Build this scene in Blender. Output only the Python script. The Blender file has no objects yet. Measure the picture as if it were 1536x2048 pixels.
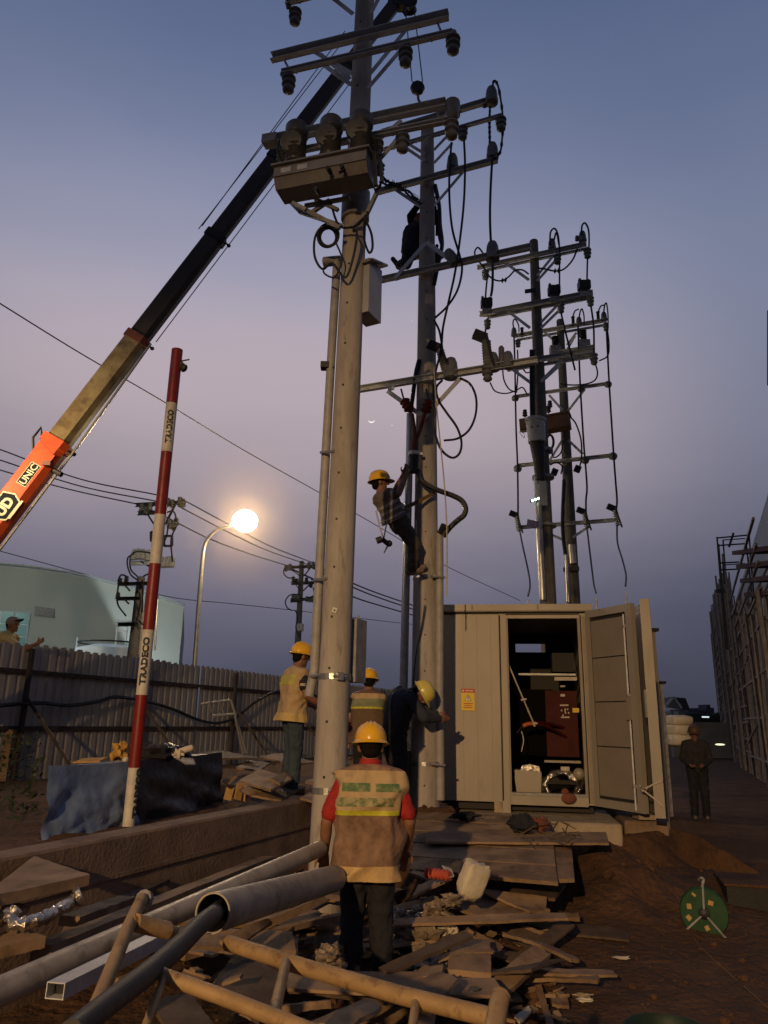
import bpy, bmesh, math, random
from mathutils import Vector, Matrix, noise
V = Vector
random.seed(7)
SC = bpy.context.scene
COL = SC.collection
PI = math.pi
# ------------------------------------------------------------------ camera
FPX, PITCH, ROLL, CZ = 1500.0, math.radians(15.6), math.radians(1.12), 1.65
cd = bpy.data.cameras.new('camera'); cam = bpy.data.objects.new('camera', cd); COL.objects.link(cam)
RM = Matrix.Rotation(PI/2+PITCH, 3, 'X') @ Matrix.Rotation(ROLL, 3, 'Z')
cam.matrix_world = Matrix.Translation((0, 0, CZ)) @ RM.to_4x4()
cd.sensor_fit = 'VERTICAL'; cd.sensor_height = 24.0; cd.sensor_width = 18.0
cd.lens = 24.0*FPX/2048.0
cd.clip_start = .05; cd.clip_end = 3000
SC.camera = cam
# ------------------------------------------------------------------ world: dusk sky
W = bpy.data.worlds.new('World'); SC.world = W; W.use_nodes = True
nt = W.node_tree; nt.nodes.clear(); N = nt.nodes; L = nt.links
def nd(t, **k):
    n = N.new(t)
    for a, b in k.items(): setattr(n, a, b)
    return n
def srgb(r, g, b):
    f = lambda c: (c/255)/12.92 if c/255 <= .04045 else (((c/255)+.055)/1.055)**2.4
    return (f(r), f(g), f(b), 1)
tc = nd('ShaderNodeTexCoord'); sep = nd('ShaderNodeSeparateXYZ'); L.new(tc.outputs['Generated'], sep.inputs[0])
asn = nd('ShaderNodeMath', operation='ARCSINE'); L.new(sep.outputs[2], asn.inputs[0])
cn = nd('ShaderNodeTexNoise'); cn.inputs['Scale'].default_value = 2.8; cn.inputs['Detail'].default_value = 5
mp = nd('ShaderNodeMapping'); mp.inputs['Scale'].default_value = (1, 1, 3.5); L.new(tc.outputs['Generated'], mp.inputs[0]); L.new(mp.outputs[0], cn.inputs['Vector'])
ns = nd('ShaderNodeMath', operation='MULTIPLY_ADD'); L.new(cn.outputs[0], ns.inputs[0]); ns.inputs[1].default_value = .10; ns.inputs[2].default_value = -.05
el = nd('ShaderNodeMath', operation='ADD'); L.new(asn.outputs[0], el.inputs[0]); L.new(ns.outputs[0], el.inputs[1])
def ramp(stops):
    r = nd('ShaderNodeValToRGB'); L.new(el.outputs[0], r.inputs[0]); e = r.color_ramp.elements
    r.color_ramp.interpolation = 'B_SPLINE'
    while len(e) < len(stops): e.new(.5)
    for q, (deg, c) in zip(e, stops): q.position = min(1, max(0, math.radians(deg))); q.color = srgb(*c)
    return r
cool = ramp([(0, (54, 55, 68)), (5, (67, 69, 85)), (12, (88, 90, 108)), (20, (119, 119, 137)), (30, (121, 128, 152)), (42, (94, 107, 138)), (57, (66, 80, 115)), (90, (34, 43, 68))])
warm = ramp([(0, (62, 64, 79)), (5, (82, 83, 100)), (11, (112, 109, 126)), (18, (160, 148, 156)), (25, (182, 166, 172)), (33, (152, 152, 173)), (44, (102, 115, 148)), (57, (68, 84, 123)), (90, (28, 36, 62))])
dp = nd('ShaderNodeVectorMath', operation='DOT_PRODUCT'); nrm = nd('ShaderNodeVectorMath', operation='NORMALIZE'); L.new(tc.outputs['Generated'], nrm.inputs[0]); L.new(nrm.outputs[0], dp.inputs[0])
pdv = V((-.16, 1, .38)).normalized(); dp.inputs[1].default_value = pdv
mr = nd('ShaderNodeMapRange', interpolation_type='SMOOTHSTEP'); L.new(dp.outputs['Value'], mr.inputs[0]); mr.inputs[1].default_value = .80; mr.inputs[2].default_value = .995
mx = nd('ShaderNodeMixRGB'); L.new(mr.outputs[0], mx.inputs[0]); L.new(cool.outputs[0], mx.inputs[1]); L.new(warm.outputs[0], mx.inputs[2])
# the sky away from the afterglow is darker, as it is at dusk
mr2 = nd('ShaderNodeMapRange', interpolation_type='SMOOTHSTEP'); L.new(dp.outputs['Value'], mr2.inputs[0]); mr2.inputs[1].default_value = -.7; mr2.inputs[2].default_value = .8; mr2.inputs[3].default_value = .46; mr2.inputs[4].default_value = 1.1
bg = nd('ShaderNodeBackground'); L.new(mx.outputs[0], bg.inputs[0]); L.new(mr2.outputs[0], bg.inputs[1])
ow = nd('ShaderNodeOutputWorld'); L.new(bg.outputs[0], ow.inputs[0])
SC.view_settings.view_transform = 'Standard'; SC.view_settings.look = 'None'
SC.view_settings.exposure = 0.0; SC.view_settings.gamma = 1.0; SC.view_settings.use_curve_mapping = False
# ------------------------------------------------------------------ lamps of the place
def lamp(name, kind, loc, to, e, col, size=.1, ang=None, blend=.5):
    d = bpy.data.lights.new(name, kind); d.energy = e; d.color = col; d.shadow_soft_size = size
    o = bpy.data.objects.new(name, d); COL.objects.link(o); o.location = loc
    if kind == 'SPOT': d.spot_size = math.radians(ang); d.spot_blend = blend
    if to is not None: o.rotation_euler = (V(to)-V(loc)).to_track_quat('-Z', 'Y').to_euler()
    return o
SODIUM = (1.0, .635, .30)
lamp('street_floodlight', 'SPOT', (-7.4, -19.8, 8.6), (-.2, 6.6, 0.0), 18500, SODIUM, .16, 33, 1.0)
lamp('crane_work_lamp', 'SPOT', (-5.7, 7.0, 4.9), (-4.3, 9.0, 4.95), 560, (1.0, .76, .42), .08, 84, 1.0)
lamp('yard_lamp', 'SPOT', (-17, 20, 9.0), (-14, 35.5, 5.0), 1500, (.92, 1.0, .86), .3, 110, 1.0)
lamp('tank_top_lamp', 'SPOT', (-14.6, 30.0, 6.8), (-12.4, 30.6, 4.2), 260, (.8, .95, 1.0), .1, 60, .6)
# ------------------------------------------------------------------ geometry helpers
def ray(x, y): return RM @ V(((x-768)/FPX, (1024-y)/FPX, -1))
def at(x, y, Y): d = ray(x, y); return V((0, 0, CZ)) + d*(Y/d.y)
def az(x, y, z): d = ray(x, y); return V((0, 0, CZ)) + d*((z-CZ)/d.z)
class Plane:
    def __init__(s, p, ang):
        s.p = V((p[0], p[1], 0)); s.a = math.radians(ang)
        s.u = V((math.cos(s.a), math.sin(s.a), 0)); s.v = V((-math.sin(s.a), math.cos(s.a), 0))
    def __call__(s, x, y, off=0):
        d = ray(x, y); o = V((0, 0, CZ)); t = ((s.p-o).dot(s.v)+off)/d.dot(s.v); return o+d*t
PM, PI_, PR, PS = Plane((-.38, 6.5), -16.5), Plane((.54, 9.3), -23), Plane((3.56, 16), -23), Plane((5.14, 20), -22.5)
PN, PL, PB = Plane((-4.41, 40), -18), Plane((-8.07, 26), -14), Plane((-7.82, 24), -14)
class MB:
    def __init__(s): s.v = []; s.f = []
    def add(s, vs, fs):
        n = len(s.v); s.v += [V(v) for v in vs]; s.f += [tuple(i+n for i in f) for f in fs]; return s
    def box(s, c, size, M=None, taper=1):
        M = M or Matrix.Identity(3); x, y, z = (q/2 for q in size); c = V(c)
        vs = [c+M@V((sx*x*(taper if sz > 0 else 1), sy*y*(taper if sz > 0 else 1), sz*z)) for sz in (-1, 1) for sy in (-1, 1) for sx in (-1, 1)]
        return s.add(vs, [(0, 2, 3, 1), (4, 5, 7, 6), (0, 1, 5, 4), (2, 6, 7, 3), (0, 4, 6, 2), (1, 3, 7, 5)])
    def bar(s, p, q, w, h, up=V((0, 0, 1))):
        p, q = V(p), V(q); d = (q-p).normalized(); sd = d.cross(up)
        if sd.length < 1e-4: sd = d.cross(V((1, 0, 0)))
        sd.normalize(); u = sd.cross(d); vs = []
        for e in (p, q): vs += [e+sd*(a*w/2)+u*(b*h/2) for a, b in ((-1, -1), (1, -1), (1, 1), (-1, 1))]
        return s.add(vs, [(0, 3, 2, 1), (4, 5, 6, 7), (0, 1, 5, 4), (1, 2, 6, 5), (2, 3, 7, 6), (3, 0, 4, 7)])
    def tube(s, pts, r, seg=8, r1=None, cap=True):
        pts = [V(p) for p in pts]; n = len(pts); r1 = r if r1 is None else r1; vs = []; t = (pts[1]-pts[0]).normalized()
        a = t.orthogonal().normalized()
        for i, p in enumerate(pts):
            t = (pts[min(i+1, n-1)]-pts[max(i-1, 0)]).normalized(); a = (a-t*a.dot(t)).normalized(); b = t.cross(a)
            rr = r+(r1-r)*i/(n-1) if not callable(r) else r(i/(n-1))
            vs += [p+a*(math.cos(2*PI*k/seg)*rr)+b*(math.sin(2*PI*k/seg)*rr) for k in range(seg)]
        fs = [(i*seg+k, i*seg+(k+1) % seg, (i+1)*seg+(k+1) % seg, (i+1)*seg+k) for i in range(n-1) for k in range(seg)]
        if cap: fs += [tuple(range(seg))[::-1], tuple((n-1)*seg+k for k in range(seg))]
        return s.add(vs, fs)
    def pipe(s, p, q, ro, ri, seg=20):      # hollow pipe, both ends open
        p, q = V(p), V(q); t = (q-p).normalized(); a = t.orthogonal().normalized(); b = t.cross(a); vs = []
        for e, r in ((p, ro), (q, ro), (q, ri), (p, ri)):
            vs += [e+a*(math.cos(2*PI*k/seg)*r)+b*(math.sin(2*PI*k/seg)*r) for k in range(seg)]
        return s.add(vs, [(j*seg+k, j*seg+(k+1) % seg, ((j+1) % 4)*seg+(k+1) % seg, ((j+1) % 4)*seg+k) for j in range(4) for k in range(seg)])
    def lathe(s, prof, o, ax=V((0, 0, 1)), seg=16):
        ax = V(ax).normalized(); a = ax.orthogonal().normalized(); b = ax.cross(a); o = V(o); vs = []
        for r, z in prof: vs += [o+ax*z+a*(math.cos(2*PI*k/seg)*r)+b*(math.sin(2*PI*k/seg)*r) for k in range(seg)]
        n = len(prof); fs = [(i*seg+k, i*seg+(k+1) % seg, (i+1)*seg+(k+1) % seg, (i+1)*seg+k) for i in range(n-1) for k in range(seg)]
        return s.add(vs, fs+[tuple(range(seg))[::-1], tuple((n-1)*seg+k for k in range(seg))])
    def ball(s, c, r, seg=10, rings=7, M=None):
        c = V(c); M = M or Matrix.Identity(3); vs = [c+M@V((0, 0, -r))]
        for i in range(1, rings):
            ph = -PI/2+PI*i/rings
            vs += [c+M@V((math.cos(ph)*math.cos(2*PI*k/seg)*r, math.cos(ph)*math.sin(2*PI*k/seg)*r, math.sin(ph)*r)) for k in range(seg)]
        vs.append(c+M@V((0, 0, r))); m = len(vs)-1
        fs = [(0, 1+(k+1) % seg, 1+k) for k in range(seg)]+[(m, m-seg+k, m-seg+(k+1) % seg) for k in range(seg)]
        fs += [(1+i*seg+k, 1+i*seg+(k+1) % seg, 1+(i+1)*seg+(k+1) % seg, 1+(i+1)*seg+k) for i in range(rings-2) for k in range(seg)]
        return s.add(vs, fs)
    def cap(s, p, q, r0, r1, seg=10):       # tapered capsule
        p, q = V(p), V(q); s.ball(p, r0, seg, 6); s.ball(q, r1, seg, 6)
        if (q-p).length > 1e-4: s.tube([p, q], r0, seg, r1)
        return s
    def poly(s, pts, t):                    # flat polygon of thickness t along -normal
        pts = [V(p) for p in pts]; n = (pts[1]-pts[0]).cross(pts[2]-pts[0]).normalized(); k = len(pts)
        return s.add(pts+[p-n*t for p in pts], [tuple(range(k)), tuple(range(2*k-1, k-1, -1))]+[(i, i+k, (i+1) % k+k, (i+1) % k) for i in range(k)])
MW = {}
def link(o, parent):
    COL.objects.link(o)
    if parent is not None: o.parent = parent
def obj(name, b, m, parent=None, smooth=None, origin=None):
    me = bpy.data.meshes.new(name); M = MW.get(parent.name, Matrix.Identity(4)) if parent is not None else Matrix.Identity(4)
    og = Matrix.Translation(origin) if origin is not None else Matrix.Identity(4)
    if parent is None and origin is None:
        lo = V([min(v[i] for v in b.v) for i in range(3)]); hi = V([max(v[i] for v in b.v) for i in range(3)])
        og = Matrix.Translation(((lo.x+hi.x)/2, (lo.y+hi.y)/2, lo.z))
    if parent is None: M = og
    Mi = M.inverted()
    me.from_pydata([Mi@v for v in b.v], [], b.f); me.update()
    bm = bmesh.new(); bm.from_mesh(me); bmesh.ops.recalc_face_normals(bm, faces=bm.faces); bm.to_mesh(me); bm.free()
    if m is not None: me.materials.append(m)
    if smooth:
        me.shade_smooth(); me.set_sharp_from_angle(angle=math.radians(smooth))
    o = bpy.data.objects.new(name, me); link(o, parent)
    if parent is None: o.matrix_world = M
    MW[o.name] = M
    return o
def tag(o, label=None, cat=None, group=None, kind=None):
    if label: o['label'] = label
    if cat: o['category'] = cat
    if group: o['group'] = group
    if kind: o['kind'] = kind
    return o
def thing(name, loc, label, cat, group=None, rz=0):
    o = bpy.data.objects.new(name, None); COL.objects.link(o); o.location = loc; o.rotation_euler = (0, 0, rz); o.empty_display_size = .1
    MW[o.name] = Matrix.Translation(loc) @ Matrix.Rotation(rz, 4, 'Z'); return tag(o, label, cat, group)
def copy_tree(o, parent=None):
    c = o.copy(); COL.objects.link(c); c.parent = parent; MW[c.name] = MW.get(o.name, Matrix.Identity(4))
    for ch in list(o.children): copy_tree(ch, c)
    return c
def spline(pts, n=8):
    pts = [V(p) for p in pts]; P = [pts[0]*2-pts[1]]+pts+[pts[-1]*2-pts[-2]]; out = []
    for i in range(1, len(P)-2):
        a, b, c, d = P[i-1:i+3]
        for k in range(n):
            t = k/n; out.append(.5*((2*b)+(c-a)*t+(2*a-5*b+4*c-d)*t*t+(3*b-a-3*c+d)*t**3))
    return out+[pts[-1]]
# ------------------------------------------------------------------ materials
MC = {}
def mat(name, c1, c2=None, rough=.7, metal=0, scale=6, bump=.15, bscale=None, stretch=(1, 1, 1), em=None, emis=0, spec=.4, contrast=(.35, .65), c3=None, s3=1.3, t3=(.55, .7), coat=0, dist=.01):
    if name in MC: return MC[name]
    m = bpy.data.materials.new(name); m.use_nodes = True; t = m.node_tree; b = t.nodes['Principled BSDF']; l = t.links; n = t.nodes
    b.inputs['Roughness'].default_value = rough; b.inputs['Metallic'].default_value = metal
    b.inputs['Specular IOR Level'].default_value = spec; b.inputs['Coat Weight'].default_value = coat
    c1 = tuple(c1)+(1,); c2 = tuple(c2)+(1,) if c2 else None
    co = n.new('ShaderNodeTexCoord'); mp = n.new('ShaderNodeMapping'); mp.inputs['Scale'].default_value = stretch; l.new(co.outputs['Object'], mp.inputs[0])
    if c2:
        no = n.new('ShaderNodeTexNoise'); no.inputs['Scale'].default_value = scale; no.inputs['Detail'].default_value = 7; no.inputs['Roughness'].default_value = .62; l.new(mp.outputs[0], no.inputs['Vector'])
        r = n.new('ShaderNodeMapRange'); r.inputs[1].default_value, r.inputs[2].default_value = contrast; l.new(no.outputs[0], r.inputs[0])
        mi = n.new('ShaderNodeMixRGB'); l.new(r.outputs[0], mi.inputs[0]); mi.inputs[1].default_value = c1; mi.inputs[2].default_value = c2; out = mi.outputs[0]
        if c3:
            n3 = n.new('ShaderNodeTexNoise'); n3.inputs['Scale'].default_value = s3; n3.inputs['Detail'].default_value = 8; n3.inputs['Roughness'].default_value = .7; l.new(mp.outputs[0], n3.inputs['Vector'])
            r3 = n.new('ShaderNodeMapRange'); r3.inputs[1].default_value, r3.inputs[2].default_value = t3; l.new(n3.outputs[0], r3.inputs[0])
            m3 = n.new('ShaderNodeMixRGB'); l.new(r3.outputs[0], m3.inputs[0]); l.new(out, m3.inputs[1]); m3.inputs[2].default_value = tuple(c3)+(1,); out = m3.outputs[0]
        l.new(out, b.inputs['Base Color'])
        rr = n.new('ShaderNodeMapRange'); rr.inputs[3].default_value = max(0, rough-.1); rr.inputs[4].default_value = min(1, rough+.12); l.new(no.outputs[0], rr.inputs[0]); l.new(rr.outputs[0], b.inputs['Roughness'])
    else: b.inputs['Base Color'].default_value = c1
    if bump:
        nb = n.new('ShaderNodeTexNoise'); nb.inputs['Scale'].default_value = bscale or scale*4; nb.inputs['Detail'].default_value = 6; l.new(mp.outputs[0], nb.inputs['Vector'])
        bp = n.new('ShaderNodeBump'); bp.inputs['Strength'].default_value = bump; bp.inputs['Distance'].default_value = dist; l.new(nb.outputs[0], bp.inputs['Height']); l.new(bp.outputs[0], b.inputs['Normal'])
    if em: b.inputs['Emission Color'].default_value = tuple(em)+(1,); b.inputs['Emission Strength'].default_value = emis
    MC[name] = m; return m
M_conc = mat('pole_concrete', (.42, .38, .33), (.30, .265, .225), .85, scale=6, bump=.6, bscale=60, stretch=(1, 1, .22), c3=(.17, .14, .11), s3=11, t3=(.56, .74), dist=.005, contrast=(.38, .62))
M_concr = mat('rough_concrete', (.26, .175, .115), (.16, .105, .07), .9, scale=3, bump=.7, bscale=40, c3=(.1, .075, .055), s3=5, t3=(.55, .75))
M_galv = mat('galvanised_steel', (.60, .61, .60), (.46, .47, .47), .5, .1, scale=14, bump=.15, c3=(.22, .15, .10), s3=8, t3=(.62, .8))
M_galvd = mat('dull_galvanised_steel', (.34, .34, .33), (.22, .21, .21), .6, .15, scale=10, bump=.2, c3=(.15, .085, .05), s3=6, t3=(.55, .75))
M_pipe = mat('pipe_steel', (.55, .54, .52), (.40, .38, .35), .32, .75, scale=8, bump=.2, stretch=(1, 1, 1), c3=(.2, .15, .10), s3=11, t3=(.6, .75))
M_pvc = mat('grey_pvc', (.36, .35, .34), (.26, .25, .24), .5, 0, scale=7, bump=.1, c3=(.16, .13, .10), s3=10, t3=(.6, .8))
M_bush = mat('bushing_dark', (.12, .115, .105), (.075, .07, .066), .4, 0, scale=14, bump=.1)
M_porc = mat('insulator_grey', (.20, .20, .19), (.13, .13, .125), .45, 0, scale=20, bump=.1)
M_ins2 = mat('insulator_pale', (.50, .50, .46), (.34, .34, .31), .35, 0, scale=16, bump=.1)
M_black = mat('black_rubber', (.012, .012, .013), (.022, .021, .02), .55, 0, scale=12, bump=.2)
M_blackm = mat('black_metal', (.02, .02, .021), (.045, .04, .035), .5, .3, scale=12, bump=.2)
M_redr = mat('red_brown_rubber', (.20, .035, .018), (.11, .02, .012), .6, 0, scale=16, bump=.2)
M_orange = mat('crane_orange', (.72, .11, .025), (.55, .07, .018), .38, 0, scale=4, bump=.08, c3=(.16, .06, .03), s3=6, t3=(.63, .78), coat=.25)
M_boom = mat('boom_greasy_steel', (.36, .28, .15), (.17, .115, .06), .3, .35, scale=3, bump=.15, c3=(.07, .05, .03), s3=4, t3=(.5, .72), stretch=(1, 1, 1))
M_boomd = mat('boom_dark_steel', (.045, .036, .032), (.075, .058, .045), .5, .2, scale=3, bump=.15)
M_white = mat('white_paint', (.66, .62, .54), (.5, .46, .38), .5, 0, scale=9, bump=.12, c3=(.28, .22, .15), s3=7, t3=(.62, .8))
M_red = mat('red_paint', (.24, .016, .012), (.17, .013, .010), .42, 0, scale=9, bump=.12, c3=(.12, .03, .02), s3=7, t3=(.6, .8))
M_ink = mat('dark_print', (.03, .04, .05), None, .6, bump=0)
M_cab = mat('cabinet_beige', (.34, .30, .245), (.30, .265, .21), .5, .1, scale=1.2, bump=.03, stretch=(1, 1, .4), c3=(.22, .175, .125), s3=3.5, t3=(.6, .85))
M_cabd = mat('cabinet_door_panel', (.27, .23, .175), (.24, .20, .15), .6, .1, scale=4, bump=.05)
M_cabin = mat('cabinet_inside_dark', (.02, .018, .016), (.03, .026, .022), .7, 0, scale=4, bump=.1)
M_swred = mat('switchgear_dark_red', (.13, .018, .012), (.095, .014, .01), .45, 0, scale=6, bump=.06)
M_foil = mat('crumpled_foil', (.70, .66, .58), (.5, .46, .40), .22, .9, scale=20, bump=1.0, bscale=22, dist=.03)
M_fence = mat('fence_sheet', (.42, .40, .37), (.36, .34, .31), .6, .1, scale=1.0, bump=.05, stretch=(1, 1, .4), c3=(.13, .10, .08), s3=1.1, t3=(.52, .8))
M_frail = mat('fence_frame_steel', (.07, .055, .045), (.045, .035, .03), .7, .2, scale=8, bump=.2)
M_bldg = mat('green_white_wall', (.42, .44, .39), (.38, .40, .355), .7, 0, scale=.5, bump=.05, stretch=(1, 1, .3))
M_bldr = mat('grey_roof', (.40, .43, .40), (.36, .39, .36), .6, 0, scale=1, bump=.1)
M_bluet = mat('blue_tarpaulin', (.20, .28, .44), (.12, .17, .29), .33, 0, scale=5, bump=.35, bscale=14, c3=(.17, .17, .19), s3=5, t3=(.58, .75), dist=.02)
M_tarpk = mat('shaded_tarp_dark_bag', (.035, .04, .055), (.055, .045, .04), .4, 0, scale=5, bump=.5, bscale=12, dist=.02)
M_wood = mat('weathered_wood', (.30, .20, .115), (.175, .11, .062), .8, 0, scale=5, bump=.5, bscale=30, stretch=(1, 1, 1), c3=(.10, .065, .04), s3=7, t3=(.52, .72), dist=.006)
M_ply = mat('dusty_plywood', (.36, .235, .13), (.235, .155, .09), .8, 0, scale=3.5, bump=.4, bscale=25, c3=(.13, .085, .05), s3=4, t3=(.5, .74), dist=.006)
M_woodd = mat('dark_wet_wood', (.12, .08, .05), (.07, .045, .03), .8, 0, scale=7, bump=.5, bscale=30, dist=.006)
M_tubeo = mat('scaffold_tube_rusty', (.42, .275, .125), (.30, .19, .08), .6, .15, scale=10, bump=.45, bscale=70, c3=(.16, .08, .04), s3=18, t3=(.55, .7), dist=.003)
M_dirt = mat('orange_dirt', (.125, .060, .025), (.075, .035, .015), .95, 0, scale=1.6, bump=1.0, bscale=14, c3=(.035, .018, .010), s3=1.7, t3=(.5, .7), dist=.05)
M_yel = mat('helmet_yellow', (.85, .47, .012), (.76, .40, .012), .25, 0, scale=7, bump=.03, c3=(.42, .20, .03), s3=5, t3=(.6, .8), coat=.4)
M_yelp = mat('helmet_pale_yellow', (.66, .55, .12), (.58, .47, .10), .28, 0, scale=7, bump=.03, coat=.3)
M_skin = mat('skin', (.27, .13, .075), (.22, .10, .06), .55, 0, scale=18, bump=.08)
M_hair = mat('black_hair', (.008, .007, .006), (.013, .011, .009), .85, 0, scale=60, bump=.5, spec=.08)
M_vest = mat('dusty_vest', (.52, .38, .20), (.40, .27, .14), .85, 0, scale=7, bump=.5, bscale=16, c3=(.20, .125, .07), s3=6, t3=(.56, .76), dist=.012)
M_jean = mat('blue_grey_jeans', (.05, .072, .088), (.03, .046, .06), .85, 0, scale=7, bump=.6, bscale=22, dist=.01)
M_jeand = mat('dark_trousers', (.012, .012, .016), (.020, .02, .024), .85, 0, scale=7, bump=.6, bscale=22, dist=.01)
M_trgrey = mat('grey_work_trousers', (.085, .065, .05), (.055, .042, .034), .85, 0, scale=7, bump=.6, bscale=22, dist=.01)
M_redsh = mat('red_shirt', (.38, .022, .016), (.27, .016, .012), .8, 0, scale=8, bump=.4, bscale=22, dist=.008)
M_blk = mat('black_cloth', (.014, .014, .016), (.024, .022, .024), .85, 0, scale=8, bump=.5, bscale=22, dist=.01)
M_navy = mat('navy_shirt', (.035, .04, .055), (.024, .028, .038), .85, 0, scale=8, bump=.6, bscale=18, dist=.01)
M_shoe = mat('worn_shoes', (.22, .16, .11), (.12, .09, .06), .7, 0, scale=20, bump=.2)
M_grnp = mat('vest_green_print', (.10, .21, .07), (.19, .23, .10), .8, 0, scale=22, bump=0, contrast=(.42, .6))
M_ylw = mat('reflective_yellow', (.60, .56, .03), (.44, .40, .03), .6, 0, scale=20, bump=.1)
M_grey = mat('reflective_grey', (.32, .31, .28), (.24, .23, .20), .6, 0, scale=20, bump=.1)
M_olive = mat('vest_olive_panel', (.24, .26, .13), (.17, .18, .10), .8, 0, scale=12, bump=.2)
M_sack = mat('white_sack', (.66, .58, .44), (.52, .44, .32), .7, 0, scale=7, bump=.5, bscale=12, dist=.02)
M_reel = mat('reel_green', (.004, .055, .014), (.003, .038, .010), .5, 0, scale=8, bump=.1, spec=.2)
M_lpipe = mat('lying_pipe_grey', (.44, .38, .29), (.31, .265, .20), .42, .1, scale=5, bump=.15, c3=(.13, .10, .07), s3=7, t3=(.52, .72))
M_conc2 = mat('foundation_concrete', (.42, .34, .23), (.32, .25, .17), .9, 0, scale=3, bump=.5, bscale=30, c3=(.16, .12, .08), s3=4, t3=(.52, .75))
M_bamb = mat('scaffold_timber', (.33, .27, .225), (.20, .16, .135), .85, 0, scale=6, bump=.4)
M_lett = mat('pale_lettering', (.78, .70, .50), None, .5, bump=0)
M_sgny = mat('sign_yellow', (.72, .50, .03), None, .5, bump=0)
M_sgnr = mat('sign_red', (.45, .04, .02), None, .5, bump=0)
M_rope = mat('pale_rope', (.60, .53, .42), (.45, .39, .30), .8, 0, scale=60, bump=.3)
M_card = mat('cardboard', (.52, .33, .12), (.40, .24, .09), .85, 0, scale=8, bump=.2)
def text(s, size, depth=.002, bold=0):
    c = bpy.data.curves.new('t', 'FONT'); c.body = s; c.size = size; c.extrude = depth; c.offset = bold; c.align_x = 'LEFT'; c.resolution_u = 3
    o = bpy.data.objects.new('t', c); COL.objects.link(o); bpy.context.view_layer.update()
    me = bpy.data.meshes.new_from_object(o.evaluated_get(bpy.context.evaluated_depsgraph_get())); bpy.data.objects.remove(o)
    vs = [v.co.copy() for v in me.vertices]; fs = [tuple(p.vertices) for p in me.polygons]; bpy.data.meshes.remove(me)
    return vs, fs
# ================================================================== SETTING
def sst(a, b, x):
    t = max(0, min(1, (x-a)/(b-a))); return t*t*(3-2*t)
B0 = V((-2.22, 4.80, 0)); BD = V((.362, .932, 0)).normalized(); BN = V((-BD.y, BD.x, 0))
def gh(x, y):
    p = V((x, y, 0)); sl = (p-B0).dot(BN)
    h = .70*sst(-.02, .06, sl) if y < 9.1 else (.70-.30*sst(.85, 1.0, x)*(1-sst(10.6, 11.2, y)))*(1-sst(3.3, 4.6, x))
    if y < 9.1 and sl < .0:
        w = sst(-1.0, -.6, x)*(1-.55*sst(.8, 1.3, x))*(1-sst(2.2, 3.0, x))
        h = max(h, .62*sst(7.0, 8.9, y)*w)
        h = max(h, .70*sst(8.75, 9.1, y)*(1-.43*sst(.85, 1.0, x))*(1-sst(2.9, 3.6, x)))
    h += .34*math.exp(-((x-2.35)**2/.30+(y-8.0)**2/.55))*(.8+.5*noise.noise(V((x*3, y*3, 1))))
    h += .20*math.exp(-((x-3.3)**2/.8+(y-8.6)**2/.5))
    if y < 6.5: h += .30*math.exp(-((x+.9)**2/1.4+(y-3.2)**2/1.0))*(1 if sl < 0 else 0)
    am = 1-sst(30, 60, abs(x)+y)
    n = noise.fractal(V((x*.9, y*.9, 3)), 1, 2, 5)*.035+noise.fractal(V((x*4, y*4, 7)), 1, 2, 4)*.022+abs(noise.noise(V((x*9, y*9, 2))))*.012
    return h+n*am
def axis(lo, hi, flo, fhi, st, g=1.35):
    v = []; q = flo
    while q <= fhi: v.append(q); q += st
    s = st; q = v[-1]
    while q < hi: s *= g; q += s; v.append(q)
    s = st; q = v[0]; pre = []
    while q > lo: s *= g; q -= s; pre.append(q)
    return pre[::-1]+v
xs = axis(-900, 900, -3.6, 5.6, .045); ys = axis(-60, 1500, 1.2, 10.4, .045)
g = MB(); nx = len(xs)
for y in ys:
    for x in xs: g.v.append(V((x, y, gh(x, y) if abs(x) < 40 and -5 < y < 70 else 0)))
for j in range(len(ys)-1):
    for i in range(nx-1): g.f.append((j*nx+i, j*nx+i+1, (j+1)*nx+i+1, (j+1)*nx+i))
gr = obj('ground', g, M_dirt, smooth=60, origin=(0, 0, 0)); tag(gr, 'orange brown dirt ground of the building site', None, kind='structure')
# clods and small stones
random.seed(3)
cl = MB()
for k in range(900):
    x = random.uniform(-1.5, 4.6); y = random.uniform(4.6, 9.2); r = random.choice([.006, .008, .010, .014, .03 if random.random() < .25 else .012])
    if 1.9 < x < 3.0 and 7.2 < y < 8.8 and random.random() < .5: r *= 2.2
    M = Matrix.Rotation(random.random()*3, 3, 'X') @ Matrix.Diagonal((1, random.uniform(.6, 1), random.uniform(.5, .9)))
    b = MB().ball((0, 0, 0), r, 6, 4, M); cl.add([v*random.uniform(.8, 1.15)+V((x, y, gh(x, y)+r*.3)) for v in b.v], b.f)
tag(obj('dirt_clods', cl, M_dirt), 'loose clods and crumbs of orange brown dirt on the ground', kind='stuff')

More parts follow.
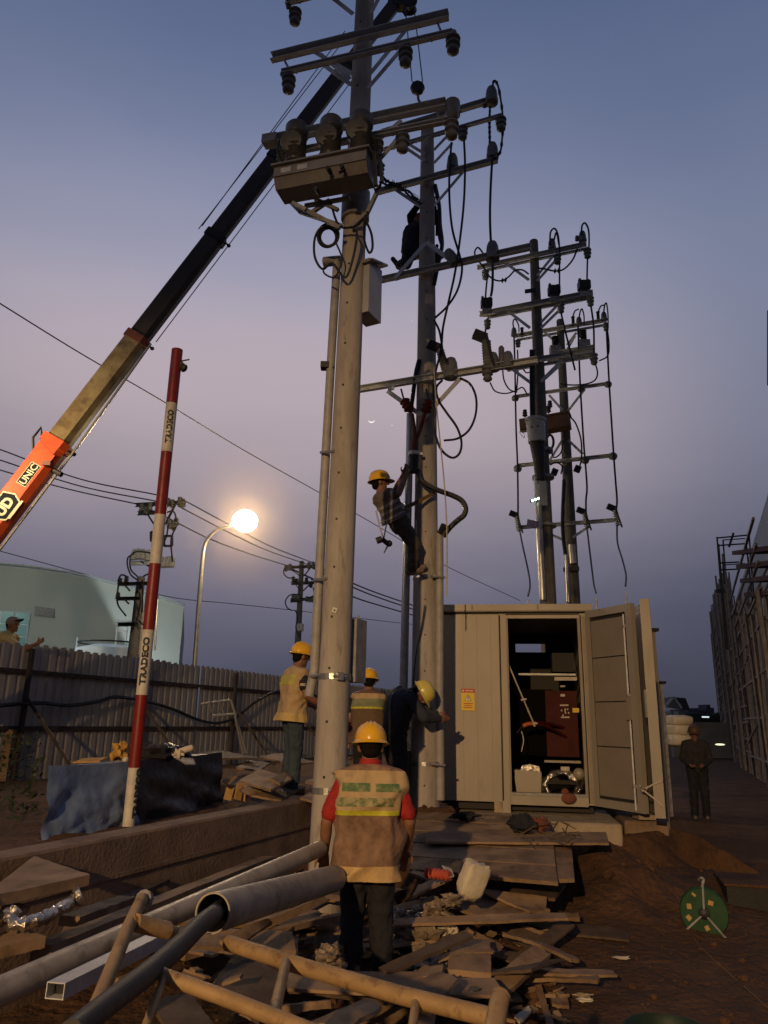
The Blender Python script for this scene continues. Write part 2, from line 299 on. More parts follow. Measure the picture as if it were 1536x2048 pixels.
# long concrete beam wall in the foreground
bt = thing('concrete_wall', tuple(B0), 'long low concrete wall with smooth flat top running along the pit', 'wall')
b = MB(); p0 = B0-BD*2.6; p1 = B0+BD*4.75; n = 60
for i in range(n+1):
    p = p0.lerp(p1, i/n); e = noise.noise(V((i*.7, 0, 0)))*.006
    b.v += [p+BN*(-.115+e), p+BN*(-.105+e)+V((0, 0, .835)), p+BN*(-.09+e)+V((0, 0, .85)), p+BN*.12+V((0, 0, .85)), p+BN*.12]
for i in range(n):
    for k in range(4): b.f.append((i*5+k, i*5+k+1, i*5+5+k+1, i*5+5+k))
b.f += [(0, 4, 3, 2, 1), tuple(n*5+k for k in range(5))]
obj('wall_body', b, M_concr, bt, 40)
b = MB(); q0 = p0-BN*.118; q1 = p1-BN*.118
b.bar(q0+V((0, 0, .60)), q1+V((0, 0, .60)), .012, .03); obj('form_line', b, M_concr, bt)

# ------------------------------------------------------------------ corrugated fence
F0 = V((-5.63, 11.19, 0)); FE = V((2.17, 30.65, 0)); FD = (FE-F0).normalized(); FN = V((-FD.y, FD.x, 0))
fz0, fz1 = .66, 2.70
fence = thing('corrugated_fence', tuple(F0), 'dark corrugated sheet fence running behind the workers', 'fence')
def sheet(s0, s1, zt):
    b = MB(); prof = []; s = s0; d = .018
    while s < s1-.01:
        prof += [(s, 0), (s+.10, 0), (s+.125, d), (s+.16, d)]; s += .185
    prof.append((min(s, s1), 0))
    for s, o in prof:
        p = F0+FD*s+FN*o; j = random.uniform(-.006, .006)
        b.v += [p+V((0, 0, fz0)), p+V((0, 0, zt+j-(.0 if o == 0 else .03)))]
    for i in range(len(prof)-1): b.f.append((2*i, 2*i+2, 2*i+3, 2*i+1))
    return b
s = -6.0; k = 0
while s < 24:
    k += 1; w = .185*6; gap = .07 if k in (6, 10) else 0
    obj('fence_sheet', sheet(s, s+w-gap, fz1+random.uniform(-.012, .012)), M_fence, fence); s += w
for z in (1.45, 2.28):
    obj('rail', MB().bar(F0-FD*6-FN*.03+V((0, 0, z)), F0+FD*24-FN*.03+V((0, 0, z)), .05, .06), M_frail, fence)
for s in (-5.0, -2.5, .55, 3.2, 6.3, 9.2, 12.2, 15.2, 18.2, 21.2):
    p = F0+FD*s-FN*.085
    obj('fence_post', MB().bar(p+V((0, 0, .5)), p+V((0, 0, 2.62)), .06, .06, FD), M_frail, fence)
    obj('brace', MB().bar(p-FN*.9+FD*.5+V((0, 0, .6)), p-FN*.02+V((0, 0, 1.9)), .045, .045), M_frail, fence)
# cable draped along the fence
pf = Plane((F0.x, F0.y), math.degrees(math.atan2(FD.y, FD.x))); pf.v = FN
c = MB().tube(spline([pf(x, y, -.16) for x, y in ((-60, 1418), (0, 1411), (80, 1406), (140, 1411), (200, 1402), (232, 1394), (290, 1402), (350, 1420), (390, 1437), (430, 1446), (470, 1436), (510, 1405), (545, 1385), (590, 1372))], 6), .03, 6)
tag(obj('draped_cable', c, M_black, smooth=60), 'thick dark cable draped along the inside of the fence', 'cable')

# ------------------------------------------------------------------ warehouse on the left
wh = thing('warehouse', (-14, 36, 0), 'pale green warehouse with curved roof line beyond the fence', 'building')
pw = Plane((-9.4, 35.5), 14)
outl = [(-420, 1090), (-250, 1105), (-100, 1120), (0, 1131), (60, 1137), (130, 1147), (180, 1157), (240, 1172), (300, 1190), (368, 1213)]
top = [pw(x, y) for x, y in outl]
b = MB(); n = len(top)
for p in top: b.v += [V((p.x, p.y, 0)), p]
for p in top: b.v += [V((p.x, p.y, 0))+pw.v*.3, p+pw.v*.3]
for i in range(n-1): b.f += [(2*i, 2*i+2, 2*i+3, 2*i+1), (2*(n+i), 2*(n+i)+1, 2*(n+i)+3, 2*(n+i)+2), (2*i+1, 2*i+3, 2*(n+i)+3, 2*(n+i)+1)]
b.f += [(0, 1, 2*n+1, 2*n), (2*n-2, 4*n-2, 4*n-1, 2*n-1)]
obj('gable_wall', b, M_bldg, wh)
b = MB()
for i in range(n-1):
    b.bar(top[i]-pw.v*.15+V((0, 0, .06)), top[i+1]-pw.v*.15+V((0, 0, .06)), .35, .07)
obj('roof_edge', b, M_bldr, wh)
b = MB(); e = top[-1]
b.add([V((e.x, e.y, 0)), e, e+pw.v*14+V((0, 0, -.2)), V((e.x, e.y, 0))+pw.v*14], [(0, 1, 2, 3)]); obj('side_wall', b, M_bldg, wh)
b = MB()
for i in range(7):
    for j in (0,):
        y = 1213+i*2.7; b.bar(pw(69, y, -.04), pw(109, y+5.5, -.04), .05, .05)
f = obj('louvre_vent', b, M_galvd, wh)
a_, c_ = pw(-30, 1232, -.05), pw(52, 1290, -.05)
wm = mat('lit_window_glass', (.05, .12, .13), None, .3, em=(.14, .34, .33), emis=.17, bump=0)
fr = obj('window', MB().bar(V((a_.x, a_.y, (a_.z+c_.z)/2)), V((c_.x, c_.y, (a_.z+c_.z)/2)), .06, 1.7), mat('window_frame_grey', (.5, .6, .6), None, .5), wh)
for k in range(3):
    q0 = V((a_.x, a_.y, 0)).lerp(V((c_.x, c_.y, 0)), k/3+.03)-pw.v*.05; q1 = V((a_.x, a_.y, 0)).lerp(V((c_.x, c_.y, 0)), (k+1)/3-.03)-pw.v*.05
    for z in (.0, .55, 1.1):
        zz = (a_.z+c_.z)/2-.78+z; obj('pane', MB().bar(q0+V((0, 0, zz+.25)), q1+V((0, 0, zz+.25)), .02, .5), wm, fr)
# unseen spot near the tank, cone shaped to draw the wall's diagonal shadow
Lp = V((-12.6, 31.2, 2.2)); Q1, Q2 = pw(146, 1156), pw(224, 1288); nrm_ = (Q1-Lp).cross(Q2-Lp).normalized()
if nrm_.x < 0: nrm_ = -nrm_
lamp('wall_shadow_edge_spot', 'SPOT', Lp, Lp+nrm_, 900, (.80, .92, 1.0), .04, 172, .06)
# white tank with pipes
tk = thing('white_tank', tuple(at(222, 1330, 31)), 'white round tank with thin handrail and pipes in front of warehouse', 'tank')
tp = at(222, 1291, 31); R_ = 1.35; mw = mat('tank_white', (.75, .78, .8), (.66, .7, .72), .4, scale=3)
M_wp = mat('white_pipe', (.75, .78, .8), None, .4)
obj('tank_body', MB().lathe([(R_, -3), (R_, -.25), (R_*.98, -.16), (R_*.55, 0), (.1, .06)], tp, seg=32), mw, tk, 40)
b = MB(); b.tube([tp+V((math.cos(a)*R_*.95, math.sin(a)*R_*.95, .08)) for a in [i*PI/12 for i in range(25)]], .035, 6); obj('rim_rail', b, M_blackm, tk)
for x, h in ((-1.2, .25), (.35, 1.0), (.75, 1.0), (1.05, .9), (1.3, 1.9), (1.75, 1.7)):
    obj('pipe', MB().tube([tp+V((x, -.5, -.4)), tp+V((x, -.5, h))], .035, 6), M_wp, tk)
for z, x0, x1 in ((.95, .3, .9), (.55, .3, 1.3), (1.2, .95, 1.35)):
    obj('crossbar', MB().tube([tp+V((x0, -.5, z)), tp+V((x1, -.5, z))], .025, 6), M_wp, tk)

# ------------------------------------------------------------------ right side: house, far wall, shed, timber scaffold
def flatbox(x0, x1, yt, yb, Y, d, m, name, parent=None, zb=None):
    A = at(x0, yt, Y); C = at(x1, yb, Y); z0 = C.z if zb is None else zb
    return obj(name, MB().box(((A.x+C.x)/2, Y+d/2, (A.z+z0)/2), (abs(C.x-A.x), d, A.z-z0)), m, parent)
M_hw = mat('house_wall', (.24, .25, .24), (.2, .2, .2), .8, scale=2); M_hr = mat('house_roof', (.06, .055, .06), (.04, .04, .045), .7, scale=3)
M_trim = mat('house_trim', (.5, .5, .46), None, .6)
hs = thing('house', tuple(at(1352, 1440, 70)), 'small house with dark gable roof far behind the site', 'house')
A = at(1332, 1424, 70); C = at(1376, 1424, 70)
obj('wall', MB().box(((A.x+C.x)/2, 72, A.z/2), (C.x-A.x, 4, A.z)), M_hw, hs)
ap = at(1346, 1396, 69.8); l_ = at(1332, 1414, 69.8); r_ = at(1362, 1419, 69.8)
obj('gable', MB().poly([l_, ap, r_], -.3), M_hw, hs)
obj('roof', MB().add([l_+V((0, .4, .05)), ap+V((0, .4, .1)), at(1371, 1396, 70.2), at(1381, 1421, 70.2), r_+V((0, .4, 0)), ap+V((0, 6, .1)), at(1371, 1397, 76)], [(0, 1, 5), (1, 2, 6, 5), (1, 2, 3, 4)]), M_hr, hs)
for q0, q1 in ((l_, ap), (ap, r_)): obj('barge_board', MB().bar(q0+V((0, -.2, .1)), q1+V((0, -.2, .1)), .1, .18), M_trim, hs)
for x in (1338, 1352): obj('window', MB().box(at(x, 1428, 69.9), (.45, .1, .5)), M_trim, hs)
fb = thing('apartment_block', tuple(at(1415, 1443, 150)), 'dim flat roofed block on the skyline beyond the wall', 'building')
for x0, x1, yt in ((1378, 1402, 1418), (1404, 1412, 1420), (1412, 1431, 1415)): flatbox(x0, x1, yt, 1447, 150, 10, mat('far_block', (.07, .075, .095), None, .9, bump=0), 'block_wall', fb)
flatbox(1413, 1421, 1409, 1416, 150, 4, MC['far_block'], 'roof_tank', fb)
fw = thing('boundary_wall', tuple(at(1420, 1470, 45)), 'low grey boundary wall at the far end of the lane', 'wall')
A = at(1340, 1443, 45); C = at(1560, 1446, 45)
obj('wall_body', MB().box(((A.x+C.x)/2, 45, (A.z)/2), (C.x-A.x, .25, A.z)), mat('far_wall', (.25, .25, .24), (.19, .19, .18), .85, scale=2), fw)
hd = MB(); random.seed(5)
for i in range(160):
    p = at(random.uniform(1372, 1450), random.uniform(1436, 1446), 60); hd.ball(p, random.uniform(.25, .5), 6, 4)
tag(obj('hedge', hd, mat('hedge_dark', (.03, .04, .03), (.02, .03, .02), .9, scale=4)), 'dark line of bushes above the far boundary wall', kind='stuff')
tag(obj('floodlight_patch_lamp', MB().box(at(1411, 1434, 58), (.5, .1, .10)), mat('lamp_cool_lit', (1, 1, 1), None, .5, em=(.8, .95, 1), emis=.9, bump=0)), 'tiny bright lamp over the far boundary wall', 'lamp')
# pale sacks stacked
for k, (x0, x1, yt, yb) in enumerate(((1334, 1377, 1431, 1451), (1335, 1377, 1449, 1470), (1336, 1374, 1467, 1492))):
    A = at(x0, yt, 17); C = at(x1, yb, 17); c = (A+C)/2; M = Matrix.Diagonal(((C.x-A.x)/2, .45, (A.z-C.z)/2*1.12))
    b = MB().ball((0, 0, 0), 1, 20, 14); vs = []
    for v in b.v:
        q = V([math.copysign(abs(t)**.55, t) for t in v]); q *= 1+.07*noise.noise(q*3+V((k*5, 0, 0))); vs.append(c+M@q)
    tag(obj('cloth_bundle', MB().add(vs, b.f), M_sack, smooth=60), ['topmost of three pale bundles stacked behind the cabinet', 'middle pale bundle of the stack behind the cabinet', 'lowest pale bundle of the stack behind the cabinet'][k], 'bundle', 'pale bundles stacked behind the cabinet')
# shed wall and roof behind the timber
sh = thing('shed_building', tuple(at(1500, 1500, 30)), 'pale walled building behind the timber scaffolding', 'building')
Wn, Wf = az(1900, 1690, 0.0), az(1452, 1479, 0.0)
M_sh = mat('shed_wall', (.55, .56, .52), (.46, .48, .45), .7, scale=1)
Wf = Wf.normalized()*Wf.length; u = (Wn-Wf); u.z = 0
zt = at(1437, 1318, Wf.y).z
obj('wall', MB().add([Wf, Wn, V((Wn.x, Wn.y, zt*.9)), V((Wf.x, Wf.y, zt)), Wf+V((12, 0, 0)), V((Wf.x+12, Wf.y, zt))], [(0, 1, 2, 3), (4, 0, 3, 5)]), M_sh, sh)
tag(obj('sign_board', MB().poly([at(1534, 622, 14), at(1560, 600, 14), at(1560, 790, 14), at(1534, 770, 14)], .1), M_blackm), 'dark board edge high at the right border of the view', 'board')
tag(obj('floor_lamp_light', MB().ball(at(1440, 1489, 24), .11, 10, 6, Matrix.Diagonal((1.4, 1, .25))), mat('lamp_yellow_lit', (1, 1, 1), None, .5, em=(1, .95, .6), emis=1.2, bump=0)), 'small bright lamp lying on the ground near the scaffold', 'lamp')
# timber scaffold
sc = thing('timber_scaffold', tuple(az(1490, 1540, 0)), 'dense dark timber formwork scaffold along the right side', 'scaffold')
random.seed(11)
Sn, Sf = az(1560, 1590, 0), az(1446, 1500, 0)
def sct(t): return Sf.lerp(Sn, t)
def topy(x): return 1235 if x < 1446 else (1205 if x < 1452 else (1175 if x < 1462 else (1140 if x < 1475 else (1108 if x < 1500 else 1190-(x-1500)*.2))))
cnt = 0
for row in range(4):
    for i in range(70):
        t = (i+random.random()*.8)/66; p = sct(t)+V((row*.9+random.uniform(-.1, .1), random.uniform(-.2, .2), 0))
        px = 1446+(1560-1446)*((t*Sf.y)/(t*Sf.y+(1-t)*Sn.y)) if False else None
        # top height from the outline
        c0 = RM.transposed()@(p-V((0, 0, CZ))); X = 768+FPX*c0.x/-c0.z
        tz = at(X, topy(X)+random.uniform(0, 70)+row*22, p.y).z
        q = V((p.x+random.uniform(-.12, .12), p.y+random.uniform(-.15, .15), tz))
        obj('scaffold_timber', MB().bar(p-V((0, 0, .1)), q, .05+random.random()*.07, .05+random.random()*.05), M_bamb, sc)
for z in [.7+.62*i for i in range(13)]:
    for row in (0, 1):
        for t0 in (0, .25, .5, .75):
            if random.random() < .2: continue
            a0, a1 = sct(t0), sct(t0+.3); c0 = RM.transposed()@(a0+V((0, 0, z))-V((0, 0, CZ))); X = 768+FPX*c0.x/-c0.z; Yp = 1024-FPX*c0.y/-c0.z
            if Yp < topy(X)+25: continue
            obj('ledger', MB().bar(a0+V((row*.9-.06, 0, z+random.uniform(-.1, .1))), a1+V((row*.9-.06, 0, z+random.uniform(-.1, .1))), .06, .07), M_bamb, sc)
for k in range(16):
    t = random.uniform(0, .7); a0 = sct(t); z = random.uniform(.3, 3.5)
    obj('diagonal_timber', MB().bar(a0+V((-.08, 0, z)), sct(t+.22)+V((-.08, 0, z+random.uniform(.8, 1.8))), .05, .05), M_bamb, sc)
for k in range(4):
    a0 = at(1500+k*9, 1105+k*28, 22-k*.5); a1 = at(1600, 1092+k*30, 17)
    obj('platform_board', MB().bar(a0, a1, 1.0, .12), mat('red_brown_board', (.075, .03, .022), (.05, .025, .02), .8, scale=4), sc)
st = thing('tube_scaffold_tower', tuple(az(1462, 1500, 0)), 'slender metal tube scaffold tower rising above the timber', 'scaffold')
Y = 27
def tb(name, x0, y0, x1, y1, r=.028, dy=0): obj(name, MB().tube([at(x0, y0, Y+dy), at(x1, y1, Y+dy)], r, 6), M_blackm, st)
for dx, dy in ((0, 0), (3, -9)):
    tb('standard', 1434+dx, 1074-dy if dx == 0 else 1088, 1452+dx, 1300, .03, -.8*(dx > 0)); tb('standard', 1498-dx*2, 1068+dx*5, 1516, 1300, .03, -.8*(dx > 0))
for y0, y1, x0, x1 in ((1076, 1070, 1434, 1498), (1091, 1087, 1436, 1496), (1126, 1124, 1440, 1478), (1140, 1138, 1441, 1480)): tb('ledger', x0, y0, x1, y1)
for y in (1080, 1130): tb('inner_bar', 1446, y, 1449, y+38); tb('inner_bar', 1446, y, 1490, y-3, .02)
tb('diagonal', 1458, 1094, 1467, 1066, .04); tb('stub', 1432, 1180, 1450, 1180); tb('stub', 1432, 1184, 1450, 1184)

# ------------------------------------------------------------------ moon and stars: far beyond everything
mm = mat('moon_glow', (1, 1, 1), None, .5, em=(1, .93, .85), emis=1.05, bump=0)
D = 2400; ce = ray(743, 838).normalized()*D; rt = (RM@V((1, 0, 0))); up = (RM@V((0, 1, 0))); rr = D*7.0/FPX*.97
pts = []
for i in range(17):
    a = PI+PI*i/16+math.radians(8); pts.append(ce+(rt*math.cos(a)+up*math.sin(a))*rr)
for i in range(15, 0, -1):
    a = PI+PI*i/16+math.radians(8); pts.append(ce+(rt*math.cos(a)+up*(math.sin(a)*.66-.0))*rr*.98)
tag(obj('crescent_moon', MB().add(pts, [(i, i+1, 32-i-1, 32-i) if i > 0 else (0, 1, 31) for i in range(15)]+[(15, 16, 17)]), mm), 'thin bright crescent moon lying on its back', 'moon')
ms = mat('planet_glow', (1, 1, 1), None, .5, em=(1, .95, .9), emis=.75, bump=0)
tag(obj('bright_planet', MB().ball(ray(784, 850).normalized()*D, D*1.1/FPX, 6, 4), ms), 'tiny star like planet just right of the moon', 'planet')
tag(obj('faint_star', MB().ball(ray(824, 641).normalized()*D, D*.8/FPX, 6, 4), ms), 'faint star high between the two tall poles', 'star')
# ================================================================== POLES AND LINES
def shaft(name, p, z0, z1, r0, r1, m, parent, dome=True, seg=28):
    pr = [(r0+(r1-r0)*i/14, (z1-z0)*i/14) for i in range(15)]
    if dome: pr += [(r1*.93, z1-z0+.03), (r1*.6, z1-z0+.055), (.01, z1-z0+.06)]
    return obj(name, MB().lathe(pr, (p[0], p[1], z0), seg=seg), m, parent, 35)
def holes(parent, p, z0, z1, r0, r1, ang=-PI/2, step=.43, n0=0):
    b = MB(); z = z0+.35
    while z < z1-.2:
        r = r0+(r1-r0)*(z-z0)/(z1-z0)
        for a in (ang, ang+PI): d = V((math.cos(a), math.sin(a), 0)); c = V((p[0], p[1], z)); b.tube([c+d*(r-.01), c+d*(r+.0025)], .0115, 8)
        z += step
    return tag(obj('bolt_hole', b, M_blackm, parent), kind='stuff')
def band(parent, p, z, r, h=.045, name='steel_band', bolt=-1.2):
    b = MB().lathe([(r, -h/2), (r+.006, -h/2), (r+.006, h/2), (r, h/2)], (p[0], p[1], z), seg=24)
    for a in (bolt, bolt+PI):
        d = V((math.cos(a), math.sin(a), 0)); c = V((p[0], p[1], z))+d*(r+.02); b.box(c, (.035, .05, h*1.3), Matrix.Rotation(a, 3, 'Z')); b.tube([c+V((-d.y, d.x, 0))*-.06, c+V((-d.y, d.x, 0))*.06], .009, 6)
    return obj(name, b, M_pipe, parent)
def chan(b, p, q, w, h, pl):            # angle/channel iron: web + two flanges
    v = pl.v; b.bar(p, q, .008, h); b.bar(p-v*(w/2+.004)+V((0, 0, h/2-.005)), q-v*(w/2+.004)+V((0, 0, h/2-.005)), w, .008); b.bar(p-v*(w/2+.004)-V((0, 0, h/2-.005)), q-v*(w/2+.004)-V((0, 0, h/2-.005)), w, .008)
    n = max(2, int((q-p).length/.35))
    for i in range(n):
        c = p.lerp(q, (i+.4)/n); b.tube([c-v*.02, c+v*.03], .011, 6)
    return b
def arm(pl, parent, a, c, h=.09, w=.05, off=-.17, m=None, name='crossarm', z=None):
    P, Q = pl(*a, off), pl(*c, off); zz = (P.z+Q.z)/2 if z is None else z
    P.z = Q.z = zz
    return obj(name, chan(MB(), P, Q, w, h, pl), m or M_galv, parent), P, Q
def brace(pl, parent, a, c, off=-.13, t=.045):
    P, Q = pl(*a, off-.03), pl(*c, off+.02)
    return obj('brace', MB().bar(P, Q, .008, t, pl.v.cross(Q-P)), M_galv, parent)
INS = [(.018, -.02), (.03, 0), (.062, .02), (.064, .035), (.045, .05), (.045, .065), (.060, .08), (.062, .095), (.042, .11), (.042, .125), (.052, .14), (.05, .16), (.03, .175), (.012, .18)]
DOM = [(.03, 0), (.075, .02), (.078, .07), (.066, .10), (.070, .12), (.062, .19), (.045, .235), (.02, .25)]
def ins(parent, c, ax, s=1.0, prof=INS, m=None, name='insulator', seg=12):
    return obj(name, MB().lathe([(r*s, z*s) for r, z in prof], c, ax, seg), m or M_porc, parent, 50)
DN, UP = V((0, 0, -1)), V((0, 0, 1))
def pins(pl, parent, x, y, up, s=1.0, off=-.17, prof=None, m=None, ax=None):    # insulator whose middle shows at pixel x,y
    c = pl(x, y, off); a = ax or (UP if up else DN); pf_ = prof or (DOM if up else INS)
    return ins(parent, c-a*.1*s, a, s, pf_, m)
def cab(name, pl, pts, r, label=None, off=-.17, parent=None, m=None, cat='cable', n=6, group=None):
    P = [pl(x, y, off if len(q) == 0 else q[0]) for x, y, *q in pts]
    o = obj(name, MB().tube(spline(P, n), r, 6), m or M_black, parent, 60)
    if label: tag(o, label, cat, group)
    return o
def knobby(pl, parent, pts, r, off=-.17):            # twisted connector wire
    P = spline([pl(x, y, off) for x, y in pts], 10)
    return obj('jumper_wire', MB().tube(P, lambda t: r*(1+.6*max(0, math.sin(t*60))), 6), M_black, parent)
# ---------------- main pole
zb = 0
pm = thing('utility_pole', (-.43, 6.5, 0), 'nearest big round concrete pole with recloser frame, in front of the left worker', 'utility pole', 'concrete utility poles of the line')
MB0, MT0 = at(656, 1640, 6.5), at(720, 220, 6.5); MAX_ = (MT0-MB0).normalized()
def cM(z): return MB0+MAX_*((z-MB0.z)/MAX_.z)
def rM(z): return .142+(.092-.142)*(z+.1)/11.9
pr__ = [(rM(-.1+11.9*i/16), 11.9*i/16) for i in range(17)]
obj('pole_shaft', MB().lathe(pr__, cM(-.1), MAX_, 30), M_conc, pm, 35)
b = MB(); z = .35
while z < 11.2:
    for a_ in (-1.86, -1.86+PI): d = V((math.cos(a_), math.sin(a_), 0)); c = cM(z); b.tube([c+d*(rM(z)-.01), c+d*(rM(z)+.003)], .0115, 8)
    z += .43
tag(obj('bolt_hole', b, M_blackm, pm), kind='stuff')
for y in (1352, 1583):
    z = at(655, y, 6.37).z; band(pm, cM(z), z, rM(z), .05)
z = at(661, 1219, 6.33).z
d = V((math.sin(-.12), -math.cos(-.12), 0)); c = cM(z)+d*(rM(z)+.004)
Mr = Matrix.Rotation(-.12, 3, 'Z') @ Matrix.Rotation(.35, 3, 'Y')
obj('number_plate', MB().box(c, (.042, .006, .042), Mr), M_white, pm); obj('plate_bolt', MB().tube([c-d*.002, c+d*.009], .008, 8), M_blackm, pm)
PM = Plane((-.43, 6.5), -16.5)
# sleeve collar under the recloser
z0, z1 = PM(705, 440).z, PM(705, 383).z
obj('collar', MB().lathe([(rM(z0)+.01, 0), (rM(z0)+.028, .01), (rM(z1)+.03, z1-z0-.01), (rM(z1)+.01, z1-z0)], cM(z0), MAX_, seg=28), M_galvd, pm, 40)
# topmost arm, mostly above the frame
a1, P, Q = arm(PM, pm, (573, 8), (905, -77), .055, .045, -.2); pins(PM, a1, 590, 36, False, 1.15, -.2); pins(PM, a1, 577, 12, False, .5, -.2)
a0, P, Q = arm(PM, pm, (560, -40), (900, -125), .095, .055, .16)
for a, c in (((645, -20), (706, 28)), ((770, -28), (742, 26)), ((790, -50), (740, 5))): brace(PM, pm, a, c)
# second arm: heavy and thin pair
a2, P, Q = arm(PM, pm, (545, 118), (898, 36), .10, .06, -.14); a2b, P, Q = arm(PM, pm, (565, 150), (906, 66), .055, .045, -.26)
for x, y in ((577, 171), (906, 92), (811, 117)): pins(PM, a2b, x, y, False, 1.2, -.26)
for x, y in ((568, 148), (906, 68)): obj('end_clamp', MB().ball(PM(x, y, -.26), .045, 8, 6), M_galvd, a2b)
for (x, y), (X, Y_) in (((570, 123), (580, 141)), ((876, 48), (884, 68))): obj('tie_rod', MB().tube([PM(x, y, -.14), PM(X, Y_, -.26)], .012, 6), M_galvd, a2b)
for a, c in (((631, 105), (705, 148)), ((642, 126), (703, 170)), ((810, 62), (738, 150)), ((805, 96), (736, 176)), ((640, 108), (700, 158))): brace(PM, pm, a, c)
# third arm behind the bushings
a3, P, Q = arm(PM, pm, (530, 285), (893, 213), .10, .06, -.13); a3b, P, Q = arm(PM, pm, (560, 312), (898, 244), .055, .045, -.22)
for x, y in ((903, 262), (805, 289), (753, 300)): pins(PM, a3b, x, y, False, 1.15, -.22)
pins(PM, a3, 905, 218, False, 1.0, -.13, DOM)
for a, c in (((803, 240), (744, 292)), ((803, 268), (750, 330)), ((640, 305), (700, 350))): brace(PM, pm, a, c)
obj('tie_rod', MB().tube([PM(874, 224, -.13), PM(882, 250, -.22)], .012, 6), M_galvd, a3)
obj('arm_end_box', MB().bar(PM(528, 284, -.16), PM(556, 279, -.16), .12, .10), M_galvd, a3)
# lower gantry of angle iron carrying the recloser
for a, c, o1 in (((585, 406), (612, 420), -.5), ((612, 420), (680, 456), -.3), ((575, 398), (600, 424), -.1), ((600, 424), (684, 452), -.05), ((760, 372), (735, 425), -.3), ((735, 425), (702, 455), -.15), ((610, 412), (700, 396), -.2), ((660, 400), (625, 424), -.2), ((630, 398), (676, 420), -.2)):
    obj('gantry_bar', MB().bar(PM(*a, o1), PM(*c, o1), .035, .035), M_galvd, pm)
# recloser with three bushings
rc = thing('recloser', tuple(PM(655, 400, -.42)), 'rusty grey recloser tank with three dark bushings on the nearest pole', 'recloser')
A, Bq = PM(562, 370, -.42), PM(743, 351, -.42); A.z = Bq.z = (A.z+Bq.z)/2; mid = (A+Bq)/2; ln = (Bq-A).length
M_rc = mat('recloser_paint', (.27, .26, .25), (.19, .182, .17), .5, .1, scale=4, bump=.1, c3=(.17, .10, .06), s3=4, t3=(.58, .75))
u, v = PM.u, PM.v; b = MB(); prof = [(-.15, .13), (.15, .13), (.17, .10), (.17, -.0), (.11, -.10), (-.11, -.10), (-.17, -.0), (-.17, .10)]
for e in (A, Bq): b.v += [e+v*x+V((0, 0, z)) for x, z in prof]
b.f = [(i, (i+1) % 8, 8+(i+1) % 8, 8+i) for i in range(8)]+[tuple(range(7, -1, -1)), tuple(range(8, 16))]
obj('tank_body', b, M_rc, rc)
b = MB(); b.bar(A+V((0, 0, .135))-u*.03, Bq+V((0, 0, .135))+u*.03, .38, .02); b.bar(A+V((0, 0, .01))-v*.173, Bq+V((0, 0, .01))-v*.173, .015, .03); obj('lid_flange', b, M_rc, rc)
for t, dz in ((.08, .0), (.26, .02)): obj('name_plate', MB().bar(A.lerp(Bq, t)-v*.174+V((0, 0, .05)), A.lerp(Bq, t+.11)-v*.174+V((0, 0, .05)), .006, .06), M_galv, rc)
for x, y in ((659, 342), (686, 338), (635, 383)):
    c = PM(x, y, -.615); obj('handle', MB().tube([c+v*.03, c-v*.05], .022, 8), M_blackm, rc)
c = PM(678, 346, -.63); obj('lever', MB().bar(c, PM(690, 337, -.63), .02, .02), M_blackm, rc)
BSH = [(.085, 0), (.11, .01)]+[q for i in range(7) for q in ((.118, .03+i*.045), (.096, .05+i*.045))]+[(.125, .345), (.132, .36), (.132, .46), (.11, .49), (.05, .50)]
for x, y, yt in ((590, 330, 262), (660, 320, 250), (721, 312, 238)):
    c = PM(x, y, -.42); obj('bushing', MB().lathe([(r*.88, z*.96) for r, z in BSH], c, UP, 22), M_bush, rc, 40)
    c2 = PM(x-5, yt+15, -.50); f = obj('bushing_cap', MB().lathe([(.105, 0), (.112, .01), (.112, .10), (.104, .115), (.05, .12)], c2+V((0, .1, 0)), V((-.12, -1, -.25)), 22), M_bush, rc, 40)
for x, y in ((562, 322), (565, 335), (745, 300), (752, 330), (757, 350)): obj('fin_insulator', MB().lathe([(.03, 0), (.055, .02), (.03, .04), (.055, .06), (.03, .08), (.055, .1), (.03, .12)], PM(x, y, -.3), V((.1, -.2, 1)), 10), M_porc, rc)
for pts in (((748, 300), (764, 330), (760, 372), (748, 380)), ((728, 262), (752, 290), (748, 330)), ((592, 262), (565, 272), (556, 300), (566, 330))):
    obj('jumper_cable', MB().tube(spline([PM(x, y, -.35) for x, y in pts], 6), .014, 6), M_black, rc)
b = MB()
for q in ((748, 305, 752, 372), (760, 318, 764, 365)): b.bar(PM(q[0], q[1], -.5), PM(q[2], q[3], -.5), .03, .03)
obj('side_frame', b, M_blackm, rc)
# conduits and boxes on the main pole
cd1 = thing('conduit_pipe', tuple(PM(628, 1390, -.02)), 'grey cable conduit strapped to the left side of the nearest pole', 'pipe')
obj('pipe_body', MB().tube([PM(618, 1392, .02), PM(629, 1340, .02), PM(641, 1100, .02), PM(661, 740, .02), PM(674, 525, .02)], .042, 14), M_pvc, cd1, 40)
obj('pipe_cap', MB().tube([PM(648, 524, .02), PM(680, 521, .02)], .05, 12), M_galvd, cd1, 40)
for y, x in ((1352, 632), (1160, 640), (905, 653)): obj('strap', MB().tube([PM(x-12, y, -.045), PM(x+16, y-3, -.1)], .014, 6), M_pipe, cd1)
tag(obj('pole_spotlight', MB().box(PM(650, 732, 0), (.08, .09, .06)).tube([PM(655, 733, 0), PM(668, 735, 0)], .012, 6), M_blackm), 'small dark fixture sticking out left of the nearest pole', 'lamp')
bx = thing('control_box', tuple(PM(736, 623, .2)), 'pale grey control box hung on the right side of the nearest pole, below recloser', 'electrical box')
T, Bt = PM(739, 545, .10), PM(738, 622, .10); h = T.z-Bt.z; cc = (T+Bt)/2
M_box = mat('box_grey', (.40, .40, .40), (.33, .33, .33), .45, .1, scale=5, bump=.05, c3=(.2, .17, .14), s3=5, t3=(.6, .8))
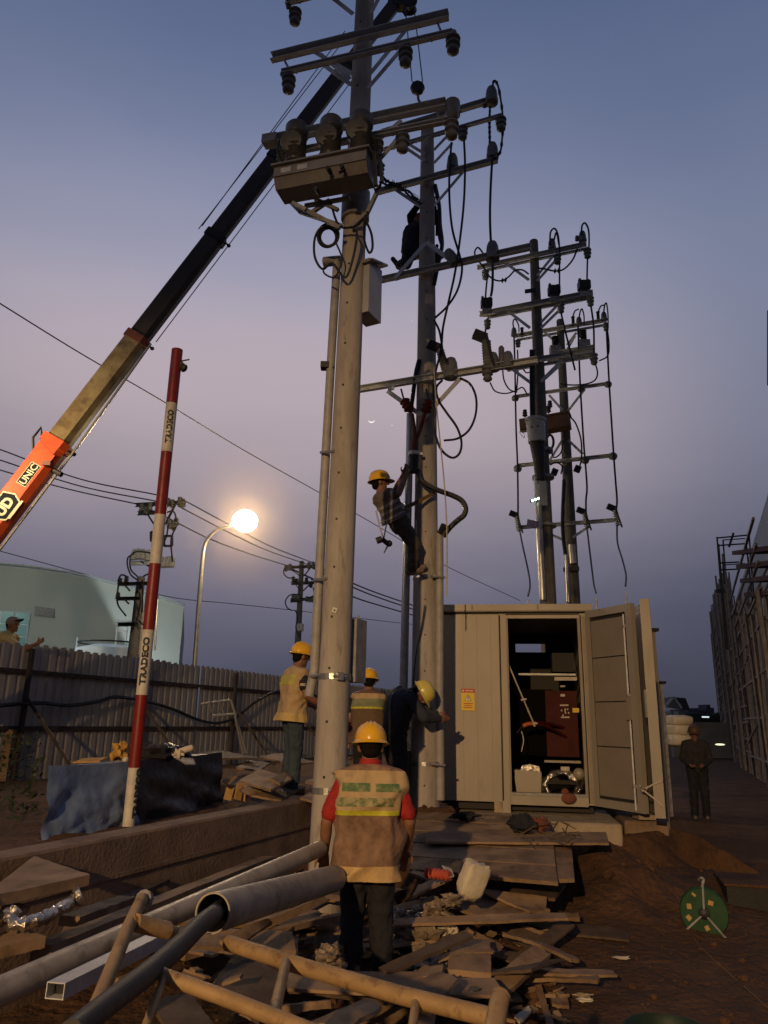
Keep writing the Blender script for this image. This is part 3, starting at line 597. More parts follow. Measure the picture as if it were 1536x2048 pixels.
Mz = Matrix.Rotation(math.radians(-28), 3, 'Z')
obj('box_body', MB().box(cc+V((-.015, .05, .02)), (.17, .26, h+.16), Mz), M_box, bx); obj('box_lid', MB().box(cc+V((-.005, .03, h/2+.10)), (.25, .34, .02), Mz@Matrix.Rotation(.35, 3, 'X')), M_galvd, bx)
obj('antenna', MB().tube([cc+V((-.10, 0, h/2+.1)), cc+V((-.10, 0, h/2+.33))], .022, 8), M_blackm, bx)
b2 = thing('junction_box', tuple(PM(715, 1365, .25)), 'tall dark box on the shaded right side of the nearest pole, head height', 'electrical box')
T, Bt = PM(713, 1240, .22), PM(713, 1365, .22); cc = (T+Bt)/2+V((-.03, 0, 0))
obj('box_body', MB().box(cc, (.16, .2, T.z-Bt.z), Matrix.Rotation(math.radians(-25), 3, 'Z')), M_galvd, b2); obj('top_bolt', MB().tube([PM(717, 1240, .2), PM(717, 1231, .2)], .008, 6), M_galvd, b2)
# cable coils hanging below the recloser
ck = thing('cable_coil', tuple(PM(655, 495, -.2)), 'loose coil of black cable hanging left of the nearest pole', 'cable')
random.seed(2)
for k in range(5):
    r = 19+random.uniform(-3, 3); ox, oy = random.uniform(-2, 2), random.uniform(-3, 3)
    obj('cable_loop', MB().tube([PM(655+ox+r*.95*math.cos(a), 473+oy+r*1.05*math.sin(a), -.2+.02*k) for a in [i*PI/14 for i in range(29)]], .011, 6), M_black, ck)
obj('cable_tail', MB().tube(spline([PM(x, y, -.2) for x, y in ((662, 452), (640, 457), (629, 480), (630, 515), (645, 538), (665, 527), (690, 555), (705, 520), (714, 470), (706, 455))], 8), .012, 6), M_black, ck)
obj('cable_tail', MB().tube(spline([PM(x, y, -.2) for x, y in ((672, 485), (684, 520), (670, 553), (650, 548), (648, 535), (668, 530))], 8), .009, 6), M_black, ck)
cab('looped_cable', PM, ((660, 400), (672, 440), (684, 455), (712, 452), (728, 440), (742, 465), (745, 495), (738, 505), (729, 480), (729, 445)), .012, 'black cable looped over the right side of the nearest pole', -.2)

# ---------------- middle pole
pi_ = thing('utility_pole', (.54, 9.3, .6), 'tall middle concrete pole that the belted climber hangs on', 'utility pole', 'concrete utility poles of the line')
shaft('pole_shaft', (.54, 9.3), .55, 10.35, .182, .095, M_conc, pi_); holes(pi_, (.54, 9.3), .6, 10.2, .182, .095, ang=-1.66, step=.43)
PC = (.54, 9.3)
def rI(z): return .182+(.095-.182)*(z-.55)/9.8
for y in (1152, 1528): z = at(850, y, 9.15).z; band(pi_, PC, z, rI(z), .04, bolt=-.9)
i1, P, Q = arm(PI_, pi_, (765, 262), (990, 207), .09, .055, -.12); i1b, P, Q = arm(PI_, pi_, (768, 302), (1004, 232), .05, .04, -.22); i1c, P, Q = arm(PI_, pi_, (765, 270), (895, 238), .05, .04, .14)
for x, y in ((1002, 250), (925, 268)): pins(PI_, i1b, x, y, False, 1.25, -.22)
pins(PI_, i1, 983, 195, True, 1.25, -.12); pins(PI_, i1, 969, 206, True, .7, -.12, INS); pins(PI_, i1, 909, 222, True, 1.1, -.12)
for a, c in (((812, 285), (850, 308)), ((815, 298), (850, 322)), ((898, 268), (868, 300)), ((905, 286), (868, 326)), ((775, 300), (800, 280))): brace(PI_, pi_, a, c)
knobby(PI_, i1, ((983, 185), (988, 162), (996, 172), (1003, 210), (1006, 245), (1004, 280), (1000, 305), (988, 318)), .015)
knobby(PI_, i1, ((980, 212), (979, 250), (980, 300)), .015)
i2, P, Q = arm(PI_, pi_, (755, 386), (996, 322), .085, .055, -.14)
for x, y in ((985, 306), (905, 328)): pins(PI_, i2, x, y, True, 1.15, -.14)
for a, c in (((792, 380), (842, 414)), ((925, 345), (868, 412))): brace(PI_, pi_, a, c)
i3, P, Q = arm(PI_, pi_, (748, 564), (1062, 497), .085, .055, -.15)
pins(PI_, i3, 985, 507, True, 1.25, -.15); pins(PI_, i3, 905, 518, True, 1.1, -.2, ax=V((-.45, 0, .9)))
for a, c in (((790, 556), (851, 486)), ((903, 522), (853, 484))): brace(PI_, pi_, a, c, -.2, .06)
i4, P, Q = arm(PI_, pi_, (716, 786), (1075, 716), .09, .055, -.16)
for a, c in (((775, 782), (850, 836)), ((920, 757), (848, 836))): brace(PI_, pi_, a, c, -.2, .06)
obj('clamp_plate', MB().bar(PI_(776, 776, -.2), PI_(788, 773, -.2), .02, .09), M_galv, i4)
obj('clamp_plate', MB().bar(PI_(790, 556, -.2), PI_(800, 553, -.2), .02, .09), M_galv, i3)
FIN = [q for i in range(9) for q in ((.020, i*.036), (.058, i*.036+.014), (.058, i*.036+.018), (.020, i*.036+.03))]
def cutout(pl, parent, x, y, s=1.0, off=-.2, lean=-.25, post=True):
    c = pl(x, y, off); ax = V((lean, 0, 1)).normalized()
    o = obj('fuse_cutout', MB().lathe([(r*s, z*s) for r, z in FIN], c-ax*.16*s, ax, 12), M_ins2, parent, 40)
    obj('fuse_head', MB().box(c+ax*.2*s+V((-.07*s, 0, .02)), (.16*s, .09*s, .10*s), Matrix.Rotation(.4, 3, 'Y')), M_blackm, parent)
    obj('fuse_tube', MB().tube([c-ax*.2*s+V((.06*s, -.06, 0)), c+ax*.2*s+V((-.0, -.06, 0))], .018*s, 8), M_blackm, parent)
    return o
cutout(PI_, i4, 886, 722, 1.0); pins(PI_, i4, 902, 742, True, 1.3, -.16); cutout(PI_, i4, 974, 706, 1.1, lean=-.05); pins(PI_, i4, 986, 728, True, 1.1, -.16); pins(PI_, i4, 975, 750, False, 1.15, -.2)
pins(PI_, i4, 1003, 714, True, .7, -.16, [(.04, -.12), (.055, -.1), (.055, .28), (.03, .32)]); pins(PI_, i4, 1016, 724, True, 1.0, -.16)
# loose wires hanging from the crossarms
random.seed(9)
for k, (a, c) in enumerate((((760, 347), (842, 408)), ((766, 356), (838, 398)), ((762, 366), (800, 372)))):
    P = spline([PI_(a[0]+(c[0]-a[0])*t+random.uniform(-3, 3), a[1]+(c[1]-a[1])*t+random.uniform(-3, 3), -.25) for t in [i/6 for i in range(7)]], 5)
    b = MB().tube(P, .016, 6)
    for p in P[::2]: q = V((random.uniform(-1, 1), random.uniform(-1, 1), random.uniform(-1, 1))).normalized()*.045; b.tube([p-q, p+q], .006, 4)
    tag(obj('twisted_wire', b, M_black), ['upper frayed bundle of wire between the recloser and middle pole', 'second frayed wire bundle reaching the middle pole under the upper one', 'short frayed wire stub just right of the recloser'][k], 'wire')
LC = 'loose black cable hanging beside the middle pole, '
cab('hanging_cable', PI_, ((985, 312), (982, 360), (980, 420), (981, 470), (985, 520), (985, 570), (982, 592)), .017, 'straight black cable dropping from the outer end of the middle pole arms', -.2)
cab('hanging_cable', PI_, ((928, 280), (930, 330), (928, 400), (921, 470), (910, 545), (898, 600), (886, 655), (882, 700), (870, 750), (866, 800), (867, 850), (880, 895), (902, 915), (918, 908), (923, 885), (914, 855), (893, 825), (877, 800), (873, 775), (885, 760)), .016, LC+'ending in a long low loop', -.28)
cab('hanging_cable', PI_, ((903, 285), (899, 340), (899, 400), (905, 460), (919, 510), (924, 540), (915, 580), (895, 612), (870, 636)), .016, LC+'crossing over and curving back behind it', -.24)
cab('hanging_cable', PI_, ((868, 640), (878, 660), (883, 685), (885, 700)), .015, 'short black lead curving down to the finned fuse on the middle pole', -.24)
cab('hanging_cable', PI_, ((920, 756), (940, 768), (952, 795), (951, 830), (938, 860), (915, 877), (888, 881)), .016, LC+'forming a wide round loop on the right', -.24)
cab('down_cable', PI_, ((870, 370), (878, 410), (880, 450), (884, 490), (876, 530), (868, 570)), .03, 'thick dark cable hugging the right side of the middle pole beside the upper worker', -.05)
cab('down_cable', PI_, ((838, 720), (832, 745), (826, 790), (820, 840), (822, 900)), .03, 'thick black cable passing down the left side of the middle pole', -.14)
cab('hand_line', PI_, ((868, 735), (872, 800), (880, 880), (888, 960), (893, 1040), (894, 1120), (893, 1192)), .008, 'thin pale hand rope hanging right of the middle pole', -.5, m=M_rope)
cab('guide_rope', PI_, ((832, 1040), (833, 1150)), .011, 'short pale safety rope lying against the pole by the climber boots', -.32, m=M_rope)
cab('thin_wire', PI_, ((850, 1210), (842, 1260), (832, 1310), (826, 1372)), .008, 'thin dark wire slanting down the face of the middle pole', -.22)
for k, (a, c) in enumerate((((870, 392), (872, 500)), ((880, 440), (880, 490)))): pass
# cable termination: red boots joining into one thick cable
te = thing('cable_termination', tuple(PI_(832, 960, -.25)), 'dark red two legged cable termination on the left of the middle pole', 'cable joint')
for x0, y0, x1, y1 in ((808, 800, 824, 828), (858, 800, 850, 826)):
    P, Q = PI_(x0, y0, -.28), PI_(x1, y1, -.28); ax = (Q-P).normalized()
    obj('rain_shed', MB().lathe([q for i in range(3) for q in ((.045, i*.06), (.075, i*.06+.03), (.045, i*.06+.055))], P, ax, 12), M_redr, te, 50)
    obj('lead', MB().tube([PI_(x0-6, y0-22, -.28), P], .012, 6), M_blackm, te)
    obj('leg', MB().tube(spline([Q, PI_((x1+832)/2, 855, -.28), PI_(830, 888, -.28)], 6), .026, 8), M_redr, te)
obj('breakout', MB().tube([PI_(831, 868, -.28), PI_(828, 905, -.28)], .04, 12, .055), M_redr, te, 60)
obj('sealing_tube', MB().tube([PI_(828, 905, -.28), PI_(827, 945, -.28)], .062, 12), M_black, te, 60)
obj('steel_clamp', MB().lathe([(.068, 0), (.075, .01), (.075, .05), (.068, .06)], PI_(828, 912, -.28), UP, 16).box(PI_(838, 908, -.28), (.1, .04, .04)), M_pipe, te)
cd2 = thing('conduit_pipe', tuple(PI_(807, 1385, -.1)), 'shiny galvanised conduit standing left of the middle pole', 'pipe')
obj('pipe_body', MB().tube([PI_(807, 1385, -.1), PI_(811, 1200, -.1), PI_(816, 1020, -.12), PI_(819, 905, -.14), PI_(820, 828, -.14)], .052, 16, .046), M_pipe, cd2, 40)
obj('lower_pipe', MB().tube([PI_(812, 1600, -.1), PI_(812, 1500, -.1)], .05, 16), M_pipe, cd2, 40)
cab('power_cable', PI_, ((836, 940), (843, 960), (858, 972), (880, 982), (905, 991), (923, 1001), (931, 1016), (928, 1030), (915, 1041), (900, 1055), (886, 1073)), .034, 'thick black power cable bulging out right of the middle pole', -.28, n=8)
cd3 = thing('conduit_pipe', tuple(PI_(880, 1600, -.05)), 'dull grey conduit standing right of the middle pole', 'pipe')
obj('pipe_body', MB().tube([PI_(881, 1600, -.02), PI_(879, 1400, -.02), PI_(879, 1200, -.05), PI_(879, 1067, -.08)], .05, 16), M_pvc, cd3, 40)
obj('foam_mouth', MB().tube([PI_(879, 1070, -.08), PI_(888, 1050, -.15)], .04, 10), M_black, cd3)
for y in (1152, 1528): obj('strap', MB().tube([PI_(862, y, -.2), PI_(890, y+3, -.08)], .014, 6), M_galvd, cd3)

# ---------------- twin poles on the right
pr_ = thing('utility_pole', (3.56, 16, 0), 'dark tall pole behind the cabinet, nearer one of the right hand pair', 'utility pole', 'concrete utility poles of the line')
M_concd = mat('old_pole_concrete', (.17, .155, .135), (.12, .11, .10), .9, scale=5, bump=.4, bscale=50, dist=.004)
shaft('pole_shaft', (3.56, 16), 0, 13.1, .21, .105, M_concd, pr_)
r1, P, Q = arm(PR, pr_, (955, 538), (1173, 488), .10, .07, -.13); r1b, P, Q = arm(PR, pr_, (975, 543), (1176, 496), .06, .05, .2)
r2, P, Q = arm(PR, pr_, (960, 632), (1186, 584), .12, .07, -.15); r2b, P, Q = arm(PR, pr_, (975, 637), (1180, 596), .07, .05, .2)
r3, P, Q = arm(PR, pr_, (1012, 733), (1190, 699), .12, .07, -.16); r3b, P, Q = arm(PR, pr_, (1015, 744), (1190, 711), .06, .05, .2)
for x, y in ((1104, 491), (1165, 476)): pins(PR, r1, x, y, True, 1.25, -.13)
for x, y in ((1115, 520), (1175, 508), (971, 551)): pins(PR, r1, x, y, False, 1.5, -.2)
for x, y in ((1154, 476),): pins(PR, r1, x, y, True, .8, -.13, INS)
for x, y in ((973, 605), (1108, 580), (1168, 570)):
    c = PR(x, y, -.16); b = MB().box(c+V((0, 0, -.02)), (.27, .2, .2)); b.box(c+V((-.1, 0, .11)), (.05, .1, .08)); b.box(c+V((.08, 0, .1)), (.07, .12, .05)); b.box(c+V((0, 0, -.15)), (.2, .18, .1))
    obj('current_transformer', b, M_black, r2)
    obj('mount_block', MB().box(c+V((0, 0, -.27)), (.22, .16, .16)), M_galvd, r2)
for x, y in ((975, 650), (1122, 618), (1181, 604)): pins(PR, r2, x, y, False, 1.4, -.2)
for x, y in ((1188, 719),): pins(PR, r3, x, y, False, 1.5, -.2)
for a, c in (((1010, 525), (1058, 560)), ((1106, 512), (1074, 552)), ((1110, 522), (1074, 562)), ((1013, 620), (1060, 656)), ((1115, 610), (1082, 645)), ((1117, 622), (1082, 656)), ((1020, 735), (1070, 772)), ((1126, 718), (1072, 772)), ((1120, 730), (1085, 762))): brace(PR, pr_, a, c, -.13, .07)
JR = [((971, 540), (950, 510), (955, 495), (965, 505), (970, 518)), ((1100, 490), (1101, 465), (1109, 457), (1116, 470), (1119, 500), (1119, 540), (1119, 580)), ((1108, 480), (1113, 465), (1118, 490)), ((1163, 470), (1164, 452), (1170, 446), (1177, 460), (1178, 490), (1175, 520), (1174, 560)),
      ((975, 550), (990, 560), (1005, 561), (1018, 553), (1030, 541), (1045, 540), (1057, 548)), ((1155, 497), (1145, 520), (1128, 538), (1110, 542), (1090, 538), (1075, 536)), ((974, 560), (972, 580), (971, 596)), ((1122, 625), (1130, 660), (1140, 700), (1150, 740)), ((1182, 612), (1187, 650), (1188, 690), (1187, 715)), ((982, 590), (985, 560)), ((972, 655), (968, 680))]
for pts in JR: obj('jumper_cable', MB().tube(spline([PR(x, y, -.22) for x, y in pts], 6), .022, 6), M_black, pr_)
b = MB()
for x, y in ((1005, 561), (1011, 560), (1110, 542), (1117, 541)): b.lathe([(.02, -.03), (.07, 0), (.02, .03)], PR(x, y, -.22), (1, 0, 0), 8)
obj('bird_guard', b, M_black, pr_)
obj('cap_bracket', MB().bar(PR(1050, 583, -.2), PR(1072, 580, -.2), .06, .08), M_blackm, pr_)
# big riser pipe with sleeve, bundle, plate and lights
ri = thing('riser_pipe', tuple(at(1085, 1196, 15.7)), 'pale riser pipe with wide sleeve strapped to the nearer right hand pole', 'pipe')
obj('sleeve', MB().tube([PR(1074, 885, -.42), PR(1071, 843, -.42)], .19, 20, .215), M_box, ri, 40); obj('sleeve_collar', MB().tube([PR(1071, 844, -.42), PR(1071, 838, -.42)], .235, 20), M_box, ri, 40)
obj('black_wrap', MB().tube([PR(1074, 884, -.38), PR(1078, 920, -.38), PR(1080, 960, -.36)], .17, 16, .10), M_black, ri, 60)
obj('pipe_body', MB().tube([PR(1074, 955, -.30), PR(1080, 1090, -.30), PR(1086, 1200, -.30)], .075, 16), M_pipe, ri, 40)
for x in (1062, 1067): obj('cable_run', MB().tube(spline([PR(x, 700, -.25), PR(x, 780, -.3), PR(x+1, 842, -.36)], 4), .035, 8), M_black, ri)
for x, y in ((1063, 854), (1075, 852)): obj('knock_out', MB().ball(PR(x, y, -.64), .022, 8, 5), M_black, ri)
obj('number_plate', MB().bar(PR(1085, 962, -.5), PR(1087, 1011, -.5), .17, .02, V((0, 1, 0))), mat('plate_grey', (.34, .37, .40), (.26, .28, .30), .5, scale=3), pr_)
obj('blue_sign', MB().poly([PR(1055, 1038, -.5), PR(1053, 1052, -.5), PR(1073, 1057, -.5), PR(1077, 1043, -.5)], .02), mat('sign_violet', (.10, .09, .22), (.07, .06, .16), .5, scale=5), pr_)
led = mat('led_lit', (1, 1, 1), None, .5, em=(.6, 1, .72), emis=3.0, bump=0)
lf = thing('indicator_light', tuple(PR(1072, 1001, -.5)), 'row of three tiny greenish lights on the riser pipe', 'lights')
obj('lamp_bar', MB().bar(PR(1060, 1003, -.46), PR(1080, 997, -.46), .03, .05), M_blackm, lf)
for x, y in ((1065, 1001), (1071, 999), (1077, 997)): obj('led', MB().ball(PR(x, y, -.52), .030, 8, 6), led, lf)
for y in (950, 1048, 896): obj('steel_band', MB().lathe([(.235, -.03), (.245, -.03), (.245, .03), (.235, .03)], (3.56, 16, PR(1080, y, -.2).z), seg=20), M_galvd, pr_)
# far pole of the pair
ps = thing('utility_pole', (5.14, 20, 0), 'farther pole of the right hand pair, with ball insulators on its arms', 'utility pole', 'concrete utility poles of the line')
shaft('pole_shaft', (5.14, 20), 0, 13.25, .21, .105, M_concd, ps)
s1, P, Q = arm(PS, ps, (1030, 673), (1213, 641), .11, .07, -.14); s1b, P, Q = arm(PS, ps, (1035, 681), (1213, 650), .06, .05, .2)
s2, P, Q = arm(PS, ps, (1100, 711), (1190, 694), .14, .08, -.2); s2b, P, Q = arm(PS, ps, (1095, 722), (1188, 708), .08, .05, .2)
s3, P, Q = arm(PS, ps, (1030, 795), (1216, 767), .09, .06, -.14)
s4, P, Q = arm(PS, ps, (1036, 937), (1228, 906), .10, .07, -.16)
s5, P, Q = arm(PS, ps, (1036, 1056), (1234, 1040), .10, .07, -.16)
for x, y in ((1028, 666), (1158, 645), (1208, 635)): pins(PS, s1, x, y, True, 1.2, -.14)
for x, y in ((1036, 688), (1160, 668), (1212, 655)): pins(PS, s1, x, y, False, 1.4, -.2)
for x, y in ((1044, 660), (1146, 638), (1196, 628)): pins(PS, s1, x, y, True, .9, -.14, [(.05, -.15), (.05, .15), (.07, .17), (.02, .2)], M_black)
BALL = [(.03, -.09), (.085, -.07), (.11, -.01), (.10, .05), (.06, .09), (.02, .10)]
for x, y in ((1031, 790), (1163, 771), (1217, 762)): pins(PS, s3, x, y, True, 1.0, -.2, BALL, ax=V((0, -.6, .8)))
for x, y in ((1036, 930), (1171, 913), (1227, 905)): pins(PS, s4, x, y, True, 1.1, -.2, BALL, ax=V((0, -.6, .8)))
for x, y in ((1110, 684), (1167, 672)):
    c = PS(x, y, -.2); obj('fin_arrester', MB().lathe([q for i in range(5) for q in ((.05, i*.07), (.10, i*.07+.03), (.05, i*.07+.06))], c-V((0, 0, .15)), UP, 12), M_black, s2, 50)
    obj('mount_block', MB().box(c+V((0, 0, -.3)), (.32, .2, .3)), M_galvd, s2)
for x, y in ((1036, 1048), (1172, 1042), (1233, 1036)): cutout(PS, s5, x, y, 1.35, -.25, -.12)
for x, y in ((1188, 722), (1187, 720)): pins(PS, s2, x, y, False, 1.6, -.25)
for a, c in (((1090, 665), (1118, 690)), ((1153, 665), (1134, 690)), ((1150, 672), (1134, 700)), ((1170, 778), (1136, 822)), ((1098, 790), (1125, 820)), ((1088, 1063), (1132, 1082)), ((1180, 1052), (1134, 1082)), ((1100, 920), (1127, 876)), ((1166, 908), (1136, 880))): brace(PS, ps, a, c, -.14, .07)
JS = [((1028, 660), (1026, 645), (1030, 638), (1037, 650), (1038, 664)), ((1158, 642), (1160, 625), (1164, 618), (1168, 632), (1168, 650)), ((1207, 632), (1209, 612), (1213, 607), (1216, 630), (1216, 660)), ((1146, 632), (1150, 622), (1158, 618)), ((1197, 622), (1202, 612), (1210, 610)),
      ((1190, 725), (1195, 745), (1190, 760), (1172, 768), (1145, 770), (1120, 768)), ((1215, 660), (1218, 690), (1215, 712), (1198, 722)), ((1035, 700), (1036, 740), (1033, 785)), ((1045, 735), (1052, 745), (1062, 744)), ((980, 765), (990, 782), (1010, 787), (1030, 782), (1045, 775), (1055, 790)), ((1005, 735), (1008, 760), (1018, 778), (1030, 784)), ((1140, 833), (1152, 848), (1162, 880), (1163, 915), (1159, 935)), ((1102, 900), (1108, 915), (1122, 905), (1126, 880)), ((1100, 930), (1112, 925), (1124, 932), (1122, 948))]
for pts in JS: obj('jumper_cable', MB().tube(spline([PS(x, y, -.3) for x, y in pts], 6), .022, 6), M_black, ps)
for k, (x, y) in enumerate(((1109, 944), (1155, 938))): obj('dead_end_cap', MB().box(PS(x, y, -.3), (.17, .12, .17), Matrix.Rotation(.4, 3, 'Y')), M_black, ps)
tf = thing('small_transformer', tuple(PS(1120, 862, -.4)), 'rusty brown box transformer between the right hand pair of poles', 'transformer')
obj('tank_body', MB().bar(PS(1092, 852, -.4), PS(1140, 843, -.4), .4, .36), mat('rusty_brown', (.12, .06, .04), (.08, .04, .03), .7, scale=4), tf)
obj('lid', MB().bar(PS(1090, 837, -.4), PS(1141, 828, -.4), .44, .05), MC['rusty_brown'], tf)
obj('side_box', MB().bar(PS(1041, 852, -.4), PS(1058, 849, -.4), .3, .32), MC['rusty_brown'], tf)
for x, y in ((1050, 833), (1097, 825), (1100, 815)): ins(tf, PS(x, y, -.4), UP, 1.2, INS, M_black)
obj('support_angle', MB().bar(PS(1040, 862, -.4), PS(1142, 848, -.4), .06, .06), M_galvd, tf)
for k in range(3): obj('cable_loop', MB().tube([PS(1100+(6+k)*math.cos(a), 884+(13+k)*math.sin(a), -.4+k*.03) for a in [i*PI/10 for i in range(21)]], .022, 6), M_black, tf)
obj('wire_bail', MB().tube(spline([PS(x, y, -.5) for x, y in ((1041, 858), (1040, 866), (1049, 876), (1047, 866))], 5), .01, 5), M_galv, tf)
cs = thing('conduit_pipe', tuple(at(1134, 1196, 19.7)), 'thin silver conduit low on the farther right hand pole', 'pipe')
obj('pipe_body', MB().tube([PS(1137, 1205, -.3), PS(1133, 1110, -.3)], .07, 14), M_pipe, cs, 40); obj('short_pipe', MB().tube([PS(1146, 1127, -.28), PS(1143, 1090, -.28)], .10, 14), M_pipe, cs, 40)
obj('strap', MB().bar(PS(1127, 1140, -.3), PS(1158, 1137, -.3), .1, .12), M_blackm, cs); obj('cable_entry', MB().tube(spline([PS(x, y, -.3) for x, y in ((1128, 960), (1125, 1040), (1127, 1080), (1131, 1112))], 5), .05, 8), M_black, cs)
for pts, lb in (
    (((1028, 672), (1030, 740), (1032, 850), (1035, 930), (1036, 1000), (1036, 1036)), 'leftmost of the three long droppers on the farther right hand pole'),
    (((1156, 650), (1160, 760), (1167, 880), (1171, 930), (1174, 975), (1172, 1000), (1172, 1028)), 'middle long dropper between ball insulators of the farther pole'),
    (((1213, 660), (1218, 760), (1226, 890), (1231, 960), (1234, 1000), (1232, 1022)), 'rightmost long dropper of the farther right hand pole')):
    cab('dropper_cable', PS, pts, .026, lb, -.3, group='long droppers of the farther pole')
# ---------------- cabinet feeders land on roof bushings
RB = [((1040, 1064), (1045, 1090), (1056, 1140), (1060, 1170), (1056, 1192)), ((1174, 1056), (1178, 1090), (1184, 1140), (1188, 1170), (1192, 1186)), ((1234, 1050), (1235, 1085), (1245, 1120), (1252, 1150), (1251, 1172))]
RBP = []
for k, pts in enumerate(RB):
    n = len(pts)-1; P = [at(x, y, 19.3+(12.6-19.3)*(i/n)**.8) for i, (x, y) in enumerate(pts)]; RBP.append(P[-1])
    tag(obj('feeder_cable', MB().tube(spline(P, 8), lambda t: .024-.008*t, 6), M_black, smooth=60), ['leftmost black feeder cable running down to the cabinet roof', 'middle black feeder cable running down to the cabinet roof', 'rightmost black feeder cable landing above the open cabinet door'][k], 'cable', 'feeder cables onto the cabinet roof')

# ---------------- distant line poles
def far_pole(pl, x, ytop, ybase_z, r0, label, name='utility_pole'):
    t = thing(name, (pl.p.x, pl.p.y, 0), label, 'utility pole', 'distant poles beyond the fence')
    tz = pl(x, ytop).z; shaft('pole_shaft', (pl.p.x, pl.p.y), 0, tz, r0, r0*.55, M_concd, t, seg=12); return t
pn = far_pole(PN, 605, 1124, 0, .23, 'distant pole with wired arms, standing behind the left worker')
for a, c in (((571, 1138), (631, 1130)), ((583, 1162), (630, 1171)), ((582, 1195), (628, 1203)), ((581, 1200), (600, 1204))): arm(PN, pn, a, c, .16, .08, -.3, M_blackm)
for x, y in ((572, 1135), (580, 1133), (618, 1130), (626, 1129)): pins(PN, pn, x, y, True, 2.0, -.3, INS)
for x, y in ((586, 1192), (591, 1192), (597, 1193), (614, 1197), (620, 1198), (625, 1198)): pins(PN, pn, x, y, True, 1.6, -.3, INS)
for x, y in ((587, 1158), (593, 1162), (613, 1160), (622, 1168)): pins(PN, pn, x, y, True, 1.8, -.3, INS, M_black)
for a, c in (((583, 1140), (600, 1152)), ((622, 1134), (608, 1152)), ((588, 1165), (601, 1182)), ((618, 1170), (606, 1182))): obj('brace', MB().bar(PN(*a, -.3), PN(*c, -.2), .05, .05), M_blackm, pn)
for pts in (((571, 1132), (567, 1145), (575, 1155), (586, 1156)), ((600, 1189), (580, 1190), (571, 1202), (574, 1215), (584, 1221)), ((588, 1220), (593, 1225), (595, 1240), (592, 1255), (600, 1275)), ((626, 1175), (628, 1190), (615, 1196)), ((631, 1133), (634, 1155), (622, 1160))):
    obj('jumper_cable', MB().tube(spline([PN(x, y, -.4) for x, y in pts], 5), .035, 5), M_black, pn)
obj('white_band', MB().tube([PN(599.3, 1262), PN(600, 1248)], .21, 12), M_white, pn)
pa = far_pole(PL, 322, 992, 0, .24, 'distant pole mostly hidden behind the red and white pole, cables tied to its arms')
PLa = PL
for a, c in (((272, 1012), (372, 1004)), ((276, 1028), (330, 1024)), ((263, 1118), (345, 1134))): arm(PL, pa, a, c, .14, .08, -.3, M_galv if a[1] > 1100 else M_blackm)
for x, y in ((284, 1014), (292, 1020), (300, 1012), (336, 1003), (345, 1006), (360, 1001), (366, 1005), (352, 1043), (347, 1050), (340, 1047)):
    pins(PL, pa, x, y, True, 1.7, -.3, INS, M_porc)
for x, y in ((268, 1112), (276, 1110), (285, 1111), (296, 1113), (328, 1127), (336, 1126), (343, 1126)): pins(PL, pa, x, y, True, 1.6, -.35, DOM, M_ins2)
for a, c in (((296, 1030), (312, 1055)), ((350, 1010), (330, 1050)), ((281, 1122), (310, 1140))): obj('brace', MB().bar(PL(*a, -.3), PL(*c, -.2), .06, .06), M_blackm, pa)
for x0, y0, x1, y1 in ((302, 1064, 318, 1082), (328, 1072, 344, 1092)):
    b = MB()
    for p, q in (((x0, y0), (x1, y0)), ((x1, y0), (x1, y1)), ((x1, y1), (x0, y1)), ((x0, y1), (x0, y0))): b.bar(PL(*p, -.35), PL(*q, -.35), .07, .07, PL.v)
    obj('disconnector_frame', b, M_blackm, pa)
for pts in (((268, 1108), (256, 1115), (255, 1132), (262, 1150), (275, 1160)), ((300, 1106), (280, 1103), (266, 1106), (260, 1120), (262, 1140), (276, 1155), (283, 1175), (283, 1200)), ((352, 1054), (342, 1080), (345, 1124)), ((336, 1050), (333, 1072), (325, 1090)), ((322, 1030), (345, 1022), (352, 1035), (352, 1045)), ((296, 1148), (288, 1152), (283, 1160))):
    obj('jumper_cable', MB().tube(spline([PL(x, y, -.45) for x, y in pts], 5), .03, 5), M_black, pa)
pb = far_pole(PB, 267, 1157, 0, .23, 'dark pole with low drooping wires standing in front of the warehouse')
for a, c in (((238, 1164), (298, 1172)), ((234, 1192), (280, 1203))): arm(PB, pb, a, c, .11, .08, -.3, M_blackm)
arm(PB, pb, (236, 1246), (276, 1252), .12, .1, -.3, M_blackm)
for x, y in ((253, 1158), (240, 1162), (236, 1191)): pins(PB, pb, x, y, True, 1.3, -.3, INS, M_black)
for a, c in (((246, 1166), (260, 1182)), ((284, 1171), (272, 1186)), ((245, 1195), (258, 1208)), ((272, 1236), (286, 1250))): obj('brace', MB().bar(PB(*a, -.3), PB(*c, -.2), .05, .05), M_blackm, pb)
for pts in (((238, 1164), (235, 1185), (236, 1210), (252, 1232)), ((252, 1152), (242, 1150), (236, 1162)), ((285, 1160), (285, 1200), (284, 1225)), ((275, 1175), (281, 1200), (276, 1230)), ((268, 1200), (277, 1225), (270, 1250))):
    obj('jumper_cable', MB().tube(spline([PB(x, y, -.4) for x, y in pts], 5), .028, 5), M_black, pb)
q1 = at(288, 1330, 24.2); ly = thing('pale_riser', tuple(q1), 'pale slanting pipe between the dark pole and the red and white pole', 'pipe')
obj('pipe_body', MB().tube([at(276, 1320, 24.5), at(290, 1225, 24.5)], .12, 12), M_white, ly, 40)
tag(obj('thin_mast', MB().tube([at(310, 1300, 25), at(315, 1190, 25)], .035, 8), M_pipe), 'thin pale mast right beside the red and white pole', 'mast')

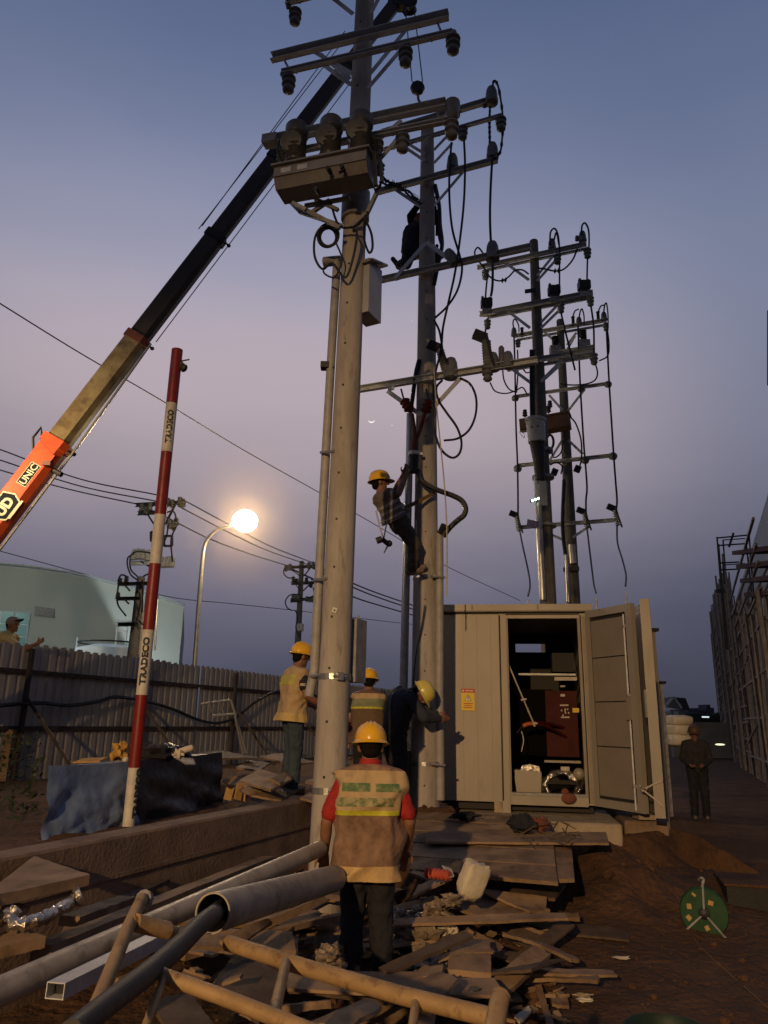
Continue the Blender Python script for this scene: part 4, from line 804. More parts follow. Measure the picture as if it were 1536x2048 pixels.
# ---------------- wires between the distant poles
def wire(name, pts, r, label, group=None, n=10):
    P = [at(*p) for p in pts]
    return tag(obj(name, MB().tube(spline(P, n), r, 5), M_black), label, 'wire', group)
GW = 'overhead wires of the distant line'
for k, (pts, lb) in enumerate([
    (((-120, 862, 21), (0, 899, 23), (160, 958, 25), (316, 990, 26)), 'upper of the three overhead wires left of the red and white pole'),
    (((-120, 882, 21), (0, 920, 23), (160, 972, 25), (316, 1003, 26)), 'middle of the three overhead wires left of the red and white pole'),
    (((-120, 902, 21), (0, 940, 23), (140, 979, 25), (274, 1008, 26)), 'lowest of the three overhead wires left of the red and white pole'),
    (((360, 996, 26), (450, 1045, 31), (540, 1092, 36), (630, 1127, 40)), 'upper wire running from the hidden pole past the glowing street lamp'),
    (((356, 1012, 26), (450, 1061, 31), (530, 1099, 36), (618, 1130, 40)), 'middle wire running from the hidden pole past the street lamp'),
    (((330, 1033, 26), (420, 1078, 31), (500, 1108, 36), (574, 1131, 40)), 'lowest wire running from the hidden pole toward the far pole'),
    (((628, 1130, 40), (700, 1164, 50), (760, 1188, 58), (860, 1222, 70)), 'upper wire beyond the far pole, behind the nearest pole'),
    (((618, 1132, 40), (700, 1172, 50), (760, 1196, 58), (860, 1230, 70)), 'middle wire beyond the far pole, behind the nearest pole'),
    (((574, 1134, 40), (700, 1191, 50), (760, 1211, 58), (860, 1240, 70)), 'lowest wire beyond the far pole, behind the nearest pole')]):
    wire('overhead_wire', pts, .024+.0004*pts[-1][2]*(k > 5), lb, GW)
wire('long_thin_cable', ((-60, 570, 12), (0, 607, 12.6), (160, 706, 14.5), (320, 799, 17), (480, 896, 20), (640, 986, 24), (760, 1055, 27), (890, 1131, 31), (1040, 1201, 36)), .014, 'single thin cable crossing the whole sky from upper left')
wire('far_thin_wire', ((-40, 1092, 34), (0, 1102, 35), (150, 1143, 36), (330, 1192, 39), (460, 1207, 42), (600, 1222, 46), (800, 1246, 52), (900, 1255, 56)), .02, 'faint far wire skimming above the warehouse roof')
# ---------------- street lamp
lp = thing('street_lamp', tuple(V((at(390, 1320, 20).x, 20, .0))), 'curved street lamp glowing orange white beyond the fence', 'street lamp')
pb_ = at(390, 1320, 20); Pp = [V((pb_.x, 20, 0)), pb_, at(399, 1190, 20), at(405, 1120, 20), at(411, 1086, 20), at(425, 1067, 19.9), at(443, 1056, 19.8), at(462, 1050, 19.7)]
obj('lamp_post', MB().tube([Pp[0], Pp[1]]+spline(Pp[1:], 6)[1:], .065, 12, .03), M_pipe, lp, 60)
gl = at(490, 1042, 19.6)
obj('lamp_arm_head', MB().tube([at(460, 1051, 19.7), gl+V((0, 0, .15))], .05, 8, .12), M_galvd, lp)
em = mat('sodium_glow', (1, 1, 1), None, .5, em=(1, .74, .40), emis=190, bump=0)
obj('lamp_bloom_ball', MB().ball(gl, .315, 24, 16, Matrix.Diagonal((1.05, 1, .92))), em, lp, 80)  # glowing ball swollen to the size of the lamp's bloom
hz = MB().ball(gl, 3.2, 24, 16); ho = obj('lamp_glare_halo', hz, None, origin=gl); tag(ho, 'warm halo volume added for the glare around the lit street lamp', kind='stuff')  # scattering ball added to imitate the lamp's glare halo
hm = bpy.data.materials.new('glare_halo_volume'); hm.use_nodes = True; t = hm.node_tree; t.nodes.clear(); vo = t.nodes.new('ShaderNodeVolumePrincipled'); mo = t.nodes.new('ShaderNodeOutputMaterial'); t.links.new(vo.outputs[0], mo.inputs['Volume'])
tcx = t.nodes.new('ShaderNodeTexCoord'); ln_ = t.nodes.new('ShaderNodeVectorMath'); ln_.operation = 'LENGTH'; t.links.new(tcx.outputs['Object'], ln_.inputs[0])
mrr = t.nodes.new('ShaderNodeMapRange'); mrr.interpolation_type = 'SMOOTHERSTEP'; t.links.new(ln_.outputs['Value'], mrr.inputs[0]); mrr.inputs[1].default_value = .3; mrr.inputs[2].default_value = 3.1; mrr.inputs[3].default_value = .024; mrr.inputs[4].default_value = 0
t.links.new(mrr.outputs[0], vo.inputs['Density']); vo.inputs['Color'].default_value = (1, .78, .5, 1); vo.inputs['Anisotropy'].default_value = .3
ho.data.materials.append(hm)
# ---------------- red and white marker pole
rp_ = thing('marker_pole', tuple(V((-2.22, 7.2, .7))), 'tall red and white banded steel pole with stencilled lettering', 'pole')
Y = 7.2; X = at(258, 1640, Y).x; rr = .058
for k, (y0, y1, m) in enumerate(((700, 808, 'r'), (808, 905, 'w'), (905, 1030, 'r'), (1030, 1128, 'w'), (1128, 1260, 'r'), (1260, 1390, 'w'), (1390, 1535, 'r'), (1535, 1665, 'w'))):
    cx = lambda y: 355-(355-258)*(y-700)/(1640-700)
    z1, z0 = at(cx(y0), y0, Y).z, at(cx(y1), y1, Y).z if k < 7 else .6
    obj('paint_band', MB().tube([V((X, Y, z0)), V((X, Y, z1))], rr-.0007*k, 22), M_red if m == 'r' else M_white, rp_, 40)
def poletext(s, zc, size, ang, zl):
    vs, fs = text(s, size, .0012, .004); b = MB(); w = max(v.x for v in vs); k = zl/w
    b.add([V((X+math.sin(ang+(-(v.y-size*.36))/rr)*(rr+.001+max(0, v.z)), Y-math.cos(ang+(-(v.y-size*.36))/rr)*(rr+.001+max(0, v.z)), zc-zl/2+v.x*k)) for v in vs], fs)
    # letters read upward with their tops to the left
    return obj('lettering', b, M_ink, rp_)
zA = at(345, 856, Y).z; zB = at(290, 1322, Y).z; zC = at(266, 1585, Y).z
poletext('TRADECO', zA, .075, .25, .36); poletext('TRADECO', zB, .075, .1, .44); poletext('TRADECO', zC, .075, 1.15, .42)
p = at(366, 735, Y)
obj('pulley_bracket', MB().tube([at(352, 724, Y), at(379, 719, Y)], .008, 6), M_blackm, rp_); obj('pulley', MB().lathe([(.02, -.03), (.045, -.02), (.03, 0), (.045, .02), (.02, .03)], p, (.4, .9, 0), 14).box(at(361, 731, Y), (.05, .05, .07)), M_blackm, rp_)
# ================================================================== CRANE
cr = thing('truck_crane', (-5.2, 8.9, 0), 'long orange truck crane boom reaching diagonally behind the poles', 'crane')
def bc(x, y):
    t = (x-81)/(790-81); return at(x, y, 8.95+.6*t)
def cpt(x): # centre line
    t = (x-81)/(587-81) if x < 587 else None
    return bc(x, 933+(265-933)*t) if x < 587 else bc(x, 265+(30-265)*(x-587)/(778-587))
E0, E1 = cpt(81), cpt(700); bd = (E1-E0).normalized(); bs = bd.cross(UP).normalized(); bn = bs.cross(bd)
if bs.y > 0: bs = -bs
def section(x0, x1, h, w, m, name='boom_section', parent=None, collar=None):
    P, Q = E0+bd*((cpt(x0)-E0).dot(bd)), E0+bd*((cpt(x1)-E0).dot(bd)); pr = [(.5, -.28), (.5, .44), (.4, .5), (-.4, .5), (-.5, .44), (-.5, -.28), (-.28, -.5), (.28, -.5)]
    b = MB()
    for e in (P, Q): b.v += [e+bs*(a*w)+bn*(c*h) for a, c in pr]
    b.f = [(i, (i+1) % 8, 8+(i+1) % 8, 8+i) for i in range(8)]+[tuple(range(7, -1, -1)), tuple(range(8, 16))]
    o = obj(name, b, m, cr)
    if collar:
        b = MB(); k = 1.13
        for e in (Q-bd*.10, Q+bd*.012): b.v += [e+bs*(a*w*k)+bn*(c*h*k) for a, c in pr]
        b.f = [(i, (i+1) % 8, 8+(i+1) % 8, 8+i) for i in range(8)]+[tuple(range(7, -1, -1)), tuple(range(8, 16))]
        obj('section_collar', b, collar, cr)
        e = Q-bd*.04; obj('wire_guide', MB().tube([e-bn*h*.5, e-bn*h*.5-bn*.07+bs*.02], .012, 6).lathe([(.02, -.02), (.03, 0), (.02, .02)], e-bn*(h*.5+.085), bs, 8), M_blackm, cr)
    return o
M_swred = mat('switchgear_shaded_red', (.06, .008, .006), (.045, .007, .005), .6, 0, scale=6, bump=.06, spec=.15)  # red darkened to carry the shade inside the cabinet
M_bcol = mat('boom_collar_red', (.25, .06, .04), (.12, .05, .04), .55, .1, scale=6, bump=.2)
section(-230, 118, .325, .26, M_orange, collar=M_orange); section(110, 276, .285, .22, M_boom, collar=M_bcol); section(270, 430, .26, .2, M_boomd, collar=M_blackm)
section(424, 550, .235, .18, M_boomd, collar=M_blackm); section(545, 700, .215, .16, M_boomd, collar=M_blackm); section(690, 800, .19, .14, M_boomd)
# decals on the orange section
def decal(s, xpix, off, size, m, dz=.004, wide=None, bold=.004):
    c = E0+bd*((cpt(xpix)-E0).dot(bd))+bs*(.13+dz)+bn*off
    vs, fs = text(s, size, .0015, bold); w = max(v.x for v in vs); k = (wide/w) if wide else 1; hh = size*.36
    rt_ = bd; upv = bn if (bs.cross(rt_)).dot(bn) > 0 else -bn
    return obj('lettering', MB().add([c+rt_*((v.x-w/2)*k)+upv*(v.y-hh)+bs*max(0, v.z) for v in vs], fs), m, cr)
def dpanel(xa, xb, oa, ob, m, dz):
    A, Bq = [E0+bd*((cpt(x)-E0).dot(bd))+bs*(.13+dz) for x in (xa, xb)]
    return obj('decal_panel', MB().poly([A+bn*oa, Bq+bn*oa, Bq+bn*ob, A+bn*ob], -.001), m, cr)
M_dec = mat('decal_dark', (.02, .022, .03), (.03, .033, .04), .9, scale=10, bump=0, spec=.05)
dpanel(48.5, 79.5, -.062, .068, M_lett, .0015); dpanel(49.3, 78.7, -.056, .062, M_dec, .003)
decal('UNIC', 64, .003, .118, M_lett, .005, .285, .0025)
cx = E0+bd*((cpt(17)-E0).dot(bd)); hx = lambda r, dz: [cx+bs*(.13+dz)+bd*(x*r*1.45)+bn*(y*r) for x, y in ((-1, -.35), (-.8, -1), (.75, -1), (1.05, -.1), (.8, 1), (-.75, 1))]
obj('hexagon_badge', MB().poly(hx(.125, .0015), -.001), M_lett, cr); obj('hexagon_badge', MB().poly(hx(.112, .003), -.001), M_dec, cr)
decal('UD', 16, .0, .17, M_lett, .005, .24, .009)
dpanel(6, 33, -.15, -.125, M_lett, .0015)
# head bracket, light bar and bits at the first joint
e = E0+bd*((cpt(118)-E0).dot(bd))
obj('top_bracket', MB().tube([e+bn*.18-bd*.28, e+bn*.30-bd*.12, e+bn*.30+bd*.05, e+bn*.22-bd*.05], .018, 6), M_blackm, cr)
obj('roller', MB().tube([e-bd*.35-bn*.14+bs*.02, e-bd*.35-bn*.30+bs*.06], .035, 10), M_blackm, cr)
obj('pin_block', MB().box(e-bd*.33+bs*.14-bn*.10, (.10, .05, .06)), M_bcol, cr)
obj('weld_plate', MB().poly([e-bd*.26+bs*.132+bn*.15, e-bd*.30+bs*.132-bn*.12, e-bd*.20+bs*.132-bn*.12, e-bd*.12+bs*.132+bn*.15], -.004), M_orange, cr)
P, Q = E0+bd*(cpt(-200)-E0).dot(bd), E0+bd*(cpt(118)-E0).dot(bd)
obj('hose_tube', MB().tube([P-bn*.235+bs*.03, Q-bn*.235+bs*.03, E0+bd*(cpt(276)-E0).dot(bd)-bn*.185+bs*.03], .018, 8), M_pipe, cr)
# boom head with sheaves
h_ = E0+bd*(cpt(797)-E0).dot(bd)
obj('boom_head', MB().box(h_+V((.08, 0, .03)), (.42, .16, .26)).lathe([(.05, -.09), (.13, -.08), (.10, 0), (.13, .08), (.05, .09)], h_+V((.22, 0, -.04)), (0, 1, 0), 16), M_blackm, cr)
obj('boom_hook', MB().tube(spline([at(810, 14, 9.4), at(808, 24, 9.4), at(811, 32, 9.4)], 4), .03, 8, .015), M_blackm, cr)
# wire ropes along the boom
for k, (a, c, o) in enumerate((((397, 458), (700, 65), .05), ((404, 452), (690, 62), .0), ((312, 684), (716, 145), -.05))):
    P, Q = at(a[0], a[1], 9.25+o), at(c[0], c[1], 9.55+o)
    tag(obj('wire_rope', MB().tube([P, Q], .007, 5), M_blackm), ['outer of two thin wire ropes left of the crane boom', 'inner of two thin wire ropes left of the crane boom', 'thin wire rope running along the underside of the crane boom'][k], 'wire rope')
hk = thing('hook_block', tuple(at(836, 208, 9.35)), 'dark crane hook block hanging on two falls above the middle pole', 'hook')
for a, c in (((811, 18), (824, 163)), ((828, 14), (845, 163))): obj('rope_fall', MB().tube([at(*a, 9.5), at(*c, 9.4)], .009, 6), M_blackm, hk)
c = at(835, 176, 9.38); b = MB().lathe([(.06, -.05), (.105, -.045), (.115, 0), (.105, .045), (.06, .05)], c, (0, 1, 0), 8); obj('block_body', b, M_blackm, hk)
obj('hook', MB().tube(spline([at(836, 188, 9.38), at(837, 200, 9.38), at(841, 206, 9.38), at(838, 212, 9.38), at(832, 208, 9.38)], 5), .02, 8), mat('hook_orange', (.30, .13, .03), (.2, .08, .02), .5, .2, scale=8), hk, 60)

# ================================================================== CABINET (open kiosk)
CA, CB = V((.84, 9.98, 0)), V((2.64, 9.68, 0)); cu = (CB-CA).normalized(); cv = V((-cu.y, cu.x, 0)); Mc = Matrix.Rotation(math.atan2(cu.y, cu.x), 3, 'Z'); zb_, zt_ = .72, 3.06; Wc = (CB-CA).length
def cp(s, d, z): return CA+cu*s+cv*d+V((0, 0, z))
kc = thing('substation_cabinet', tuple(CA+V((0, 0, zb_))), 'large beige metal substation cabinet with its door standing open', 'cabinet')
def cbox(name, s0, s1, d0, d1, z0, z1, m, parent=kc): return obj(name, MB().box(cp((s0+s1)/2, (d0+d1)/2, (z0+z1)/2), (s1-s0, d1-d0, z1-z0), Mc), m, parent)
DEP = 2.6; ox0, ox1, oz0, oz1 = .80, 1.73, .84, 2.98
cbox('left_panel', -.10, .70, 0, .04, zb_, zt_-.02, M_cab)
for s in (.22, .40, .58): cbox('panel_fold', s, s+.012, -.008, .0, zb_+.02, zt_-.05, M_cab)
cbox('door_jamb', .703, .80, -.03, .05, zb_-.12, zt_-.02, M_cab); cbox('door_jamb', 1.73, 1.86, -.03, .05, zb_, zt_-.02, M_cab)
cbox('jamb_lip', .80, .82, -.015, .06, oz0, oz1, M_cabd); cbox('jamb_lip', 1.70, 1.728, -.045, -.031, oz0, oz1, M_cabd); cbox('jamb_lip', 1.76, 1.80, -.04, -.031, zb_+.02, zt_-.06, M_cabd)
cbox('dark_seam_strip', .705, .722, -.036, -.031, oz0-.1, zt_-.04, M_cabin); cbox('dark_seam_strip', 1.735, 1.75, -.038, -.031, oz0-.1, zt_-.04, M_cabin); cbox('dark_seam_strip', .724, 1.733, -.030, -.021, oz1+.045, oz1+.057, M_cabin); cbox('roof_gap', -.10, 1.86, -.012, -.0, zt_-.02, zt_-.002, M_cabin)  # dark strips laid along the seams of the door frame
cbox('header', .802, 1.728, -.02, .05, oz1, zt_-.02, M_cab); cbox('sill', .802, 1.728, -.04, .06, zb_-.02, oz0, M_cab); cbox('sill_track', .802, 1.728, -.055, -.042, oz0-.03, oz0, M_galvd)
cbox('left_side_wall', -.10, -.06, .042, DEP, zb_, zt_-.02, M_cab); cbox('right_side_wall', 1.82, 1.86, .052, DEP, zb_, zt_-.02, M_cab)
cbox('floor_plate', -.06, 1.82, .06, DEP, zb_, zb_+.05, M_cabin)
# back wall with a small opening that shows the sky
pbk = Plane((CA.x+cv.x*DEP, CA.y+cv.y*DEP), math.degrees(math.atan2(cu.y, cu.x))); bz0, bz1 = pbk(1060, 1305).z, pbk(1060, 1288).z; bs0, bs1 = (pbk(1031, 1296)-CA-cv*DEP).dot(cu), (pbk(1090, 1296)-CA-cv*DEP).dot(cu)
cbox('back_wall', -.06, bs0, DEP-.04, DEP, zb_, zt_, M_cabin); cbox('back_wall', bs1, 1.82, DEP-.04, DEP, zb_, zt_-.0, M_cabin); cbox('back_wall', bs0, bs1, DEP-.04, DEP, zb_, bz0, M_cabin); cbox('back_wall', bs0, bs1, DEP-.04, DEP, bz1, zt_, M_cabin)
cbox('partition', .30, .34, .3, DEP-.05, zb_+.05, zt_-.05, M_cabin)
# roof with fascia
cbox('roof', -.14, 1.90, -.06, DEP+.05, zt_, zt_+.10, M_cab); cbox('drip_edge', -.14, 1.90, -.075, -.061, zt_+.004, zt_+.02, M_cabd)
for s in (.35, 1.2): cbox('roof_seam', s, s+.02, -.068, -.0605, zt_+.02, zt_+.1, M_cabd)
# base skids and feet
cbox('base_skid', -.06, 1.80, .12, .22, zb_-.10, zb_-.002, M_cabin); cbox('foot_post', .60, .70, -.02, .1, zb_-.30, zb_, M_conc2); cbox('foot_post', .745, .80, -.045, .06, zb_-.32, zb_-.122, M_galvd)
for P in RBP: ins(kc, V((P.x, P.y, zt_+.1)), UP, .9, [(.05, 0), (.07, .02), (.03, .04), (.065, .06), (.03, .08), (.055, .1), (.02, .13)]+[(.012, max(.14, P.z-zt_-.1))], M_ins2, 'roof_bushing')
# door leaf hinged on the right jamb, swung toward the viewer
D0 = cp(1.84, -.04, 0); D1 = V((2.985, 8.87, 0)); du = (D1-D0).normalized(); dn = V((du.y, -du.x, 0))
if dn.x > 0: dn = -dn   # face seen from the camera's left
door = obj('door', MB().bar(D0+V((0, 0, (zb_+zt_)/2)), D1+V((0, 0, (zb_+zt_)/2)), .035, zt_-zb_), M_cab, kc)
DL = (D1-D0).length
def dbar(name, s0, s1, z0, z1, t, m): return obj(name, MB().bar(D0+du*s0+dn*(.0175+t/2+.001)+V((0, 0, (z0+z1)/2)), D0+du*s1+dn*(.0175+t/2+.001)+V((0, 0, (z0+z1)/2)), t, z1-z0), m, door)
dbar('frame_strip', 0, DL, zt_-.09, zt_, .03, M_cab); dbar('frame_strip', 0, DL, zb_, zb_+.09, .03, M_cab); dbar('frame_strip', 0, .06, zb_+.09, zt_-.09, .03, M_cab); dbar('frame_strip', DL-.1, DL, zb_+.09, zt_-.09, .03, M_cab)
zz = [zb_+.12, zb_+.69, zb_+1.21, zb_+1.74, zt_-.13]
dbar('panel_gap', .062, DL-.102, zb_+.092, zt_-.092, .002, M_cabin)
for i in range(4): dbar('inner_panel', .085, DL-.155, zz[i]+.007, zz[i+1]-.007, .014, M_cabd)
p = D0+du*(DL-.13)+dn*.05; obj('lock_rod', MB().tube([p+V((0, 0, zb_+.02)), p+V((0, 0, zt_-.12))], .011, 8), M_galv, door); obj('lock_case', MB().bar(p+V((0, 0, 1.72)), p+V((0, 0, 1.98)), .05, .05, du), M_cabd, door)
for z in (1.0, 2.0, 2.8): obj('rod_guide', MB().box(p+V((0, 0, z)), (.04, .04, .03)), M_galvd, door)
# second leaf, swung fully back beside it and seen nearly edge on
G0, G1 = V((3.22, 9.70, 0)), V((3.07, 8.66, 0)); zc = (zb_+zt_)/2
leaf = obj('second_door', MB().bar(G0+V((0, 0, zc)), G1+V((0, 0, zc)), .05, zt_-zb_+.02), M_cab, kc)
obj('door_edge', MB().bar(V((3.00, 8.69, zc)), V((3.10, 8.645, zc)), .03, zt_-zb_+.04), M_cab, leaf); obj('latch_plate', MB().bar(V((2.995, 8.71, 1.75)), V((2.995, 8.71, 2.05)), .03, .03), M_galvd, leaf)
# tie rope
tr = thing('tie_rope', (3.0, 8.7, 1.0), 'pale knotted rope tying the two open cabinet doors together', 'rope')
k0 = at(1286, 1580, 8.72); obj('knot', MB().ball(k0, .022, 8, 6), M_rope, tr)
for q in ((1324, 1562), (1327, 1614), (1280, 1572), (1292, 1576)): obj('rope_end', MB().tube(spline([k0, (k0+at(*q, 8.62))/2+V((.0, 0, .006)), at(*q, 8.62)], 4), .009, 6), M_rope, tr)
# warning sign
sg = thing('warning_sign', tuple(at(937, 1422, 9.9)), 'yellow warning sign with red strip and triangle on the cabinet panel', 'sign')
pc_ = Plane((CA.x, CA.y), math.degrees(math.atan2(cu.y, cu.x)))
def sq(x0, y0, x1, y1, o, m, name):
    return obj(name, MB().poly([pc_(x0, y0, o), pc_(x0+1*(y1-y0)/45, y1, o), pc_(x1+1*(y1-y0)/45, y1+.5, o), pc_(x1, y0+.5, o)], .002), m, sg)
sq(922, 1377, 949, 1421, -.013, M_sgny, 'sign_plate'); sq(922, 1377, 949, 1385, -.016, M_sgnr, 'red_strip')
def tri(cx, cy, r, o, m): return obj('triangle', MB().poly([pc_(cx, cy-r, o), pc_(cx-r*.95, cy+r*.75, o), pc_(cx+r*.95, cy+r*.75, o)], .001), m, sg)
tri(936, 1396, 7.5, -.016, M_ink); tri(936, 1396.4, 6.2, -.018, M_lett)
obj('lightning_mark', MB().poly([pc_(936.5, 1392.5, -.02), pc_(934.5, 1397, -.02), pc_(936, 1397, -.02), pc_(935.2, 1401, -.02), pc_(938, 1396, -.02), pc_(936.6, 1396, -.02), pc_(937.8, 1392.5, -.02)], .001), M_ink, sg)
tri(926, 1381, 2.6, -.018, M_lett)
for x0, x1, y in ((931, 946, 1380.5), (927, 946, 1406), (929, 943, 1410), (927, 945, 1414)): sq(x0, y, x1, y+1.4, -.018, M_lett if y < 1390 else M_sgnr, 'text_line')
# inside: dark red switchgear, bars, box, foil, leads
sw = thing('switchgear', tuple(cp(1.3, .9, zb_+.4)), 'dark red switchgear unit with white tags inside the open cabinet', 'switchgear')
cbox('unit_body', .86, 1.42, .95, 1.5, zb_+.52, 2.12, mat('switchgear_shade_black', (.006, .005, .005), None, .95, spec=.0, bump=0), sw); cbox('red_front', 1.30, 1.72, .80, 1.5, zb_+.52, 2.10, M_swred, sw)  # near-black body and dulled red hold the shade of the cabinet's inside
pz = Plane((CA.x+cv.x*.79, CA.y+cv.y*.79), math.degrees(math.atan2(cu.y, cu.x)))
def tagp(x0, y0, x1, y1, m=M_lett, name='white_tag'): return obj(name, MB().poly([pz(x0, y0), pz(x0, y1), pz(x1, y1), pz(x1, y0)], .004), m, sw)
M_tagw = mat('tag_white', (.55, .50, .44), (.45, .40, .34), .6, scale=20)
tagp(1109, 1354, 1154, 1361, M_tagw, 'top_label_strip'); tagp(1120, 1371, 1130, 1374, M_tagw); tagp(1121, 1388, 1130, 1393, M_tagw); tagp(1120, 1409, 1137, 1412, M_tagw); tagp(1122, 1433, 1139, 1436, M_tagw); tagp(1145, 1416, 1158, 1425, M_sgny, 'yellow_tag')
for x, y in ((1122, 1419), (1129, 1417), (1134, 1417), (1130, 1424), (1136, 1424), (1125, 1429), (1129, 1421)): tagp(x, y, x+2.5, y+3.5, M_tagw, 'symbol')
cbox('busbar', .95, 1.72, .72, .75, 2.30, 2.325, M_galv, sw); cbox('upper_box', 1.42, 1.72, .9, 1.3, 2.36, 2.62, M_cabin, sw); cbox('lower_rail', 1.25, 1.72, .62, .66, 1.17, 1.20, M_cab, sw)
cc_ = thing('cable_bundle', tuple(pz(1080, 1450)), 'dark red cables tied up by a pale string inside the cabinet', 'cable')
obj('cable_sleeve', MB().tube(spline([pz(x, y, -.35) for x, y in ((1046, 1452), (1056, 1448), (1072, 1447))], 4), .028, 8), mat('cable_orange', (.45, .10, .03), (.3, .06, .02), .5, scale=8), cc_, 60)
for k, pts in enumerate((((1070, 1446), (1090, 1446), (1110, 1450), (1128, 1456)), ((1070, 1449), (1092, 1452), (1112, 1462), (1132, 1474)))): obj('red_cable', MB().tube(spline([pz(x, y, -.35+.12*i) for i, (x, y) in enumerate(pts)], 5), .019, 8), M_swred, cc_, 60)
obj('lead_tail', MB().tube(spline([pz(x, y, -.35) for x, y in ((1046, 1452), (1040, 1458), (1034, 1466))], 4), .01, 6), M_black, cc_)
obj('thin_lead', MB().tube(spline([pz(x, y, -.35) for x, y in ((1043, 1462), (1047, 1480), (1043, 1503))], 5), .006, 6), M_galv, cc_)
obj('white_string', MB().tube([pz(1014, 1322, -.72), pz(1047, 1399, -.52), pz(1067, 1446, -.37)], .011, 6), M_rope, cc_)
obj('string_knot', MB().bar(pz(1042, 1400, -.53), pz(1053, 1398, -.53), .02, .02).bar(pz(1066, 1446, -.4), pz(1075, 1447, -.4), .02, .02).bar(pz(1066, 1446, -.4), pz(1070, 1453, -.4), .02, .02), M_rope, cc_)
px_ = Plane((CA.x+cv.x*.3, CA.y+cv.y*.3), math.degrees(math.atan2(cu.y, cu.x)))
bxc = thing('cardboard_box', tuple(px_(1056, 1588)), 'plain beige box standing inside the cabinet doorway, lower left', 'box')
obj('box_front', MB().poly([px_(1027, 1539), px_(1034, 1590), px_(1082, 1590), px_(1083, 1545)], .3), M_cab, bxc)
obj('foil_top', MB().add([px_(x, y, .1) for x, y in ((1040, 1540), (1044, 1531), (1060, 1528), (1078, 1533), (1082, 1546), (1060, 1550))]+[px_(x, y, .25) for x, y in ((1042, 1538), (1048, 1530), (1062, 1526), (1076, 1532), (1080, 1542), (1060, 1545))], [(0, 1, 2, 3, 4, 5), (6, 7, 8, 9, 10, 11)]+[(i, (i+1) % 6, 6+(i+1) % 6, 6+i) for i in range(6)]), M_foil, bxc)
fr_ = thing('foil_roll', tuple(px_(1115, 1590)), 'big crumpled shiny foil ring lying inside the cabinet doorway', 'foil')
P = [px_(1122+34*math.cos(a), 1577+32*math.sin(a), .1+.05*math.sin(a*3)) for a in [PI*.92+i*PI*1.25/22 for i in range(23)]]
b = MB().tube(P, lambda t: .038+.012*math.sin(t*22)+.006*math.sin(t*61), 12); b.v = [v+V((noise.noise(v*22), noise.noise(v*22+V((5, 0, 0))), noise.noise(v*22+V((0, 9, 0)))))*.018 for v in b.v]; obj('foil_ring', b, M_foil, fr_, 35)
b = MB().tube([px_(x, y, .0) for x, y in ((1092, 1572), (1098, 1586), (1106, 1594))], .02, 8); obj('foil_strip', b, M_foil, fr_)
tag(obj('red_rag', MB().ball(px_(1138, 1597, -.38), .085, 12, 8, Matrix.Diagonal((1.1, .5, .75))).ball(px_(1130, 1585, -.3), .05, 10, 6), mat('rag_red_brown', (.22, .07, .04), (.13, .05, .035), .9, scale=9, bump=.6)), 'red brown rag hanging over the cabinet door sill', 'rag')
tag(obj('white_label_box', MB().box(px_(1130, 1537, .2), (.11, .1, .045), Mc), M_tagw), 'small white labelled carton on the shelf inside the cabinet', 'carton')
tag(obj('pale_pot', MB().ball(px_(1158, 1548, .05), .075, 12, 8), M_cab), 'rounded pale lump at the right inside the cabinet doorway', 'pot')
# stepped cabinets behind, seen past the open doors
b3 = thing('side_cabinet', tuple(at(1300, 1600, 12.4)), 'dark narrow cabinet just behind the open cabinet doors', 'cabinet')
T = at(1311, 1263, 12.4); obj('cabinet_body', MB().box((T.x-.55, 12.92, T.z/2), (1.1, 1.0, T.z)), M_cabd, b3); obj('cabinet_lid', MB().box((T.x-.53, 12.92, T.z+.03), (1.16, 1.1, .05)), M_cabin, b3)
b4 = thing('side_cabinet', tuple(at(1320, 1560, 15.2)), 'lower dark cabinet farthest back beside the lane', 'cabinet')
T = at(1327, 1368, 15.2); obj('cabinet_body', MB().box((T.x-.55, 15.82, T.z/2), (1.1, 1.2, T.z)), M_galvd, b4); obj('cabinet_lid', MB().box((T.x-.53, 15.82, T.z+.03), (1.16, 1.3, .05)), M_cabin, b4)
# concrete foundation and block
fd = thing('foundation', (1.9, 10, 0), 'rounded edge concrete foundation block under the cabinet', 'foundation')
def slabp(pts, z0, z1, m, parent, name):
    b = MB().poly([V((x, y, z1)) for x, y in pts], z1-z0); o = obj(name, b, m, parent)
    md = o.modifiers.new('bevel', 'BEVEL'); md.width = .035; md.segments = 3; return o
slabp([(.9, 9.25), (2.72, 8.95), (2.95, 10.4), (1.1, 10.7)], .05, .60, M_conc2, fd, 'foundation_body')
slabp([(2.80, 9.15), (3.3, 9.1), (3.4, 10.0), (2.95, 10.1)], .0, .62, M_concr, fd, 'side_block')
obj('cap_piece', MB().box((3.06, 9.2, .66), (.22, .25, .05)), M_conc2, fd)

